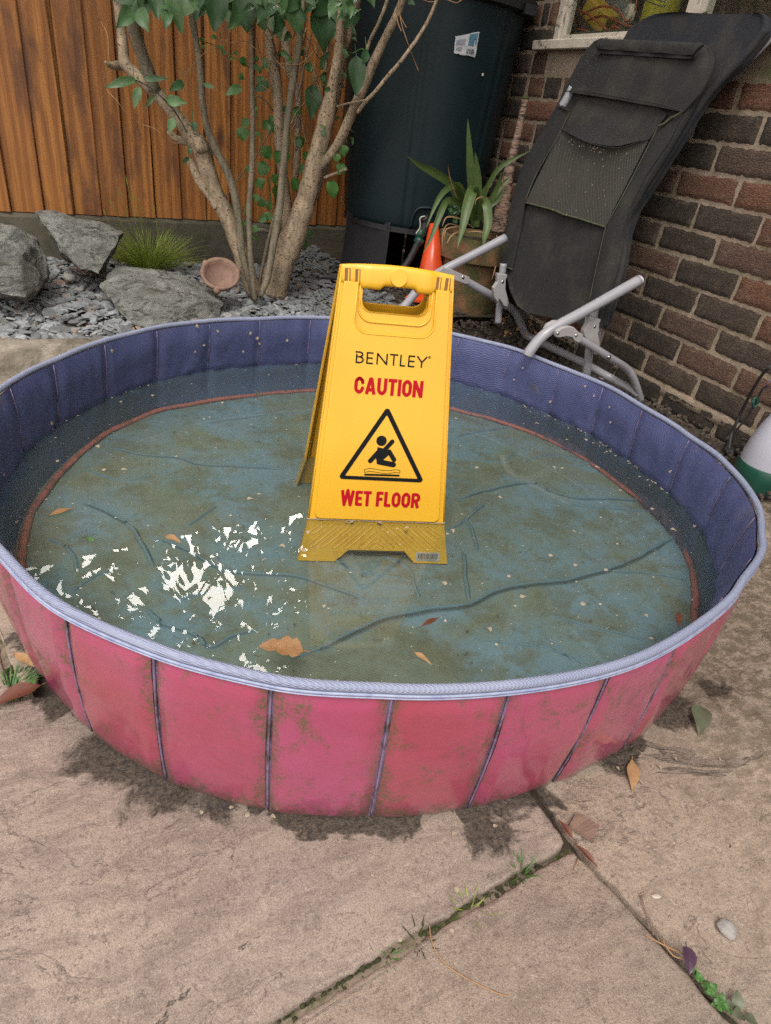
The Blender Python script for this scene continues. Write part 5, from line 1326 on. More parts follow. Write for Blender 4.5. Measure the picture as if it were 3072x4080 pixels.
# ================================================================ SHRUB
def dist_px(p, w_): return w_ / 2 * (p - EYE).dot(-CB) / FD
def stem(mb, pts, Y0, Y1=None, col=.5, sm=4, bump=.11):
    """pts: (x, y, width px) from base to tip; depth runs from Y0 to Y1"""
    Y1 = Y0 if Y1 is None else Y1; P = []; R = []
    for i, (x, y, w_) in enumerate(pts):
        p = PY(x, y, Y0 + (Y1 - Y0) * i / (len(pts) - 1)); P.append(p); R.append(dist_px(p, w_))
    mb.tube(P, R, 12, sm, True, col, bump=bump); return P
shrub = empty('flowering_shrub', (0, 0, 0)); tag(shrub, 'multi stemmed shrub with pale speckled bark growing from the slate bed', 'shrub')
T1 = lambda X, Y, w_: (433.8 + X * .2604, Y * .2604, w_ * .2604)
T3 = lambda X, Y, w_: (216.9 + X * .2279, Y * .2279, w_ * .2279)
stems = [
 ('bark', 2.78, 2.95, [(552, 640, 34), (520, 545, 36), (497, 480, 37), (468, 422, 34), (447, 365, 37), (437, 325, 43), (411, 289, 33), (365, 232, 27), (326, 189, 27), (292, 160, 25), (270, 137, 26), (266, 103, 22), (260, 46, 20), (253, 0, 19), (243, -70, 17), (225, -160, 13)]),
 ('bark_dark', 2.86, 2.80, [(334, 196, 26), (315, 141, 27), (297, 91, 28), (290, 62, 31), (281, 18, 27), (274, -50, 24), (262, -140, 18)]),
 ('bark', 2.93, 2.85, [(268, 141, 20), (250, 142, 17), (238, 141, 12), (227, 134, 4)]),
 ('bark', 2.80, 2.86, [(470, 450, 16), (456, 428, 18), (429, 387, 20), (415, 355, 18), (404, 344, 9)]),
 ('bark', 2.90, 2.94, [(425, 322, 18), (406, 308, 16), (386, 301, 15), (373, 292, 13), (362, 284, 9)]),
 ('bark_dark', 2.70, 2.76, [(548, 642, 12), (535, 590, 15), (522, 541, 16), (516, 480, 16), (509, 430, 17), (494, 378, 17), (468, 326, 16), (447, 273, 15), (436, 208, 14), (431, 137, 14), (422, 80, 14), (415, 34, 14), (405, -40, 13), (392, -150, 10)]),
 ('bark_dark', 2.66, 2.72, [(551, 650, 11), (545, 600, 12), (541, 542, 12), (538, 456, 12), (544, 365, 11), (546, 260, 10), (544, 156, 10), (543, 65, 9), (541, -40, 9), (545, -140, 7)]),
 ('bark_dark', 2.64, 2.70, [(562, 640, 11), (578, 600, 14), (590, 534, 16), (603, 456, 16), (613, 352, 15), (621, 260, 15), (634, 169, 15), (647, 86, 14), (655, -30, 12), (664, -140, 9)]),
 ('bark', 2.84, 2.90, [(630, 530, 34), (622, 480, 28), (614, 400, 22), (604, 330, 19), (602, 260, 23), (597, 182, 24), (585, 104, 22), (576, 39, 18), (566, -40, 16), (550, -150, 11)]),
 ('bark', 2.88, 2.94, [(636, 400, 13), (642, 340, 15), (643, 260, 14), (645, 208, 15), (636, 180, 16), (624, 150, 17), (613, 78, 18), (606, 26, 16), (598, -40, 14), (588, -140, 9)]),
 ('bark', 2.78, 2.52, [(590, 632, 62), (600, 590, 60), (618, 545, 56), (638, 500, 50), (654, 456, 45), (668, 405, 42), (681, 352, 40), (696, 298, 38), (706, 250, 36), (716, 200, 26), (724, 160, 23), (731, 117, 21), (736, 52, 18), (743, -30, 16), (752, -140, 11)]),
 ('bark', 2.74, 2.50, [(704, 270, 22), (722, 225, 21), (736, 156, 18), (744, 104, 15), (754, 39, 14), (764, -30, 12), (776, -130, 8)]),
 ('bark', 2.66, 2.40, [(742, 125, 10), (749, 99, 12), (764, 47, 12), (775, 0, 12), (790, -70, 9)]),
 ('bark', 2.80, 2.72, [(628, 545, 20), (655, 480, 24), (672, 435, 22), (689, 390, 20), (703, 360, 17), (709, 340, 14)]),
 ('bark', 2.66, 2.22, [(690, 365, 12), (705, 346, 18), (733, 307, 22), (754, 260, 22), (768, 228, 22), (780, 200, 22), (804, 143, 20), (832, 83, 18), (858, 31, 17), (880, -30, 15), (910, -120, 11)]),
 ('bark', 2.46, 2.20, [(773, 243, 9), (790, 220, 9), (811, 198, 8), (840, 162, 8), (868, 130, 8), (916, 61, 8), (944, 0, 7), (962, -60, 6)]),
 ('bark', 2.40, 2.28, [(782, 148, 7), (798, 91, 7), (817, 52, 7), (837, 0, 7), (850, -60, 6)]),
 ('bark', 2.66, 2.56, [(700, 384, 7), (722, 376, 6), (749, 365, 6)]),
 ('bark', 2.62, 2.36, [(726, 231, 4), (750, 224, 4), (790, 216, 3)]),
 ('bark', 2.80, 2.80, [(694, 229, 4), (684, 169, 4), (658, 104, 4), (624, 44, 4), (610, 0, 3)]),
 ('bark', 2.82, 2.80, [(692, 215, 4), (678, 150, 4), (655, 100, 3), (662, 60, 3)]),
 ('bark', 2.82, 2.80, [(699, 190, 5), (706, 125, 5), (712, 60, 4)]),
 ('bark_dark', 2.9, 2.9, [(486, 430, 3), (512, 390, 3), (548, 345, 3), (580, 290, 3), (598, 275, 3)]),
 ('bark_dark', 2.9, 2.9, [(590, 240, 4), (574, 218, 3), (554, 206, 3)]),
 ('bark_dark', 2.78, 2.78, [(556, 635, 6), (570, 560, 7), (584, 500, 6), (600, 440, 5)]),
 ('bark_dark', 2.8, 2.8, [(545, 500, 9), (562, 497, 9), (580, 500, 8)]),
 ('bark_dark', 2.8, 2.8, [(640, 220, 5), (650, 180, 5), (660, 130, 4), (676, 60, 3)]),
]
for mt, Y0, Y1, pts in stems:
    mb = MB(); stem(mb, pts, Y0, Y1); mb.build('trunk' if pts[0][2] > 25 else 'stem', MT[mt], shrub)
rt = random.Random(44)
for k in range(30):                                                 # fine side twigs
    x0 = rt.uniform(540, 770); y0_ = rt.uniform(30, 330); Y = rt.uniform(2.62, 2.85); a = rt.uniform(.9, 2.3); ln = rt.uniform(40, 130); P = []
    for j in range(5): P.append((x0 + math.cos(a) * ln * j / 4 + rt.uniform(-4, 4), y0_ - math.sin(a) * ln * j / 4, 3.2 - .5 * j))
    mb = MB(); stem(mb, P, Y, Y - .02, sm=3); mb.build('twig', MT[rt.choice(('bark', 'bark_dark'))], shrub)
# pruning scar
mb = MB(); c = PY(438, 319, 2.70); rockmesh(mb, PY(434, 312, 2.80), (.028, .028, .030), 3, 0, .5, 3); mb.build('knob', MT['bark'], shrub)
mb = MB(); rockmesh(mb, PY(444, 322, 2.79), (.009, .006, .009), 5, 0, .5, 2); mb.build('scar', MT['black'], shrub)
# big leaves hanging into the frame
BL = [(274, -14, 273, 21, 42), (320, -25, 310, 44, 38), (362, -20, 394, 74, 36), (420, -15, 388, 40, 44), (433, -10, 422, 49, 32), (466, -30, 463, 70, 52), (527, -20, 534, 72, 54), (592, -15, 548, 40, 42), (621, 0, 650, 79, 47), (686, 5, 699, 118, 62), (710, 0, 746, 60, 28),
      (770, 120, 770, 208, 40), (676, 182, 672, 258, 38), (522, 188, 487, 206, 20), (581, 182, 549, 196, 22), (757, 57, 770, 78, 9), (740, 105, 750, 125, 12), (792, 105, 783, 142, 20), (310, 171, 364, 170, 13), (290, 169, 226, 190, 18), (290, 168, 274, 184, 14), (301, 187, 290, 235, 18), (334, 205, 312, 235, 9),
      (358, 216, 404, 222, 22), (397, 178, 365, 196, 19), (376, 255, 365, 287, 18), (418, 262, 420, 285, 16), (440, 182, 466, 191, 10), (407, 320, 412, 334, 12), (408, 340, 393, 354, 9), (600, 8, 625, 45, 34), (560, 30, 574, 68, 26), (490, 0, 505, 26, 24), (655, 120, 640, 105, 16), (700, 120, 690, 150, 14), (700, 128, 712, 112, 12), (880, 0, 897, 12, 14)]
S0 = PZ(430, 1262, ZW); D0 = ray(430, 1262).normalized(); D0.z = -D0.z
D1 = ray(930, 1425).normalized(); D1.z = -D1.z; DH = D0.cross(V((0, 0, 1))).normalized(); DV = DH.cross(D0)
def ingap(p):  # leaves thinned along mirrored view rays to shape the sky glare in water
    v = p - S0; w_ = v.dot(D0)
    if w_ <= 0: return False
    h, k = v.dot(DH) / w_, v.dot(DV) / w_
    if (h / .115) ** 2 + (k / .043) ** 2 < 1 + 1.1 * noise.noise(V((h * 16, k * 22, 0))): return True
    w_ = v.dot(D1)
    return w_ > 0 and math.hypot(v.dot(DH) / w_ - D1.dot(DH) / 1 * 0 - (D1.dot(DH)), v.dot(DV) / w_ - D1.dot(DV)) < .045
mb = MB(); r = random.Random(9)
for i, (x0, y0_, x1, y1_, w_) in enumerate(BL):
    Y = (2.56 if x0 < 720 else 2.16) + .18 * r.random(); a, b = PY(x0, y0_, Y), PY(x1, y1_, Y - .03 * r.random())
    mb.leaf(a, b, 2 * dist_px(a, w_), V((r.uniform(-.5, .3), -1, r.uniform(.1, .6))), r.random(), .06, .22, 0, 10)
    mb.tube([a + V((0, .02, .03)), a, a.lerp(b, .6)], .0012, 5, 1, col=.9)
for i in range(74):                                                # overlapping smaller leaves at the top of the frame
    x0 = r.uniform(255, 800); y0_ = r.uniform(-45, 22) + (10 if 480 < x0 < 720 else 0); a = r.uniform(-2.6, -.5); w_ = r.uniform(16, 40); Y = (2.5 if x0 < 720 else 2.2) + .35 * r.random()
    A = PY(x0, y0_, Y); B_ = PY(x0 + math.cos(a) * w_ * 1.6, y0_ - math.sin(a) * w_ * 1.6, Y - .05)
    mb.leaf(A, B_, 2 * dist_px(A, w_), V((r.uniform(-.9, .9), -1, r.uniform(-.2, 1.2))), r.random(), r.uniform(.04, .14), r.uniform(.2, .5), 0, 8)
for i in range(34):
    x0 = r.uniform(560, 760); y0_ = r.uniform(60, 300); a = r.uniform(-2.8, -.3); w_ = r.uniform(7, 15); Y = 2.5 + .35 * r.random()
    A = PY(x0, y0_, Y); B_ = PY(x0 + math.cos(a) * w_ * 1.7, y0_ - math.sin(a) * w_ * 1.7, Y - .02)
    mb.leaf(A, B_, 2 * dist_px(A, w_), V((r.uniform(-.9, .9), -1, r.uniform(-.2, 1.2))), r.random(), .1, .35, 0, 6)
for i in range(4200):                                              # the crown above the frame
    a = r.uniform(0, 6.28); q = math.sqrt(r.random()) * 1.0
    x = .62 + q * math.cos(a) * 1.15; y = 2.72 + q * math.sin(a) * .62; z = 1.50 + (r.random()) * .95 * (1.1 - .5 * q)
    if noise.noise(V((x * 2.6, y * 2.6, z * 2.6))) < -.02: continue
    if y < 2.0: continue
    zmin = EYE.z + y * .30 - .0 + .02
    if z < zmin: continue
    if ingap(V((x, y, z))) and r.random() > .50: continue
    p = V((x, y, z)); d = V((math.cos(a), math.sin(a), r.uniform(-1.4, -.2))).normalized(); s = r.uniform(.06, .115)
    mb.leaf(p, p + d * s, s * .5, V((r.uniform(-1, 1), r.uniform(-1, .3), 1)), r.random(), .08, .2, 0, 4)
mb.build('crown', MT['leaf'], shrub)
for k in range(9):                                                  # limbs carrying the crown
    mb = MB(); a = k * .7; b = V((.35 + .09 * k, 2.78, 1.28)); mb.tube([b, b + V((math.cos(a) * .12, math.sin(a) * .1, .3)), b + V((math.cos(a) * .4, math.sin(a) * .3, .75))], [.012, .009, .004], 7, 4); mb.build('branch', MT['bark'], shrub)
# climbing plant with round leaves
vine = empty('climbing_plant'); tag(vine, 'thin climber with round bright green leaves twining through the shrub', 'climbing plant')
mb = MB(); mv = MB(); r = random.Random(17)
VL = [(545, 1265, 66), (515, 1400, 66), (610, 1487, 52), (490, 1520, 55), (625, 1590, 58), (775, 1530, 64), (800, 930, 50), (700, 910, 40), (815, 1180, 62), (640, 1300, 58), (725, 1300, 30), (565, 1705, 42), (560, 1795, 46), (510, 1820, 38), (460, 490, 30), (462, 560, 32), (530, 545, 36), (492, 592, 24), (350, 515, 46), (165, 395, 26), (190, 435, 26), (290, 440, 23), (245, 490, 20), (20, 390, 22), (5, 330, 28), (110, 310, 26), (350, 1110, 66), (610, 1055, 60), (540, 1035, 46), (370, 1020, 44), (1085, 1570, 80), (1165, 1400, 56), (1185, 1250, 52), (1130, 1310, 40), (880, 1940, 50), (850, 2030, 52), (350, 1850, 32), (300, 1900, 34), (455, 1900, 34), (460, 1640, 36), (500, 1680, 46), (250, 1720, 32), (390, 1400, 30), (870, 1290, 40), (850, 1400, 46), (720, 1110, 20), (470, 1110, 22), (335, 640, 34), (500, 680, 52), (520, 720, 40), (650, 450, 26), (900, 560, 46), (740, 500, 24), (650, 1680, 22), (460, 900, 16), (1340, 470, 20), (455, 1980, 24), (340, 1930, 30), (1210, 460, 26), (890, 780, 44), (1000, 560, 30)]
for X, Y_, s in VL:
    x, y, w_ = T1(X, Y_, s * 2); D = (2.74 if x < 715 else 2.44) + .16 * r.random(); a = r.uniform(-2.6, -.5)
    if s > 50: a = r.uniform(-2.0, -1.1)
    e = (x + math.cos(a) * w_ * .5, y - math.sin(a) * w_ * .5); b = (x - math.cos(a) * w_ * .45, y + math.sin(a) * w_ * .45)
    A, B_ = PY(b[0], b[1], D), PY(e[0], e[1], D)
    mb.leaf(A, B_, 2 * dist_px(A, w_ * .84), V((r.uniform(-.5, .4), -1, r.uniform(.2, .8))), min(1, r.random() * .6 + (.5 if s < 30 else .1)), .05, .2, 0, 8)
mb.build('foliage', MT['vine'], vine)
def vs_(pts, D, w_=2.2, mat='vine', par=None, name='stem', sm=5):
    m = MB(); P = [PY(x, y, D + .02 * math.sin(i * 1.7)) for i, (x, y) in enumerate(pts)]
    m.tube(P, [dist_px(p, w_) for p in P], 6, sm); return m.build(name, MT[mat], par)
t1 = lambda *q: [(433.8 + X * .2604, Y * .2604) for X, Y in q]
t3 = lambda *q: [(216.9 + X * .2279, Y * .2279) for X, Y in q]
vs_(t1((590, 1800), (580, 1650), (560, 1500), (520, 1300), (490, 1100), (460, 930), (455, 800)), 2.80, 2.4, 'vine', vine)
vs_(t1((700, 1500), (730, 1280), (755, 1050), (760, 900)), 2.80, 1.6, 'vine', vine)
vs_(t1((0, 340), (100, 370), (230, 450), (330, 510), (400, 560)), 2.7, 2.0, 'vine', vine)
vs_(t1((350, 1800), (380, 1700), (395, 1600)), 2.74, 2.0, 'vine', vine)
vs_(t1((1200, 420), (1260, 440), (1330, 405), (1370, 420)), 2.3, 1.8, 'vine', vine)
vs_(t3((320, 755), (400, 790), (500, 850), (600, 940), (700, 1050), (770, 1160), (815, 1250)), 2.78, 2.6, 'stand', vine, 'dark_stem')
vs_(t3((860, 630), (862, 800), (868, 1000), (870, 1140)), 2.9, 1.5, 'vine', vine)
tend = empty('dry_tendrils'); tag(tend, 'thin orange brown dry tendrils hanging loosely among the shrub stems', 'tendril')
for q in (t3((-20, 160), (0, 200), (65, 330), (75, 550), (35, 750), (60, 850), (150, 950), (280, 1110)), t3((280, 1110), (400, 1180), (515, 1220), (580, 1280), (650, 1345), (750, 1360)), t3((765, 1060), (790, 900), (800, 750), (840, 660), (900, 595), (1000, 490), (1150, 390), (1240, 290), (1290, 190)),
          t1((160, 260), (180, 320), (260, 355), (330, 340), (390, 350)), t1((265, 180), (300, 270), (380, 350), (480, 420), (530, 470)), t1((540, 500), (640, 520), (760, 535), (840, 520), (940, 420), (960, 390)), t1((440, 620), (490, 690), (580, 760)), t1((270, 110), (265, 200), (300, 130)),
          [(864, -10), (864, 30), (870, 60), (882, 95), (895, 130), (905, 155)], [(868, -10), (862, 25), (878, 60)], t1((1640, 40), (1625, 120), (1640, 200), (1666, 260)), [(905, -5), (930, 4), (960, -2), (985, 6), (998, 0)], t1((1040, 480), (1090, 400), (1090, 370)), t1((380, 380), (360, 420), (390, 470))):
    vs_(q, (2.66 if q[0][0] < 720 else 2.2) + .1 * r.random(), 1.5, 'dry', tend, 'tendril')
# tree added beyond the fence for the water reflection; gap shaped for sky glare
tree = empty('added_reflection_tree'); tag(tree, 'leafy tree added behind the fence for the reflection in the pool water', 'tree')
mb = MB(); r = random.Random(5)
for i in range(9000):
    x = r.uniform(-4.5, 5.5); y = r.uniform(5.2, 7.2); z = r.uniform(1.6, 8.6)
    p = V((x, y, z))
    if ingap(p):
        if r.random() > .13: continue
    elif noise.noise(V((x * .8, y * .8, z * .8))) < -.42: continue
    s = r.uniform(.14, .34); d = V((r.uniform(-1, 1), r.uniform(-1, 1), r.uniform(-1, .3))).normalized()
    mb.leaf(p, p + d * s, s * .55, V((r.uniform(-1, 1), -1, r.uniform(-1, 1))), r.random(), .05, .2, 0, 3)
mb.build('crown', MT['leaf'], tree)
mb = MB(); mb.tube([(.4, 6.2, 0), (.5, 6.2, 1.5), (.3, 6.1, 3.2), (.6, 6.2, 6)], [.16, .13, .10, .04], 10, 4); mb.build('trunk', MT['bark_dark'], tree)
# ================================================================ ORNAMENTAL GRASS
gr = random.Random(12); mb = MB(); gc = PZ(325, 585, .09)
for i in range(620):
    a = gr.uniform(0, 6.28); q = gr.random() ** .7; b = gc + V((q * math.cos(a) * .07, q * math.sin(a) * .06 + .03, 0))
    h = gr.uniform(.09, .20) * (1.1 - .35 * q); e = b + V((math.cos(a) * (.05 + .17 * q * gr.random() + .03), math.sin(a) * (.04 + .10 * q), h))
    if gr.random() < .25: e.z = b.z + h * .45; e += V((math.cos(a) * .06, math.sin(a) * .04, 0))
    mb.leaf(b, e, gr.uniform(.0015, .0028), V((-math.cos(a), -math.sin(a) - .5, .8)), gr.random(), gr.uniform(.04, .14), .2, 1, 5)
for x, y, x2, y2 in ((300, 520, 271, 377), (318, 520, 285, 415), (280, 520, 235, 430), (290, 520, 255, 400), (345, 540, 332, 440), (260, 540, 222, 450), (310, 500, 300, 425)):
    a, b = PY(x, y, gc.y), PY(x2, y2, gc.y - .02); mb.leaf(a, b, .0026, V((0, -1, .3)), .3, .06, .2, 1, 8)
    mb.leaf(a.lerp(b, .8), b, .005, V((0, -1, .3)), .9, .03, .2, 2, 5)
gro = mb.build('blades', MT['grass']); 
grass = empty('ornamental_grass', (0, 0, 0)); gro.parent = grass; tag(grass, 'yellow green tuft of fine ornamental grass between the boulders', 'ornamental grass')
# ================================================================ BOULDERS
def boulder(pts, label, seed_, name='boulder', amp=.014, back=None):
    """pts: list of (x, y, depth) silhouette and inner picks -> hull, subdivided and roughened"""
    bm = bmesh.new()
    for x, y, Y in pts: bm.verts.new(PY(x, y, Y))
    bmesh.ops.convex_hull(bm, input=bm.verts, use_existing_faces=False)
    bmesh.ops.triangulate(bm, faces=bm.faces)
    for k in range(5):
        ed = [e for e in bm.edges if e.calc_length() > .016]
        if not ed: break
        bmesh.ops.subdivide_edges(bm, edges=ed, cuts=1); bmesh.ops.triangulate(bm, faces=bm.faces)
    bmesh.ops.remove_doubles(bm, verts=bm.verts, dist=.0008)
    bmesh.ops.smooth_vert(bm, verts=bm.verts, factor=.3, use_axis_x=True, use_axis_y=True, use_axis_z=True)
    bm.normal_update()
    for v in bm.verts:
        p = v.co; h = amp * noise.noise(p * 9 + V((seed_, 0, 0))) + amp * .6 * noise.noise(V((p.x * 10, p.y * 24, p.z * 40)) + V((0, seed_, 0))) + amp * .3 * noise.noise(p * 70)
        v.co = p + v.normal * h
    me = bpy.data.meshes.new(name); bm.to_mesh(me); bm.free(); me.materials.append(MT['rock'])
    me.polygons.foreach_set('use_smooth', [True] * len(me.polygons)); me.set_sharp_from_angle(angle=math.radians(38))
    o = bpy.data.objects.new(name, me); C.objects.link(o); tag(o, label, 'boulder'); return o
boulder([(-60, 500, 2.75), (0, 487, 2.72), (32, 488, 2.70), (75, 520, 2.66), (100, 560, 2.68), (104, 600, 2.62), (85, 628, 2.50), (55, 643, 2.42), (20, 640, 2.40), (-40, 620, 2.40), (-70, 560, 2.5), (40, 560, 2.48), (0, 540, 2.5), (-60, 500, 3.0), (75, 520, 2.95), (100, 600, 2.9), (-60, 640, 2.8), (60, 650, 2.75)], 'large rough grey boulder at the left edge of the slate bed', 1)
boulder([(80, 461, 3.02), (145, 463, 3.05), (208, 482, 3.0), (265, 503, 2.96), (232, 520, 2.92), (225, 575, 2.82), (212, 592, 2.74), (175, 580, 2.78), (130, 535, 2.88), (95, 490, 2.96), (150, 500, 2.90), (190, 520, 2.86), (80, 461, 3.15), (265, 503, 3.15), (225, 590, 3.0), (140, 560, 3.1)], 'pointed dark slab of rock leaning against the gravel board', 2)
boulder([(216, 615, 2.72), (235, 590, 2.82), (262, 574, 2.88), (300, 576, 2.88), (378, 590, 2.84), (430, 612, 2.76), (470, 635, 2.66), (482, 655, 2.56), (478, 690, 2.44), (400, 705, 2.36), (320, 708, 2.34), (292, 702, 2.36), (245, 655, 2.52), (330, 640, 2.42), (420, 645, 2.46), (280, 640, 2.48), (230, 640, 2.75), (470, 690, 2.75), (300, 708, 2.7)], 'flat topped grey boulder in front of the grass at the pool edge', 3)
boulder([(-40, 690, 2.45), (0, 684, 2.45), (28, 698, 2.4), (30, 714, 2.34), (0, 722, 2.32), (-40, 720, 2.32), (-20, 715, 2.6), (20, 705, 2.6)], 'small pale rock at the left edge just above the kerb', 4, amp=.006)
stone('pink_pebble', 152, 607, .10, 28, .7, 'pebble', 'pale pink pebble on the slate between two boulders', 'pebble', 6, .3, .6)
# ================================================================ CLAY BOWL
bc = PY(476, 592, 2.60); rb_ = dist_px(bc, 84)
ax = (V((-.12, -.62, .78))).normalized(); q = ax.to_track_quat('Z', 'Y').to_matrix().to_4x4(); q.translation = bc
mb = MB(); k = rb_
prof = [(.0, -.62 * k), (.45 * k, -.60 * k), (.70 * k, -.45 * k), (.92 * k, -.18 * k), (1.0 * k, .02 * k), (.97 * k, .10 * k), (.88 * k, .12 * k), (.80 * k, .05 * k), (.72 * k, -.15 * k), (.50 * k, -.36 * k), (.0, -.42 * k)]
mb.lathe(prof, 48, q)
mb.v = [tuple(V(v) + V(v).normalized() * .003 * noise.noise(V(v) * 40)) for v in mb.v]
bowl = mb.build('bowl', MT['clay']); bowl_root = empty('clay_bowl'); bowl.parent = bowl_root
tag(bowl_root, 'tilted terracotta bowl leaning against the base of the shrub', 'bowl')
for a in (-100, 20, 140):
    mb = MB(); lo = q @ V((.93 * k * math.cos(math.radians(a)), .93 * k * math.sin(math.radians(a)), -.10 * k)); rockmesh(mb, lo, (.014, .014, .018), a * .1, 0, .5, 2); mb.build('lug', MT['clay'], bowl_root)
# ================================================================ WATER BUTT
butt = empty('water_butt'); tag(butt, 'tall dark green plastic water butt on a black stand in the corner', 'water butt')
BY = 2.74
bl, br = PY(748, 425, BY), PY(1012, 440, BY); tl, tr = PY(770, 8, BY), PY(1128, 18, BY)
zb0 = PY(900, 497, BY - .285).z; zt0 = (tl.z + tr.z) / 2
r0 = (br.x - bl.x) / 2 * .97; r1 = (tr.x - tl.x) / 2 * .97; bxc = (bl.x + br.x) / 2; txc = (tl.x + tr.x) / 2
bxc = (bxc + txc) / 2 - .01
print('BUTT', r0, r1, bxc, txc, zt0, bl, br, tl, tr)
def brad(z): return r0 + (r1 - r0) * (z - zb0) / (zt0 - zb0)
vang = math.degrees(math.atan2(-BY, -bxc))         # direction from the butt to the camera
mb = MB(); n = 180; zs = [zb0 - .01 + (zt0 + .02 - zb0) * i / 30 for i in range(31)]; vs = []
for z in zs:
    for i in range(n):
        t = i * 360 / n; g_ = 0
        for c0 in (-4, 50, -58, 104, -112, 158, -166):
            d = abs((t - vang - c0 + 180) % 360 - 180); g_ += -.006 * math.exp(-(d / 1.2) ** 2) + .004 * math.exp(-((d - 3.5) / 1.5) ** 2)
        rr = brad(z) + g_ - (.012 * math.exp(-((z - zb0) / .012) ** 2))
        a = math.radians(t); vs.append((bxc + rr * math.cos(a), BY + rr * math.sin(a), z))
mb.add(vs, [(i * n + j, i * n + (j + 1) % n, (i + 1) * n + (j + 1) % n, (i + 1) * n + j) for i in range(30) for j in range(n)] + [tuple(range(n))[::-1]])
mb.build('barrel', MT['butt'], butt)
mb = MB(); T_ = Matrix.Translation((bxc, BY, zt0))
mb.lathe([(r1 + .0, -.012), (r1 + .03, -.006), (r1 + .034, .035), (r1 + .02, .045), (r1 * .7, .075), (.001, .09)], 96, T_); mb.build('lid', MT['stand'], butt, angle=35)
c = PY(1136, 22, BY - .3); mb = MB(); mb.box(c, (.05, .07, .03)); mb.build('lid_clip', MT['stand'], butt, smooth=False)
# sticker wrapped on the barrel
def hitbutt(x, y, off=.002):
    d = ray(x, y); t = 1.5
    while t < 6:
        p = EYE + d * t
        if math.hypot(p.x - bxc, p.y - BY) < brad(p.z) + off + .004: return p
        t += .002
    return EYE + d * 2.7
mb = MB(); vs = []; N1, N2 = 10, 10
cor = [(984, 79), (1036, 68), (1027, 123), (981, 115)]
for i in range(N1 + 1):
    for j in range(N2 + 1):
        u, v = i / N1, j / N2
        x = (cor[0][0] * (1 - u) + cor[1][0] * u) * (1 - v) + (cor[3][0] * (1 - u) + cor[2][0] * u) * v
        y = (cor[0][1] * (1 - u) + cor[1][1] * u) * (1 - v) + (cor[3][1] * (1 - u) + cor[2][1] * u) * v
        if u in (0, 1) or v in (0, 1): x += 1.6 * noise.noise(V((x * .2, y * .2, 1))); y += 2.2 * noise.noise(V((x * .2, y * .2, 6)))
        vs.append(hitbutt(x, y, .0025))
mb.add(vs, [(i * (N2 + 1) + j, (i + 1) * (N2 + 1) + j, (i + 1) * (N2 + 1) + j + 1, i * (N2 + 1) + j + 1) for i in range(N1) for j in range(N2)])
MT['label'] = simple('worn_paper_label', (.50, .51, .54), (.38, .40, .44), 60, .6, .1, dirt=(.2, .2, .22), dscale=60)
MT['lblue'] = simple('label_blue', (.035, .13, .20), (.10, .22, .30), 90, .5, 0)
mb.build('worn_label', MT['label'], butt)
def lp(u, v): 
    x = (cor[0][0] * (1 - u) + cor[1][0] * u) * (1 - v) + (cor[3][0] * (1 - u) + cor[2][0] * u) * v; y = (cor[0][1] * (1 - u) + cor[1][1] * u) * (1 - v) + (cor[3][1] * (1 - u) + cor[2][1] * u) * v
    return hitbutt(x, y, .0045)
def patch(rects, mat, name):
    mb = MB()
    for (u0, u1, v0, v1) in rects: mb.add([lp(u0, v0), lp(u1, v0), lp(u1, v1), lp(u0, v1)], [(0, 1, 2, 3)])
    mb.build(name, MT[mat], butt, smooth=False)
patch([(.62, .97, .05, .30), (.60, .86, .32, .56), (.9, .97, .34, .5)], 'lblue', 'label_picture')
MT['lgrey'] = simple('label_grey', (.20, .22, .27), (.27, .29, .33), 90, .5, 0)
patch([(.06, .46, .22, .50)] + [(.08, .34, .60 + k * .06, .625 + k * .06) for k in range(4)], 'lgrey', 'label_print')
patch([(.56 + k * .045, .575 + k * .045 + .01 * (k % 2), .70, .94) for k in range(8)], 'black', 'label_barcode')
seedp = hitbutt(1043, 161, .003)
mb = MB(); mb.box(seedp, (.006, .002, .008)); mb.build('paint_fleck', MT['wroll'], butt, smooth=False)
# stand: open octagonal ring of panels
def octp(a, r, z): return V((bxc + r * math.cos(math.radians(a)), BY + r * math.sin(math.radians(a)), z))
rs0, rs1 = r0 + .030, r0 + .006
for k, (a0, a1) in enumerate(((-62, -14), (34, 80), (82, 130), (132, 180), (182, 240), (242, 297))):
    mb = MB(); A0, A1 = vang + a0, vang + a1
    lo = [octp(A0, rs0, .1), octp(A1, rs0, .1), octp(A1, rs0 - .02, .1), octp(A0, rs0 - .02, .1)]; hi = [octp(A0, rs1, zb0 + .012), octp(A1, rs1, zb0 + .012), octp(A1, rs1 - .02, zb0 + .012), octp(A0, rs1 - .02, zb0 + .012)]
    mb.add(lo + hi, [(0, 1, 5, 4), (1, 2, 6, 5), (2, 3, 7, 6), (3, 0, 4, 7), (4, 5, 6, 7), (3, 2, 1, 0)]); o = mb.build('stand_panel', MT['stand'], butt, smooth=False)
    bv = o.modifiers.new('b', 'BEVEL'); bv.width = .004; bv.segments = 2
mb = MB(); mb.lathe([(.001, zb0 - .022), (r0 - .0, zb0 - .022), (r0 + .0, zb0 - .002), (.001, zb0 - .002)], 64, Matrix.Translation((bxc, BY, 0))); mb.build('stand_top', MT['stand'], butt, angle=30)
# tap arch at the foot of the barrel
P = [hitbutt(x, y, .004) for x, y in ((886, 492), (893, 465), (903, 452), (915, 449), (935, 452), (942, 470))]
mb = MB(); mb.tube(P, .006, 8, 4); mb.build('tap_surround', MT['butt'], butt)
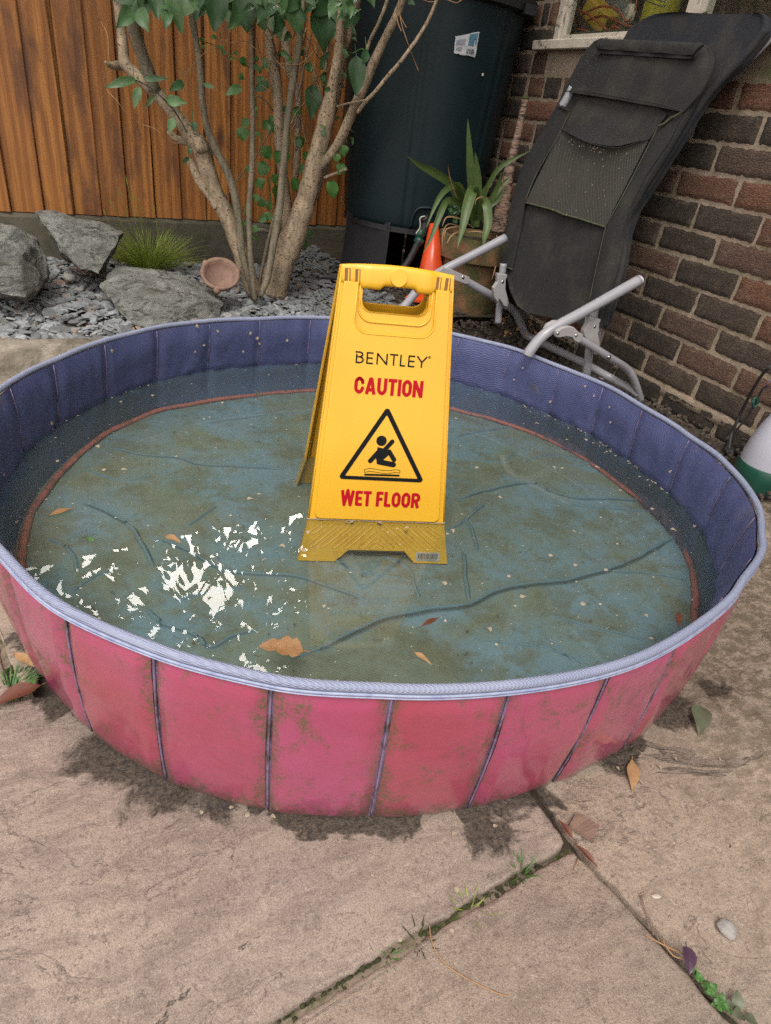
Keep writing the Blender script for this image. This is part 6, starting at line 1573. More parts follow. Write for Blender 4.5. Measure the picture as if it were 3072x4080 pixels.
# hose
hose = empty('garden_hose'); tag(hose, 'black hose with green connector running from the water butt tap', 'hose')
def htube(pts, Y, w_, mat, name, par, n=10, sm=5):
    mb = MB(); P = [PY(x, y, Y) for x, y in pts]; mb.tube(P, [dist_px(p, w_) for p in P], n, sm); return mb.build(name, MT[mat], par)
htube([(917, 470), (921, 478), (918, 490), (910, 508)], 2.40, 18, 'rubber', 'elbow', hose)
htube([(912, 496), (905, 515)], 2.395, 19, 'green', 'connector', hose, sm=1)
htube([(909, 515), (901, 527)], 2.39, 21, 'green', 'collar', hose, sm=1)
htube([(905, 520), (893, 545), (880, 568), (866, 585), (845, 600), (815, 612)], 2.38, 14, 'rubber', 'pipe', hose)
htube([(690, 598), (720, 600), (760, 606), (790, 600), (815, 612)], 2.37, 10, 'rubber', 'pipe', hose)
mb = MB(); P = [PY(813.4 + X * .1953, 379.6 + Y * .1953, 2.36) for X, Y in ((535, 450), (500, 455), (482, 480), (485, 540), (475, 590), (450, 620), (438, 645))]
mb.tube(P, .0022, 6, 4); tag(mb.build('hanging_string', MT['wroll']), 'short piece of white cord caught on the hose connector', 'string')
# ================================================================ CONE
cb_ = PY(928, 640, 2.36); cone = empty('traffic_cone'); tag(cone, 'small orange traffic cone between the hose and the plant pot', 'traffic cone')
tp = PY(938, 483, cb_.y + .02); axc = (tp - cb_); hc = axc.length; Mc = axc.to_track_quat('Z', 'Y').to_matrix().to_4x4(); Mc.translation = cb_
rbt = dist_px(PY(925, 600, cb_.y), 66)
mb = MB(); mb.lathe([(rbt * 1.02, .004), (rbt, .03), (rbt * .27, hc), (rbt * .22, hc), (rbt * .2, hc - .01), (rbt * .8, .03)], 48, Mc); mb.build('body', MT['cone'], cone)
mb = MB(); mb.lathe([(rbt * 1.38, -.012), (rbt * 1.40, -.002), (rbt * 1.3, .004), (rbt * .98, .008), (rbt * .9, -.012)], 32, Mc, sq=4); mb.build('base', MT['cone'], cone, angle=40)
# dark brick seen through the sign handle
def lying_brick(c, rz, label, d=(.215, .1025, .065), mat='redbrick', tilt=0):
    mb = MB(); R = Matrix.Rotation(rz, 3, 'Z') @ Matrix.Rotation(tilt, 3, 'X')
    bm = bmesh.new(); bmesh.ops.create_cube(bm, size=1); bmesh.ops.bevel(bm, geom=bm.edges, offset=.04, segments=2, affect='EDGES')
    for v in bm.verts: v.co = V((v.co.x * d[0], v.co.y * d[1], v.co.z * d[2]))
    bmesh.ops.triangulate(bm, faces=bm.faces); bmesh.ops.subdivide_edges(bm, edges=bm.edges, cuts=2)
    for v in bm.verts: v.co = R @ (v.co + v.co.normalized() * .003 * noise.noise(v.co * 50 + V(c))) + V(c)
    bm.verts.index_update(); mb.add([v.co.copy() for v in bm.verts], [tuple(x.index for x in f.verts) for f in bm.faces]); bm.free()
    return tag(mb.build('loose_brick', MT[mat], angle=40), label, 'brick')
p = PZ(838, 668, .105); lying_brick((p.x - .02, p.y + .05, .145), math.radians(28), 'dark red brick lying on the slate, seen through the sign handle', (.20, .12, .085))
# ================================================================ PLANTER
def PB(x, y):
    z = .1
    for k in range(12): p = PZ(x, y, z); z = bedz(p.x, p.y)
    return p
pot = empty('potted_plant'); tag(pot, 'mossy terracotta pot with strap leaved plant and a tall scaly stem', 'potted plant')
PYc = 2.33
pa, pb = PY(962, 520, PYc), PY(1098, 545, PYc); pr = (pb.x - pa.x) / 2; pcx = (pa.x + pb.x) / 2 + .004
qa, qb = PY(972, 650, PYc), PY(1075, 680, PYc); pr2 = pr * .78
pzt = PY(1028, 508, PYc).z; pzb = .17
print('POT', pr, pcx, pzt, pzb, PY(1020, 672, PYc))
mb = MB(); hh = pzt - pzb
mb.lathe([(pr2 * .9, 0), (pr2, .004), (pr2 * 1.06, hh * .3), (pr * .90, hh * .68), (pr * .95, hh * .70), (pr * 1.04, hh * .72), (pr * 1.06, hh * .97), (pr * 1.03, hh), (pr * .92, hh), (pr * .88, hh * .93), (pr * .8, hh * .9), (.001, hh * .9)], 56, Matrix.Translation((pcx, PYc, pzb)) @ Matrix.Rotation(.2, 4, 'Z'), sq=.25)
mb.v = [tuple(V(v) + V((1, 1, 0)) * .002 * noise.noise(V(v) * 30)) for v in mb.v]
mb.build('pot', MT['terra'], pot, angle=40)
mb = MB(); mb.lathe([(.001, 0), (pr * .86, 0)], 32, Matrix.Translation((pcx, PYc, pzb + hh * .92))); mb.build('compost', MT['soil'], pot)
z2 = lambda X, Y: (650.8 + X * .358, Y * .358)
mb = MB(); P = [PY(*z2(X, Y), Yd) for X, Y, Yd in ((1185, 1400, 2.36), (1215, 1250, 2.37), (1245, 1080, 2.38), (1285, 900, 2.38), (1310, 800, 2.38), (1345, 640, 2.38), (1352, 600, 2.38))]
mb.tube(P, [dist_px(p, w_ * .358) for p, w_ in zip(P, (96, 86, 66, 50, 44, 40, 46))], 14, 9)
nb_ = len(mb.v)
mb.v = [tuple(V(v) + (V(v) - V((P[3].x, P[3].y, V(v).z))) * (.10 * noise.noise(V((V(v).x * 20, 0, V(v).z * 90))))) for v in mb.v]
MT['scaly'] = simple('scaly_stem_bark', (.30, .205, .155), (.19, .12, .09), 40, .9, 1., 45, .006, dirt=(.05, .035, .028), dscale=26, dpos=(.50, .56), stretch=(1, 1, 3.2))
mb.build('woody_stem', MT['scaly'], pot)
mb = MB(); rockmesh(mb, P[-1] + V((0, 0, .004)), (.014, .014, .01), 4, 0, .5, 2); mb.build('stem_tip', MT['moss'], pot)
def strap(pts, w_, Y0, Y1=None, mat='strap', mb=None, tw=0, col=.5):
    P = [PY(*z2(X, Y), Y0 + ((Y1 or Y0) - Y0) * i / (len(pts) - 1)) for i, (X, Y) in enumerate(pts)]
    Q = []
    for i in range(len(P) - 1):
        a, b, c_, d = P[max(i - 1, 0)], P[i], P[i + 1], P[min(i + 2, len(P) - 1)]
        for j in range(5):
            t = j / 5; Q.append(.5 * ((2 * b) + (c_ - a) * t + (2 * a - 5 * b + 4 * c_ - d) * t * t + (3 * b - a - 3 * c_ + d) * t ** 3))
    Q.append(P[-1]); n = len(Q); vs = []
    for i, p in enumerate(Q):
        t = i / (n - 1); h = min(1, .55 + 1.5 * t) * (1 - max(0, (t - .55) / .45) ** 1.6); h = max(h, .03); hw_ = dist_px(p, w_ * .358) * h
        tg = (Q[min(i + 1, n - 1)] - Q[max(i - 1, 0)]).normalized(); vw = (EYE - p).normalized(); vw = (vw + V((.3, 0, .2)) * tw).normalized()
        sd_ = tg.cross(vw).normalized(); nn = sd_.cross(tg)
        vs += [p + sd_ * hw_ + nn * hw_ * .25, p + sd_ * hw_ * .5 + nn * hw_ * .08, p, p - sd_ * hw_ * .5 + nn * hw_ * .08, p - sd_ * hw_ + nn * hw_ * .25]
    mb.add(vs, [(i * 5 + j, i * 5 + j + 1, i * 5 + j + 6, i * 5 + j + 5) for i in range(n - 1) for j in range(4)], [col + .3 * (k % 5 in (0, 2)) * (k % 2) for k in range(len(vs))])
LV = [([(1040, 1370), (1030, 1150), (1018, 950), (1005, 715)], 48, 2.30, 2.30, .5), ([(1060, 1370), (1068, 1200), (1065, 1050), (1050, 915)], 44, 2.26, 2.24, .7), ([(1010, 1330), (960, 1220), (900, 1110), (800, 1040), (720, 1000), (635, 938)], 48, 2.28, 2.2, .5),
      ([(985, 1220), (950, 1140), (910, 1125), (850, 1170), (800, 1260), (755, 1375)], 34, 2.26, 2.12, .4), ([(1010, 1270), (940, 1220), (880, 1215), (840, 1290), (790, 1420), (738, 1525)], 40, 2.25, 2.08, .3),
      ([(1060, 1330), (1050, 1200), (1035, 1150), (1005, 1240), (975, 1370), (942, 1495)], 66, 2.24, 2.05, .6), ([(1080, 1330), (1090, 1220), (1120, 1240), (1128, 1340), (1108, 1430), (1100, 1485)], 52, 2.22, 2.08, .95),
      ([(1070, 1330), (1110, 1170), (1160, 1060), (1220, 995), (1300, 950), (1385, 908)], 28, 2.30, 2.2, .5), ([(1100, 1350), (1130, 1240), (1180, 1140), (1212, 1035)], 32, 2.28, 2.2, .9), ([(1120, 1350), (1160, 1200), (1210, 1120), (1265, 1065)], 30, 2.34, 2.34, .2),
      ([(1090, 1300), (1130, 1250), (1190, 1200), (1230, 1120)], 30, 2.32, 2.3, .7), ([(1080, 1260), (1100, 1160), (1140, 1110), (1150, 1090)], 28, 2.3, 2.3, .3), ([(1040, 1330), (1000, 1200), (960, 1120), (930, 1100)], 30, 2.34, 2.34, .2)]
mb = MB()
for pts, w_, a, b, c_ in LV: strap(pts, w_, a, b, mb=mb, col=c_ * .7)
mb.build('leaves', MT['strap'], pot)
mb = MB()
for pts, w_ in (([(1040, 1375), (960, 1320), (880, 1310), (850, 1370)], 9), ([(1000, 1390), (940, 1400), (900, 1430), (880, 1470)], 9), ([(1100, 1300), (1110, 1195), (1060, 1200), (1050, 1240)], 7), ([(990, 1380), (900, 1350), (860, 1390), (850, 1500)], 6), ([(1180, 1420), (1200, 1500), (1170, 1620), (1150, 1690)], 7), ([(940, 1200), (900, 1080), (885, 990)], 7), ([(1020, 1400), (960, 1370), (880, 1380), (862, 1440)], 7), ([(1210, 1150), (1225, 1050), (1215, 1045)], 6), ([(1000, 1400), (1060, 1395), (1140, 1410)], 8)):
    strap(pts, w_, 2.22, 2.14, mb=mb, col=.8)
mb.build('dead_leaves', MT['dry'], pot)
mb = MB(); r = random.Random(4)
for i in range(40):
    p = PY(*z2(r.uniform(890, 1010), r.uniform(1235, 1330)), 2.40); a = r.uniform(0, 6.28); d = V((math.cos(a), -.3, math.sin(a))) * .018; mb.leaf(p, p + d, .02, V((0, -1, .4)), r.random(), .05, .2, 0, 5)
mb.build('low_weed', MT['leaf'], pot)
# bricks below the pot and half round edging
T2 = lambda X, Y: (813.4 + X * .1953, 379.6 + Y * .1953)
p = PZ(*T2(960, 1520), .14); lying_brick((p.x, p.y + .06, .155), .1, 'weathered brick under the left of the terracotta pot', (.16, .1, .055), 'terra')
p = PZ(*T2(1200, 1525), .14); lying_brick((p.x + .02, p.y + .06, .155), -.15, 'reddish brick under the right of the terracotta pot', (.17, .1, .05), 'redbrick')
a_, b_ = PZ(*T2(760, 1640), .11), PZ(*T2(1660, 1660), .11)
mb = MB(); mb.tube([a_.lerp(b_, k / 8) for k in range(9)], .045, 20, 3, bump=.05, flat=.9); MT['moss_stone'] = simple('algae_covered_stone', (.10, .088, .055), (.07, .062, .04), 12, .9, .8, 70, .004, dirt=(.045, .05, .018), dscale=9, dpos=(.42, .6))
structure(mb.build('stone_edging', MT['moss_stone']))
# ================================================================ LOUNGER
ch = empty('folding_lounger'); tag(ch, 'folded black fabric garden lounger with grey tube frame leaning on the brick wall', 'garden lounger')
def PLn(x, y, off=0, a=1.33, b=.22):
    a = a - off * math.sqrt(1 + b * b); d = ray(x, y); t = (a + b * EYE.z) / (d.x - b * d.z); return EYE + d * t
NCH = V((-1, 0, .22)).normalized()
c3 = lambda X, Y: (1030.4 + X * .4168, Y * .4168)
c6 = lambda X, Y: (1084.6 + X * .2279, 488.1 + Y * .2279)
def resample(pts, n):
    P = [V(p) for p in pts]; L_ = [0]
    for i in range(len(P) - 1): L_.append(L_[-1] + (P[i + 1] - P[i]).length)
    out = []; k = 0
    for j in range(n + 1):
        s = L_[-1] * j / n
        while k < len(P) - 2 and L_[k + 1] < s: k += 1
        t = (s - L_[k]) / max(1e-9, L_[k + 1] - L_[k]); out.append(P[k].lerp(P[k + 1], min(1, max(0, t))))
    return out
def loft(name, left, right, off, th, disp, mat, nu=36, nv=70, edge=.013, a=1.33, parent=ch):
    Lp = resample([PLn(*c3(*p), off, a) for p in left], nv); Rp = resample([PLn(*c3(*p), off, a) for p in right], nv)
    mb = MB(); F = []; 
    for j in range(nv + 1):
        v = j / nv
        for i in range(nu + 1):
            u = i / nu; u = .5 - .5 * math.cos(PI * u) if edge else u
            p = Lp[j].lerp(Rp[j], u); w_ = (Rp[j] - Lp[j]).length; e = min(u, 1 - u) * w_
            q = 0
            if edge:
                if e < edge * 2: q = math.sqrt(max(0, 1 - ((e - edge) / edge) ** 2)) * edge
                q = max(q, (edge * .75) * (1 if e > edge * 2 else e / (edge * 2)))
            F.append(p + NCH * (q + disp(u, v, p)))
    B_ = [p - NCH * th - (0 if not edge else 0) * NCH for p in [Lp[j].lerp(Rp[j], .5 - .5 * math.cos(PI * i / nu) if edge else i / nu) for j in range(nv + 1) for i in range(nu + 1)]]
    fs = [(j * (nu + 1) + i, (j + 1) * (nu + 1) + i, (j + 1) * (nu + 1) + i + 1, j * (nu + 1) + i + 1) for j in range(nv) for i in range(nu)]
    N_ = (nu + 1) * (nv + 1); fb = [tuple(N_ + k for k in f)[::-1] for f in fs]
    bd = [i for i in range(nu + 1)] + [(j + 1) * (nu + 1) - 1 for j in range(1, nv + 1)] + [nv * (nu + 1) + i for i in range(nu - 1, -1, -1)] + [j * (nu + 1) for j in range(nv - 1, 0, -1)]
    sd_ = [(bd[k], bd[(k + 1) % len(bd)], N_ + bd[(k + 1) % len(bd)], N_ + bd[k]) for k in range(len(bd))]
    mb.add(F + B_, fs + fb + sd_); return mb.build(name, MT[mat], parent, angle=60)
def wrk(u, v, p): 
    s = math.sin(PI * u)
    return -.012 * s * (1 - .3 * v) + s * (.011 * noise.noise(V((p.y * 7 + p.z * 3, p.z * 4, 1))) + .006 * noise.noise(V((p.y * 22 + p.z * 9, p.z * 6, 4))))
# rear section (leans further back)
loft('rear_section', [(1080, 74), (1000, 74), (930, 80), (870, 105), (800, 150), (700, 330), (560, 640), (420, 1000), (320, 1400), (290, 1600)],
     [(1480, 78), (1512, 82), (1528, 100), (1522, 170), (1395, 330), (1285, 420), (1195, 525), (1060, 745), (920, 965), (838, 1090), (796, 1200), (766, 1400), (728, 1530), (668, 1705)], -.040, .012, lambda u, v, p: -.006 * math.sin(PI * u) + .004 * noise.noise(p * 6), 'fabric_blue', edge=.014)
# seat/back front section
loft('front_section', [(650, 206), (612, 222), (575, 262), (540, 312), (500, 390), (455, 470), (432, 530), (340, 690), (255, 830), (196, 1000), (160, 1180), (146, 1330), (158, 1430), (176, 1510), (215, 1590), (262, 1622)],
     [(1165, 228), (1195, 238), (1222, 275), (1225, 330), (1205, 390), (1105, 590), (985, 800), (880, 960), (808, 1085), (772, 1160), (740, 1330), (695, 1500), (664, 1640), (640, 1702)], .0, .006, wrk, 'fabric', edge=.013)
# fabric covered rail of the rear section, seen beside the front one
mb = MB(); P = [PLn(*c3(*p), -.030) for p in ((1500, 150), (1380, 300), (1262, 420), (1168, 530), (1035, 740), (895, 960), (812, 1090), (774, 1200), (744, 1400), (706, 1530), (655, 1690))]
mb.tube(P, [dist_px(p, 18) for p in P], 14, 6); mb.build('rear_rail', MT['fabric_blue'], ch)
# left side band that wraps the tube
def sheetp(name, left, right, off, mat, disp=lambda u, v, p: 0, nu=10, nv=40, th=.0015): return loft(name, left, right, off, th, disp, mat, nu, nv, 0)
sheetp('side_band', [(424, 535), (335, 690), (248, 830), (190, 1000), (152, 1180), (120, 1366)], [(486, 572), (430, 685), (335, 850), (250, 1045), (226, 1200), (183, 1396)], .0155, 'fabric', lambda u, v, p: .004 * math.sin(PI * u))
sheetp('side_band', [(940, 655), (880, 780), (770, 985), (668, 1172), (625, 1350), (585, 1560), (540, 1690)], [(1072, 580), (1000, 730), (880, 905), (790, 1080), (740, 1250), (690, 1480), (640, 1690)], .0150, 'fabric', lambda u, v, p: .004 * math.sin(PI * u))
# headrest sleeve
sheetp('headrest_sleeve', [(655, 208), (615, 224), (575, 265), (538, 320), (498, 395), (452, 472)], [(1160, 230), (1200, 245), (1222, 300), (1205, 370), (1150, 480), (1062, 576)], .024, 'fabric', lambda u, v, p: .010 * math.sin(PI * u) ** .7 * (.4 + .6 * math.sin(PI * min(1, v + .1))) - .010 * (abs(u - .5) * 2) ** 6 + .003 * noise.noise(p * 12), 20, 24, .006)
sheetp('velcro_strip', [(622, 246), (628, 276)], [(1124, 282), (1106, 306)], .0400, 'flap', nu=12, nv=2, th=.004)
sheetp('headrest_flap', [(660, 200), (640, 206), (612, 238), (622, 254)], [(1166, 222), (1178, 232), (1130, 276), (1120, 286)], .0440, 'fabric', lambda u, v, p: .003 * math.sin(u * 20) * v + .004 * math.sin(PI * v), 30, 8, .003)
# pocket panel with curved hem
hem = [(440, 668), (500, 702), (550, 728), (600, 746), (660, 760), (715, 767), (760, 762), (800, 750), (850, 735), (892, 722)]
top = [(486, 572), (530, 505), (600, 480), (680, 490), (760, 508), (840, 522), (900, 532), (960, 548), (1000, 580), (940, 655)]
def vloft(name, topl, botl, off, mat, disp=lambda u, v, p: 0, nv=24, th=.0015, nu=30):
    Tp = resample([PLn(*c3(*p), off) for p in topl], nu); Bp = resample([PLn(*c3(*p), off) for p in botl], nu); mb = MB(); F = []
    for j in range(nv + 1):
        for i in range(nu + 1):
            p = Tp[i].lerp(Bp[i], j / nv); F.append(p + NCH * disp(i / nu, j / nv, p))
    N_ = len(F); fs = [(j * (nu + 1) + i, (j + 1) * (nu + 1) + i, (j + 1) * (nu + 1) + i + 1, j * (nu + 1) + i + 1) for j in range(nv) for i in range(nu)]
    bd = [i for i in range(nu + 1)] + [(j + 1) * (nu + 1) - 1 for j in range(1, nv + 1)] + [nv * (nu + 1) + i for i in range(nu - 1, -1, -1)] + [j * (nu + 1) for j in range(nv - 1, 0, -1)]
    mb.add(F + [p - NCH * th for p in F], fs + [tuple(N_ + k for k in f)[::-1] for f in fs] + [(bd[k], bd[(k + 1) % len(bd)], N_ + bd[(k + 1) % len(bd)], N_ + bd[k]) for k in range(len(bd))])
    return mb.build(name, MT[mat], ch, angle=60)
vloft('pocket', [(478, 590), (530, 520), (620, 500), (720, 508), (820, 525), (920, 545), (985, 590), (942, 652)], hem, .0145, 'fabric', lambda u, v, p: math.sin(PI * u) ** .7 * (.016 * v ** 2) + .003 * noise.noise(p * 14))
vloft('mesh_panel', hem, [(250, 1050), (330, 1068), (400, 1090), (450, 1110), (520, 1130), (600, 1155), (664, 1174)], .0120, 'mesh', lambda u, v, p: -.006 * math.sin(PI * u) * math.sin(PI * v) + .003 * noise.noise(V((p.y * 25, p.z * 10, 2))) * math.sin(PI * u))
def trimline(pts, w_, off, mat='trim', name='piping'):
    mb = MB(); P = [PLn(*c3(*p), off) for p in pts]; mb.tube(P, [dist_px(p, w_) for p in P], 6, 4); mb.build(name, MT[mat], ch)
trimline([(486, 574), (458, 630), (432, 684), (390, 760), (338, 850), (290, 940), (252, 1040)], 1.6, .0205)
trimline([(250, 1050), (330, 1070), (400, 1090), (450, 1112), (520, 1130), (600, 1156), (664, 1176)], 3.6, .0140)
trimline([(940, 655), (905, 725), (850, 835), (775, 980), (720, 1080), (666, 1172)], 1.8, .0200)
trimline([(668, 1176), (640, 1290), (610, 1430), (582, 1560)], 1.2, .0195)
trimline([(1066, 576), (1040, 596), (1005, 612), (975, 638), (940, 655)], 4.6, .0235)
trimline([(424, 535), (432, 552), (455, 566), (486, 574)], 3.0, .022, 'fabric')
trimline([(452, 474), (520, 470), (600, 478), (700, 496), (800, 512), (900, 530), (990, 550), (1064, 578)], 2.2, .034, 'fabric', 'sleeve_hem')
trimline(hem, 2.2, .030, 'fabric', 'pocket_hem')
trimline([(118, 1365), (150, 1384), (184, 1397)], 2.6, .0190, 'trim', 'band_hem')
def cht(pts, off, w_, mat='tube', name='frame_tube', a=1.33):
    mb = MB(); P = [PLn(*c3(*p), off, a) for p in pts]; mb.tube(P, [dist_px(p, w_) for p in P], 14, 5); return mb.build(name, MT[mat], ch)
cht([(500, 455), (470, 510), (440, 560)], .006, 20)
cht([(1560, 110), (1530, 190), (1470, 258), (1400, 322), (1340, 372)], -.060, 12)
# grit on the mesh pocket
rg = random.Random(8); mb = MB()
for i in range(90):
    u, v = rg.random(), rg.random() ** 1.4
    X = 440 + 440 * u - 190 * v; Y = 700 + 60 * math.sin(PI * u) + 330 * v + 60 * u * v
    if i < 40: X = rg.uniform(460, 650); Y = 715 + (X - 460) * .30 + rg.uniform(0, 26)
    p = PLn(*c3(X, Y), .0175); s = rg.uniform(.0008, .002)
    mb.add([p + V((0, -s, s)), p + V((0, s, s * .6)), p + V((0, s * .6, -s)), p + V((0, -s * .6, -s * .6)), p + NCH * s], [(0, 1, 4), (1, 2, 4), (2, 3, 4), (3, 0, 4)], rg.random())
mb.build('grit', MT['seed'], ch)
# tube frame: left side plane and right side plane
YL, YR = 2.02, 1.44
def ft(pts, w_, mat='tube', name='frame_tube', flat=1, n=14):
    mb = MB(); P = [PY(x, y, Y) for x, y, Y in pts]; mb.tube(P, [dist_px(p, w_) for p in P], n, 6, flat=flat); return mb.build(name, MT[mat], ch)
ft([(836, 712, YL), (858, 680, YL), (880, 655, YL), (903, 626, YL), (925, 606, YL), (959, 583, YL), (1020, 552, YL), (1092, 514, YL)], 18.5, name='armrest')
ft([(1000, 604, YL + .02), (1040, 626, YL + .02), (1073, 645, YL + .02), (1098, 662, YL), (1113, 674, YL), (1126, 700, YL), (1138, 724, YL), (1165, 738, YL - .05), (1215, 762, YL - .25), (1262, 785, YL - .4), (1310, 812, YL - .52), (1358, 838, YR + .02), (1378, 852, YR)], 17, name='rear_leg_tube')
ft([(1088, 570, YL - .03), (1084, 600, YL - .03), (1080, 650, YL - .03), (1076, 698, YL - .03)], 15)
ft([(1140, 768, YR), (1146, 757, YR), (1162, 737, YR), (1181, 719, YR), (1212, 700, YR), (1260, 674, YR), (1320, 640, YR), (1380, 606, YR)], 24, name='armrest', flat=.95)
mb = MB(); P = [PY(1377, 607.5, YR), PY(1384, 603.5, YR)]; mb.tube(P, [dist_px(p, 23) for p in P], 16, 1, flat=.8); mb.build('end_cap', MT['hdpe'], ch, angle=40)
ft([(1228, 722, YR - .02), (1245, 729, YR - .02), (1280, 749, YR - .02), (1315, 771, YR - .02), (1350, 793, YR), (1366, 812, YR), (1376, 838, YR), (1384, 866, YR)], 16.5, name='rear_leg_tube')
ft([(1287, 660, YR + .05), (1282, 690, YR + .05), (1276, 740, YR + .05), (1268, 800, YR + .05), (1262, 840, YR + .05)], 18)
ft([(1296, 706, YR + .09), (1292, 735, YR + .09), (1287, 752, YR + .09)], 11)
def bracket(pts, Y, th, name='joint_bracket', f=c6):
    o0 = PY(*f(*pts[0]), Y)
    P = [PY(*f(*p), Y) for p in pts]; cu = [(p.x, p.z) for p in P]
    M = Matrix(((1, 0, 0, 0), (0, 0, -1, Y), (0, 1, 0, 0), (0, 0, 0, 1)))
    return plate(name, [cu], th, .0018, MT['bracket'], ch, M)
bracket([(500, 1028), (508, 995), (560, 962), (620, 948), (670, 955), (705, 990), (728, 1012), (755, 1020), (757, 1060), (735, 1095), (712, 1103), (672, 1080), (655, 1050), (600, 1040), (540, 1052), (508, 1048)], YR - .035, .005)
bracket([(805, 865), (918, 878), (914, 906), (905, 910), (902, 985), (892, 1010), (908, 1100), (906, 1145), (880, 1218), (848, 1195), (800, 1100), (760, 1020), (770, 975), (800, 930), (805, 895)], YR + .022, .008)
bracket([(400, 975), (430, 930), (490, 898), (540, 896), (560, 915), (500, 945), (430, 978)], YR + .012, .006)
c2f = lambda X, Y: (650.8 + X * .358, Y * .358)
bracket([(820, 1640), (850, 1612), (900, 1622), (960, 1650), (1010, 1670), (1012, 1705), (985, 1712), (930, 1690), (860, 1660)], YL - .02, .006, f=c2f)
bracket([(1178, 1648), (1236, 1654), (1234, 1674), (1228, 1680), (1226, 1740), (1246, 1820), (1240, 1848), (1218, 1842), (1190, 1800), (1180, 1820), (1158, 1790), (1156, 1735), (1180, 1700)], YL - .06, .007, f=c2f)
def screw(x, y, Y, w_=6.5):
    p = PY(x, y, Y); r_ = dist_px(p, w_); M = Matrix.Rotation(PI / 2, 4, 'X'); M.translation = p; mb = MB()
    mb.lathe([(.0005, r_ * .55), (r_ * .3, r_ * .5), (r_ * .35, r_ * .3), (r_ * .5, r_ * .35), (r_ * .85, r_ * .28), (r_, 0), (r_ * 1.35, -.001), (r_ * 1.35, -.004)], 16, M); mb.build('screw', MT['steel'], ch, angle=50)
for x, y in (c6(532, 1022), c6(705, 1040)): screw(x, y, YR - .042)
screw(*c6(880, 957), YR + .012); screw(*c6(1020, 1247), YR - .034, 8)
screw(*c2f(978, 1675), YL - .028); screw(*c2f(1217, 1702), YL - .069)
# ================================================================ SPRAYER
spc = V((1.590, .925, .113)); spr = empty('pressure_sprayer', (0, 0, 0)); tag(spr, 'milky white pressure sprayer with green base at the right edge', 'garden sprayer')
TS = Matrix.Translation(spc); RS = .070
k = RS
mb = MB(); mb.lathe([(.001, .004), (k * .96, .0), (k * 1.0, .004), (k * 1.0, .030), (k * 1.015, .033), (k * 1.0, .060), (k * .97, .064)], 64, TS); mb.build('base', MT['green'], spr, angle=35)
mb = MB(); mb.lathe([(k * .965, .060), (k * .95, .09), (k * .88, .125), (k * .76, .160), (k * .62, .190), (k * .48, .212), (k * .42, .218)], 64, TS); mb.build('tank', MT['hdpe'], spr)
mb = MB(); mb.lathe([(k * .46, .212), (k * .52, .216), (k * .52, .240), (k * .40, .248), (k * .2, .25), (k * .2, .29), (.001, .295)], 40, TS); mb.build('collar', MT['green'], spr, angle=35)
mb = MB(); mb.tube([spc + V((-.05, -.03, .26)), spc + V((0, 0, .30)), spc + V((.05, .03, .26))], .010, 10, 5); mb.build('handle', MT['green'], spr)
c7 = lambda X, Y: (1518.4 + X * .2205, 759.2 + Y * .2205)
Ys = spc.y - .02
mb = MB(); P = [PY(*c7(X, Y), Yv) for X, Y, Yv in ((680, 130, Ys), (640, 170, Ys), (590, 220, Ys + .02), (530, 310, Ys + .04), (460, 430, Ys + .06), (385, 580, Ys + .08), (320, 720, Ys + .08), (285, 800, Ys + .08), (268, 880, Ys + .07), (256, 960, Ys + .06))]
mb.tube(P, [dist_px(p, 6.6) for p in P], 10, 5); mb.build('hose', MT['rubber'], spr)
def strapf(pts, w_, Y, mat, name):
    mb = MB(); P = resample([PY(*c7(X, Yy), Y + .004 * i) for i, (X, Yy) in enumerate(pts)], 30); vs = []
    for i, p in enumerate(P):
        tg = (P[min(i + 1, 30)] - P[max(i - 1, 0)]).normalized(); s_ = tg.cross(V((.2, -1, 0))).normalized() * dist_px(p, w_); vs += [p + s_, p - s_, p - s_ + V((0, .002, 0)), p + s_ + V((0, .002, 0))]
    mb.add(vs, [(i * 4 + j, i * 4 + (j + 1) % 4, (i + 1) * 4 + (j + 1) % 4, (i + 1) * 4 + j) for i in range(30) for j in range(4)]); mb.build(name, MT[mat], spr, smooth=False)
strapf([(640, 330), (590, 370), (540, 460), (500, 540), (460, 620), (410, 690), (360, 740), (310, 810), (250, 880), (200, 960), (205, 975)], 9, Ys + .06, 'rubber', 'shoulder_strap')
mb = MB(); P = [PY(*c7(X, Y), Ys + .02) for X, Y in ((690, 270), (650, 300), (628, 335), (640, 360), (690, 350))]; mb.tube(P, .0022, 6, 4); mb.build('strap_cord', MT['purple'], spr)
mb = MB(); P = [PY(*c7(X, Y), Ys + .05) for X, Y in ((487, 478), (525, 448), (540, 500), (502, 556), (487, 478))]; mb.tube(P, .0035, 6, 1); mb.build('buckle', MT['green'], spr)
mb = MB(); rockmesh(mb, PZ(*c7(275, 985), .13) + V((0, 0, .0)), (.022, .018, .016), 3, 0, .5, 3); mb.build('lance_foot', MT['rubber'], spr)
# dark soil litter round the pot and the lounger
o = chips('corner_chippings', 900, (1.0, 1.66), (2.2, 3.1), bedz, .006, .016, MT['litter'], (0, .5), 9, ok=lambda x, y: (x - pcx) ** 2 + (y - PYc) ** 2 > .02)
tag(o, 'dark chippings and litter between the pot and the wall', kind='stuff')
mb = MB(); r = random.Random(31)
for i in range(70):
    x, y = r.choice(((r.uniform(1080, 1160), r.uniform(690, 735)), (r.uniform(640, 720), r.uniform(575, 640)), (r.uniform(110, 200), r.uniform(545, 700))))
    p = PB(x, y); p.z += .012; a = r.uniform(0, 6.28); d = V((math.cos(a), math.sin(a), r.uniform(-.1, .4))) * r.uniform(.012, .03); mb.leaf(p, p + d, d.length * .5, V((0, 0, 1)), r.random(), .2, .4, 0, 4)
o = mb.build('leaf_litter', MT['dry']); tag(o, 'scattered brown leaf litter on the bed and under the lounger', kind='stuff')

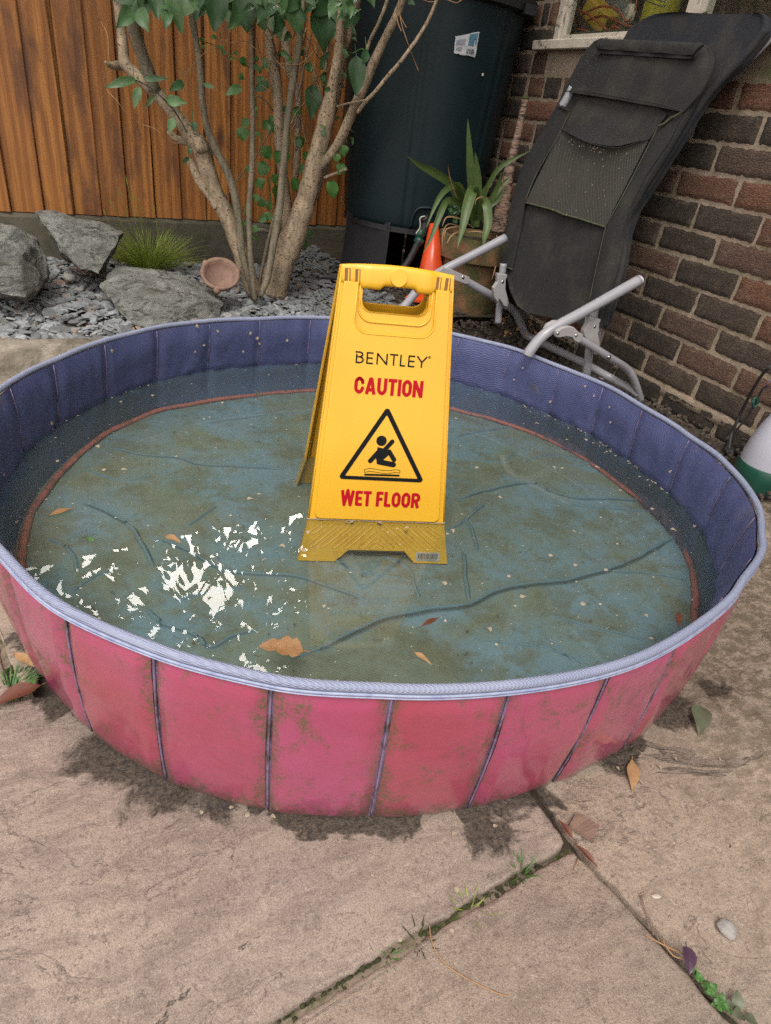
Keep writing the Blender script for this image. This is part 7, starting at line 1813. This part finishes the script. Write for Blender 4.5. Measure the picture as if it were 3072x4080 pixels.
# ================================================================ PARTS OF PARTS, AND ROOTS AT THE BASE OF EACH THING
def base(o): return o.name.split('.')[0]
def under(root, kids, par):
    ch_ = [c for c in root.children]
    ps = [c for c in ch_ if base(c) == par]
    if not ps: return
    for c in ch_:
        if base(c) in kids and c not in ps:
            def cen(q): return sum((V(b) for b in q.bound_box), V((0, 0, 0))) / 8
            c.parent = min(ps, key=lambda q: (cen(q) - cen(c)).length)
under(butt, ('label_picture', 'label_print', 'label_barcode'), 'worn_label'); under(butt, ('lid_clip',), 'lid'); under(butt, ('stand_panel',), 'stand_top'); under(butt, ('paint_fleck', 'tap_surround'), 'barrel')
under(sign, ('barcode',), 'barcode_sticker'); under(sign, ('handle_disc', 'slot'), 'handle'); under(sign, ('rear_flange', 'rear_bead'), 'rear_panel'); under(sign, ('slipping_figure', 'floor_bar', 'wave_outline'), 'warning_triangle'); under(sign, ('registered_mark',), 'wordmark')
under(sign, ('recess_bead',), 'raised_face'); under(sign, ('side_flange', 'edge_bead', 'hole_bead', 'hole_rim', 'foot_rib'), 'front_panel')
under(pool, ('liner_stitching',), 'liner_wall'); under(pool, ('rim_hem',), 'rim'); under(pool, ('seam_rib',), 'seam_skin'); under(pool, ('floor_crease', 'floor_piping'), 'floor')
under(win, ('pane',), 'frame'); under(shrub, ('scar',), 'knob'); under(pot, ('stem_tip',), 'woody_stem'); under(pot, ('compost',), 'pot')
under(ch, ('end_cap',), 'armrest'); under(ch, ('screw',), 'joint_bracket'); under(ch, ('headrest_flap', 'velcro_strip', 'sleeve_hem'), 'headrest_sleeve'); under(ch, ('pocket_hem',), 'pocket'); under(ch, ('grit',), 'mesh_panel'); under(ch, ('rear_rail',), 'rear_section'); under(ch, ('band_hem',), 'side_band')
under(spr, ('strap_cord', 'buckle'), 'shoulder_strap'); under(spr, ('lance_foot',), 'hose'); under(spr, ('handle',), 'collar')
under(wall, ('mortar',), 'brick_face')
for o in list(C.objects):
    if o.type == 'EMPTY' and o.parent is None and o.children:
        pts = [V(b) for c in o.children if c.type == 'MESH' for b in c.bound_box]
        lo = V((min(p.x for p in pts), min(p.y for p in pts), min(p.z for p in pts))); hi = V((max(p.x for p in pts), max(p.y for p in pts), 0))
        L0 = V(((lo.x + hi.x) / 2, (lo.y + hi.y) / 2, lo.z)); o.location = L0
        for c in o.children: c.location = c.location - L0
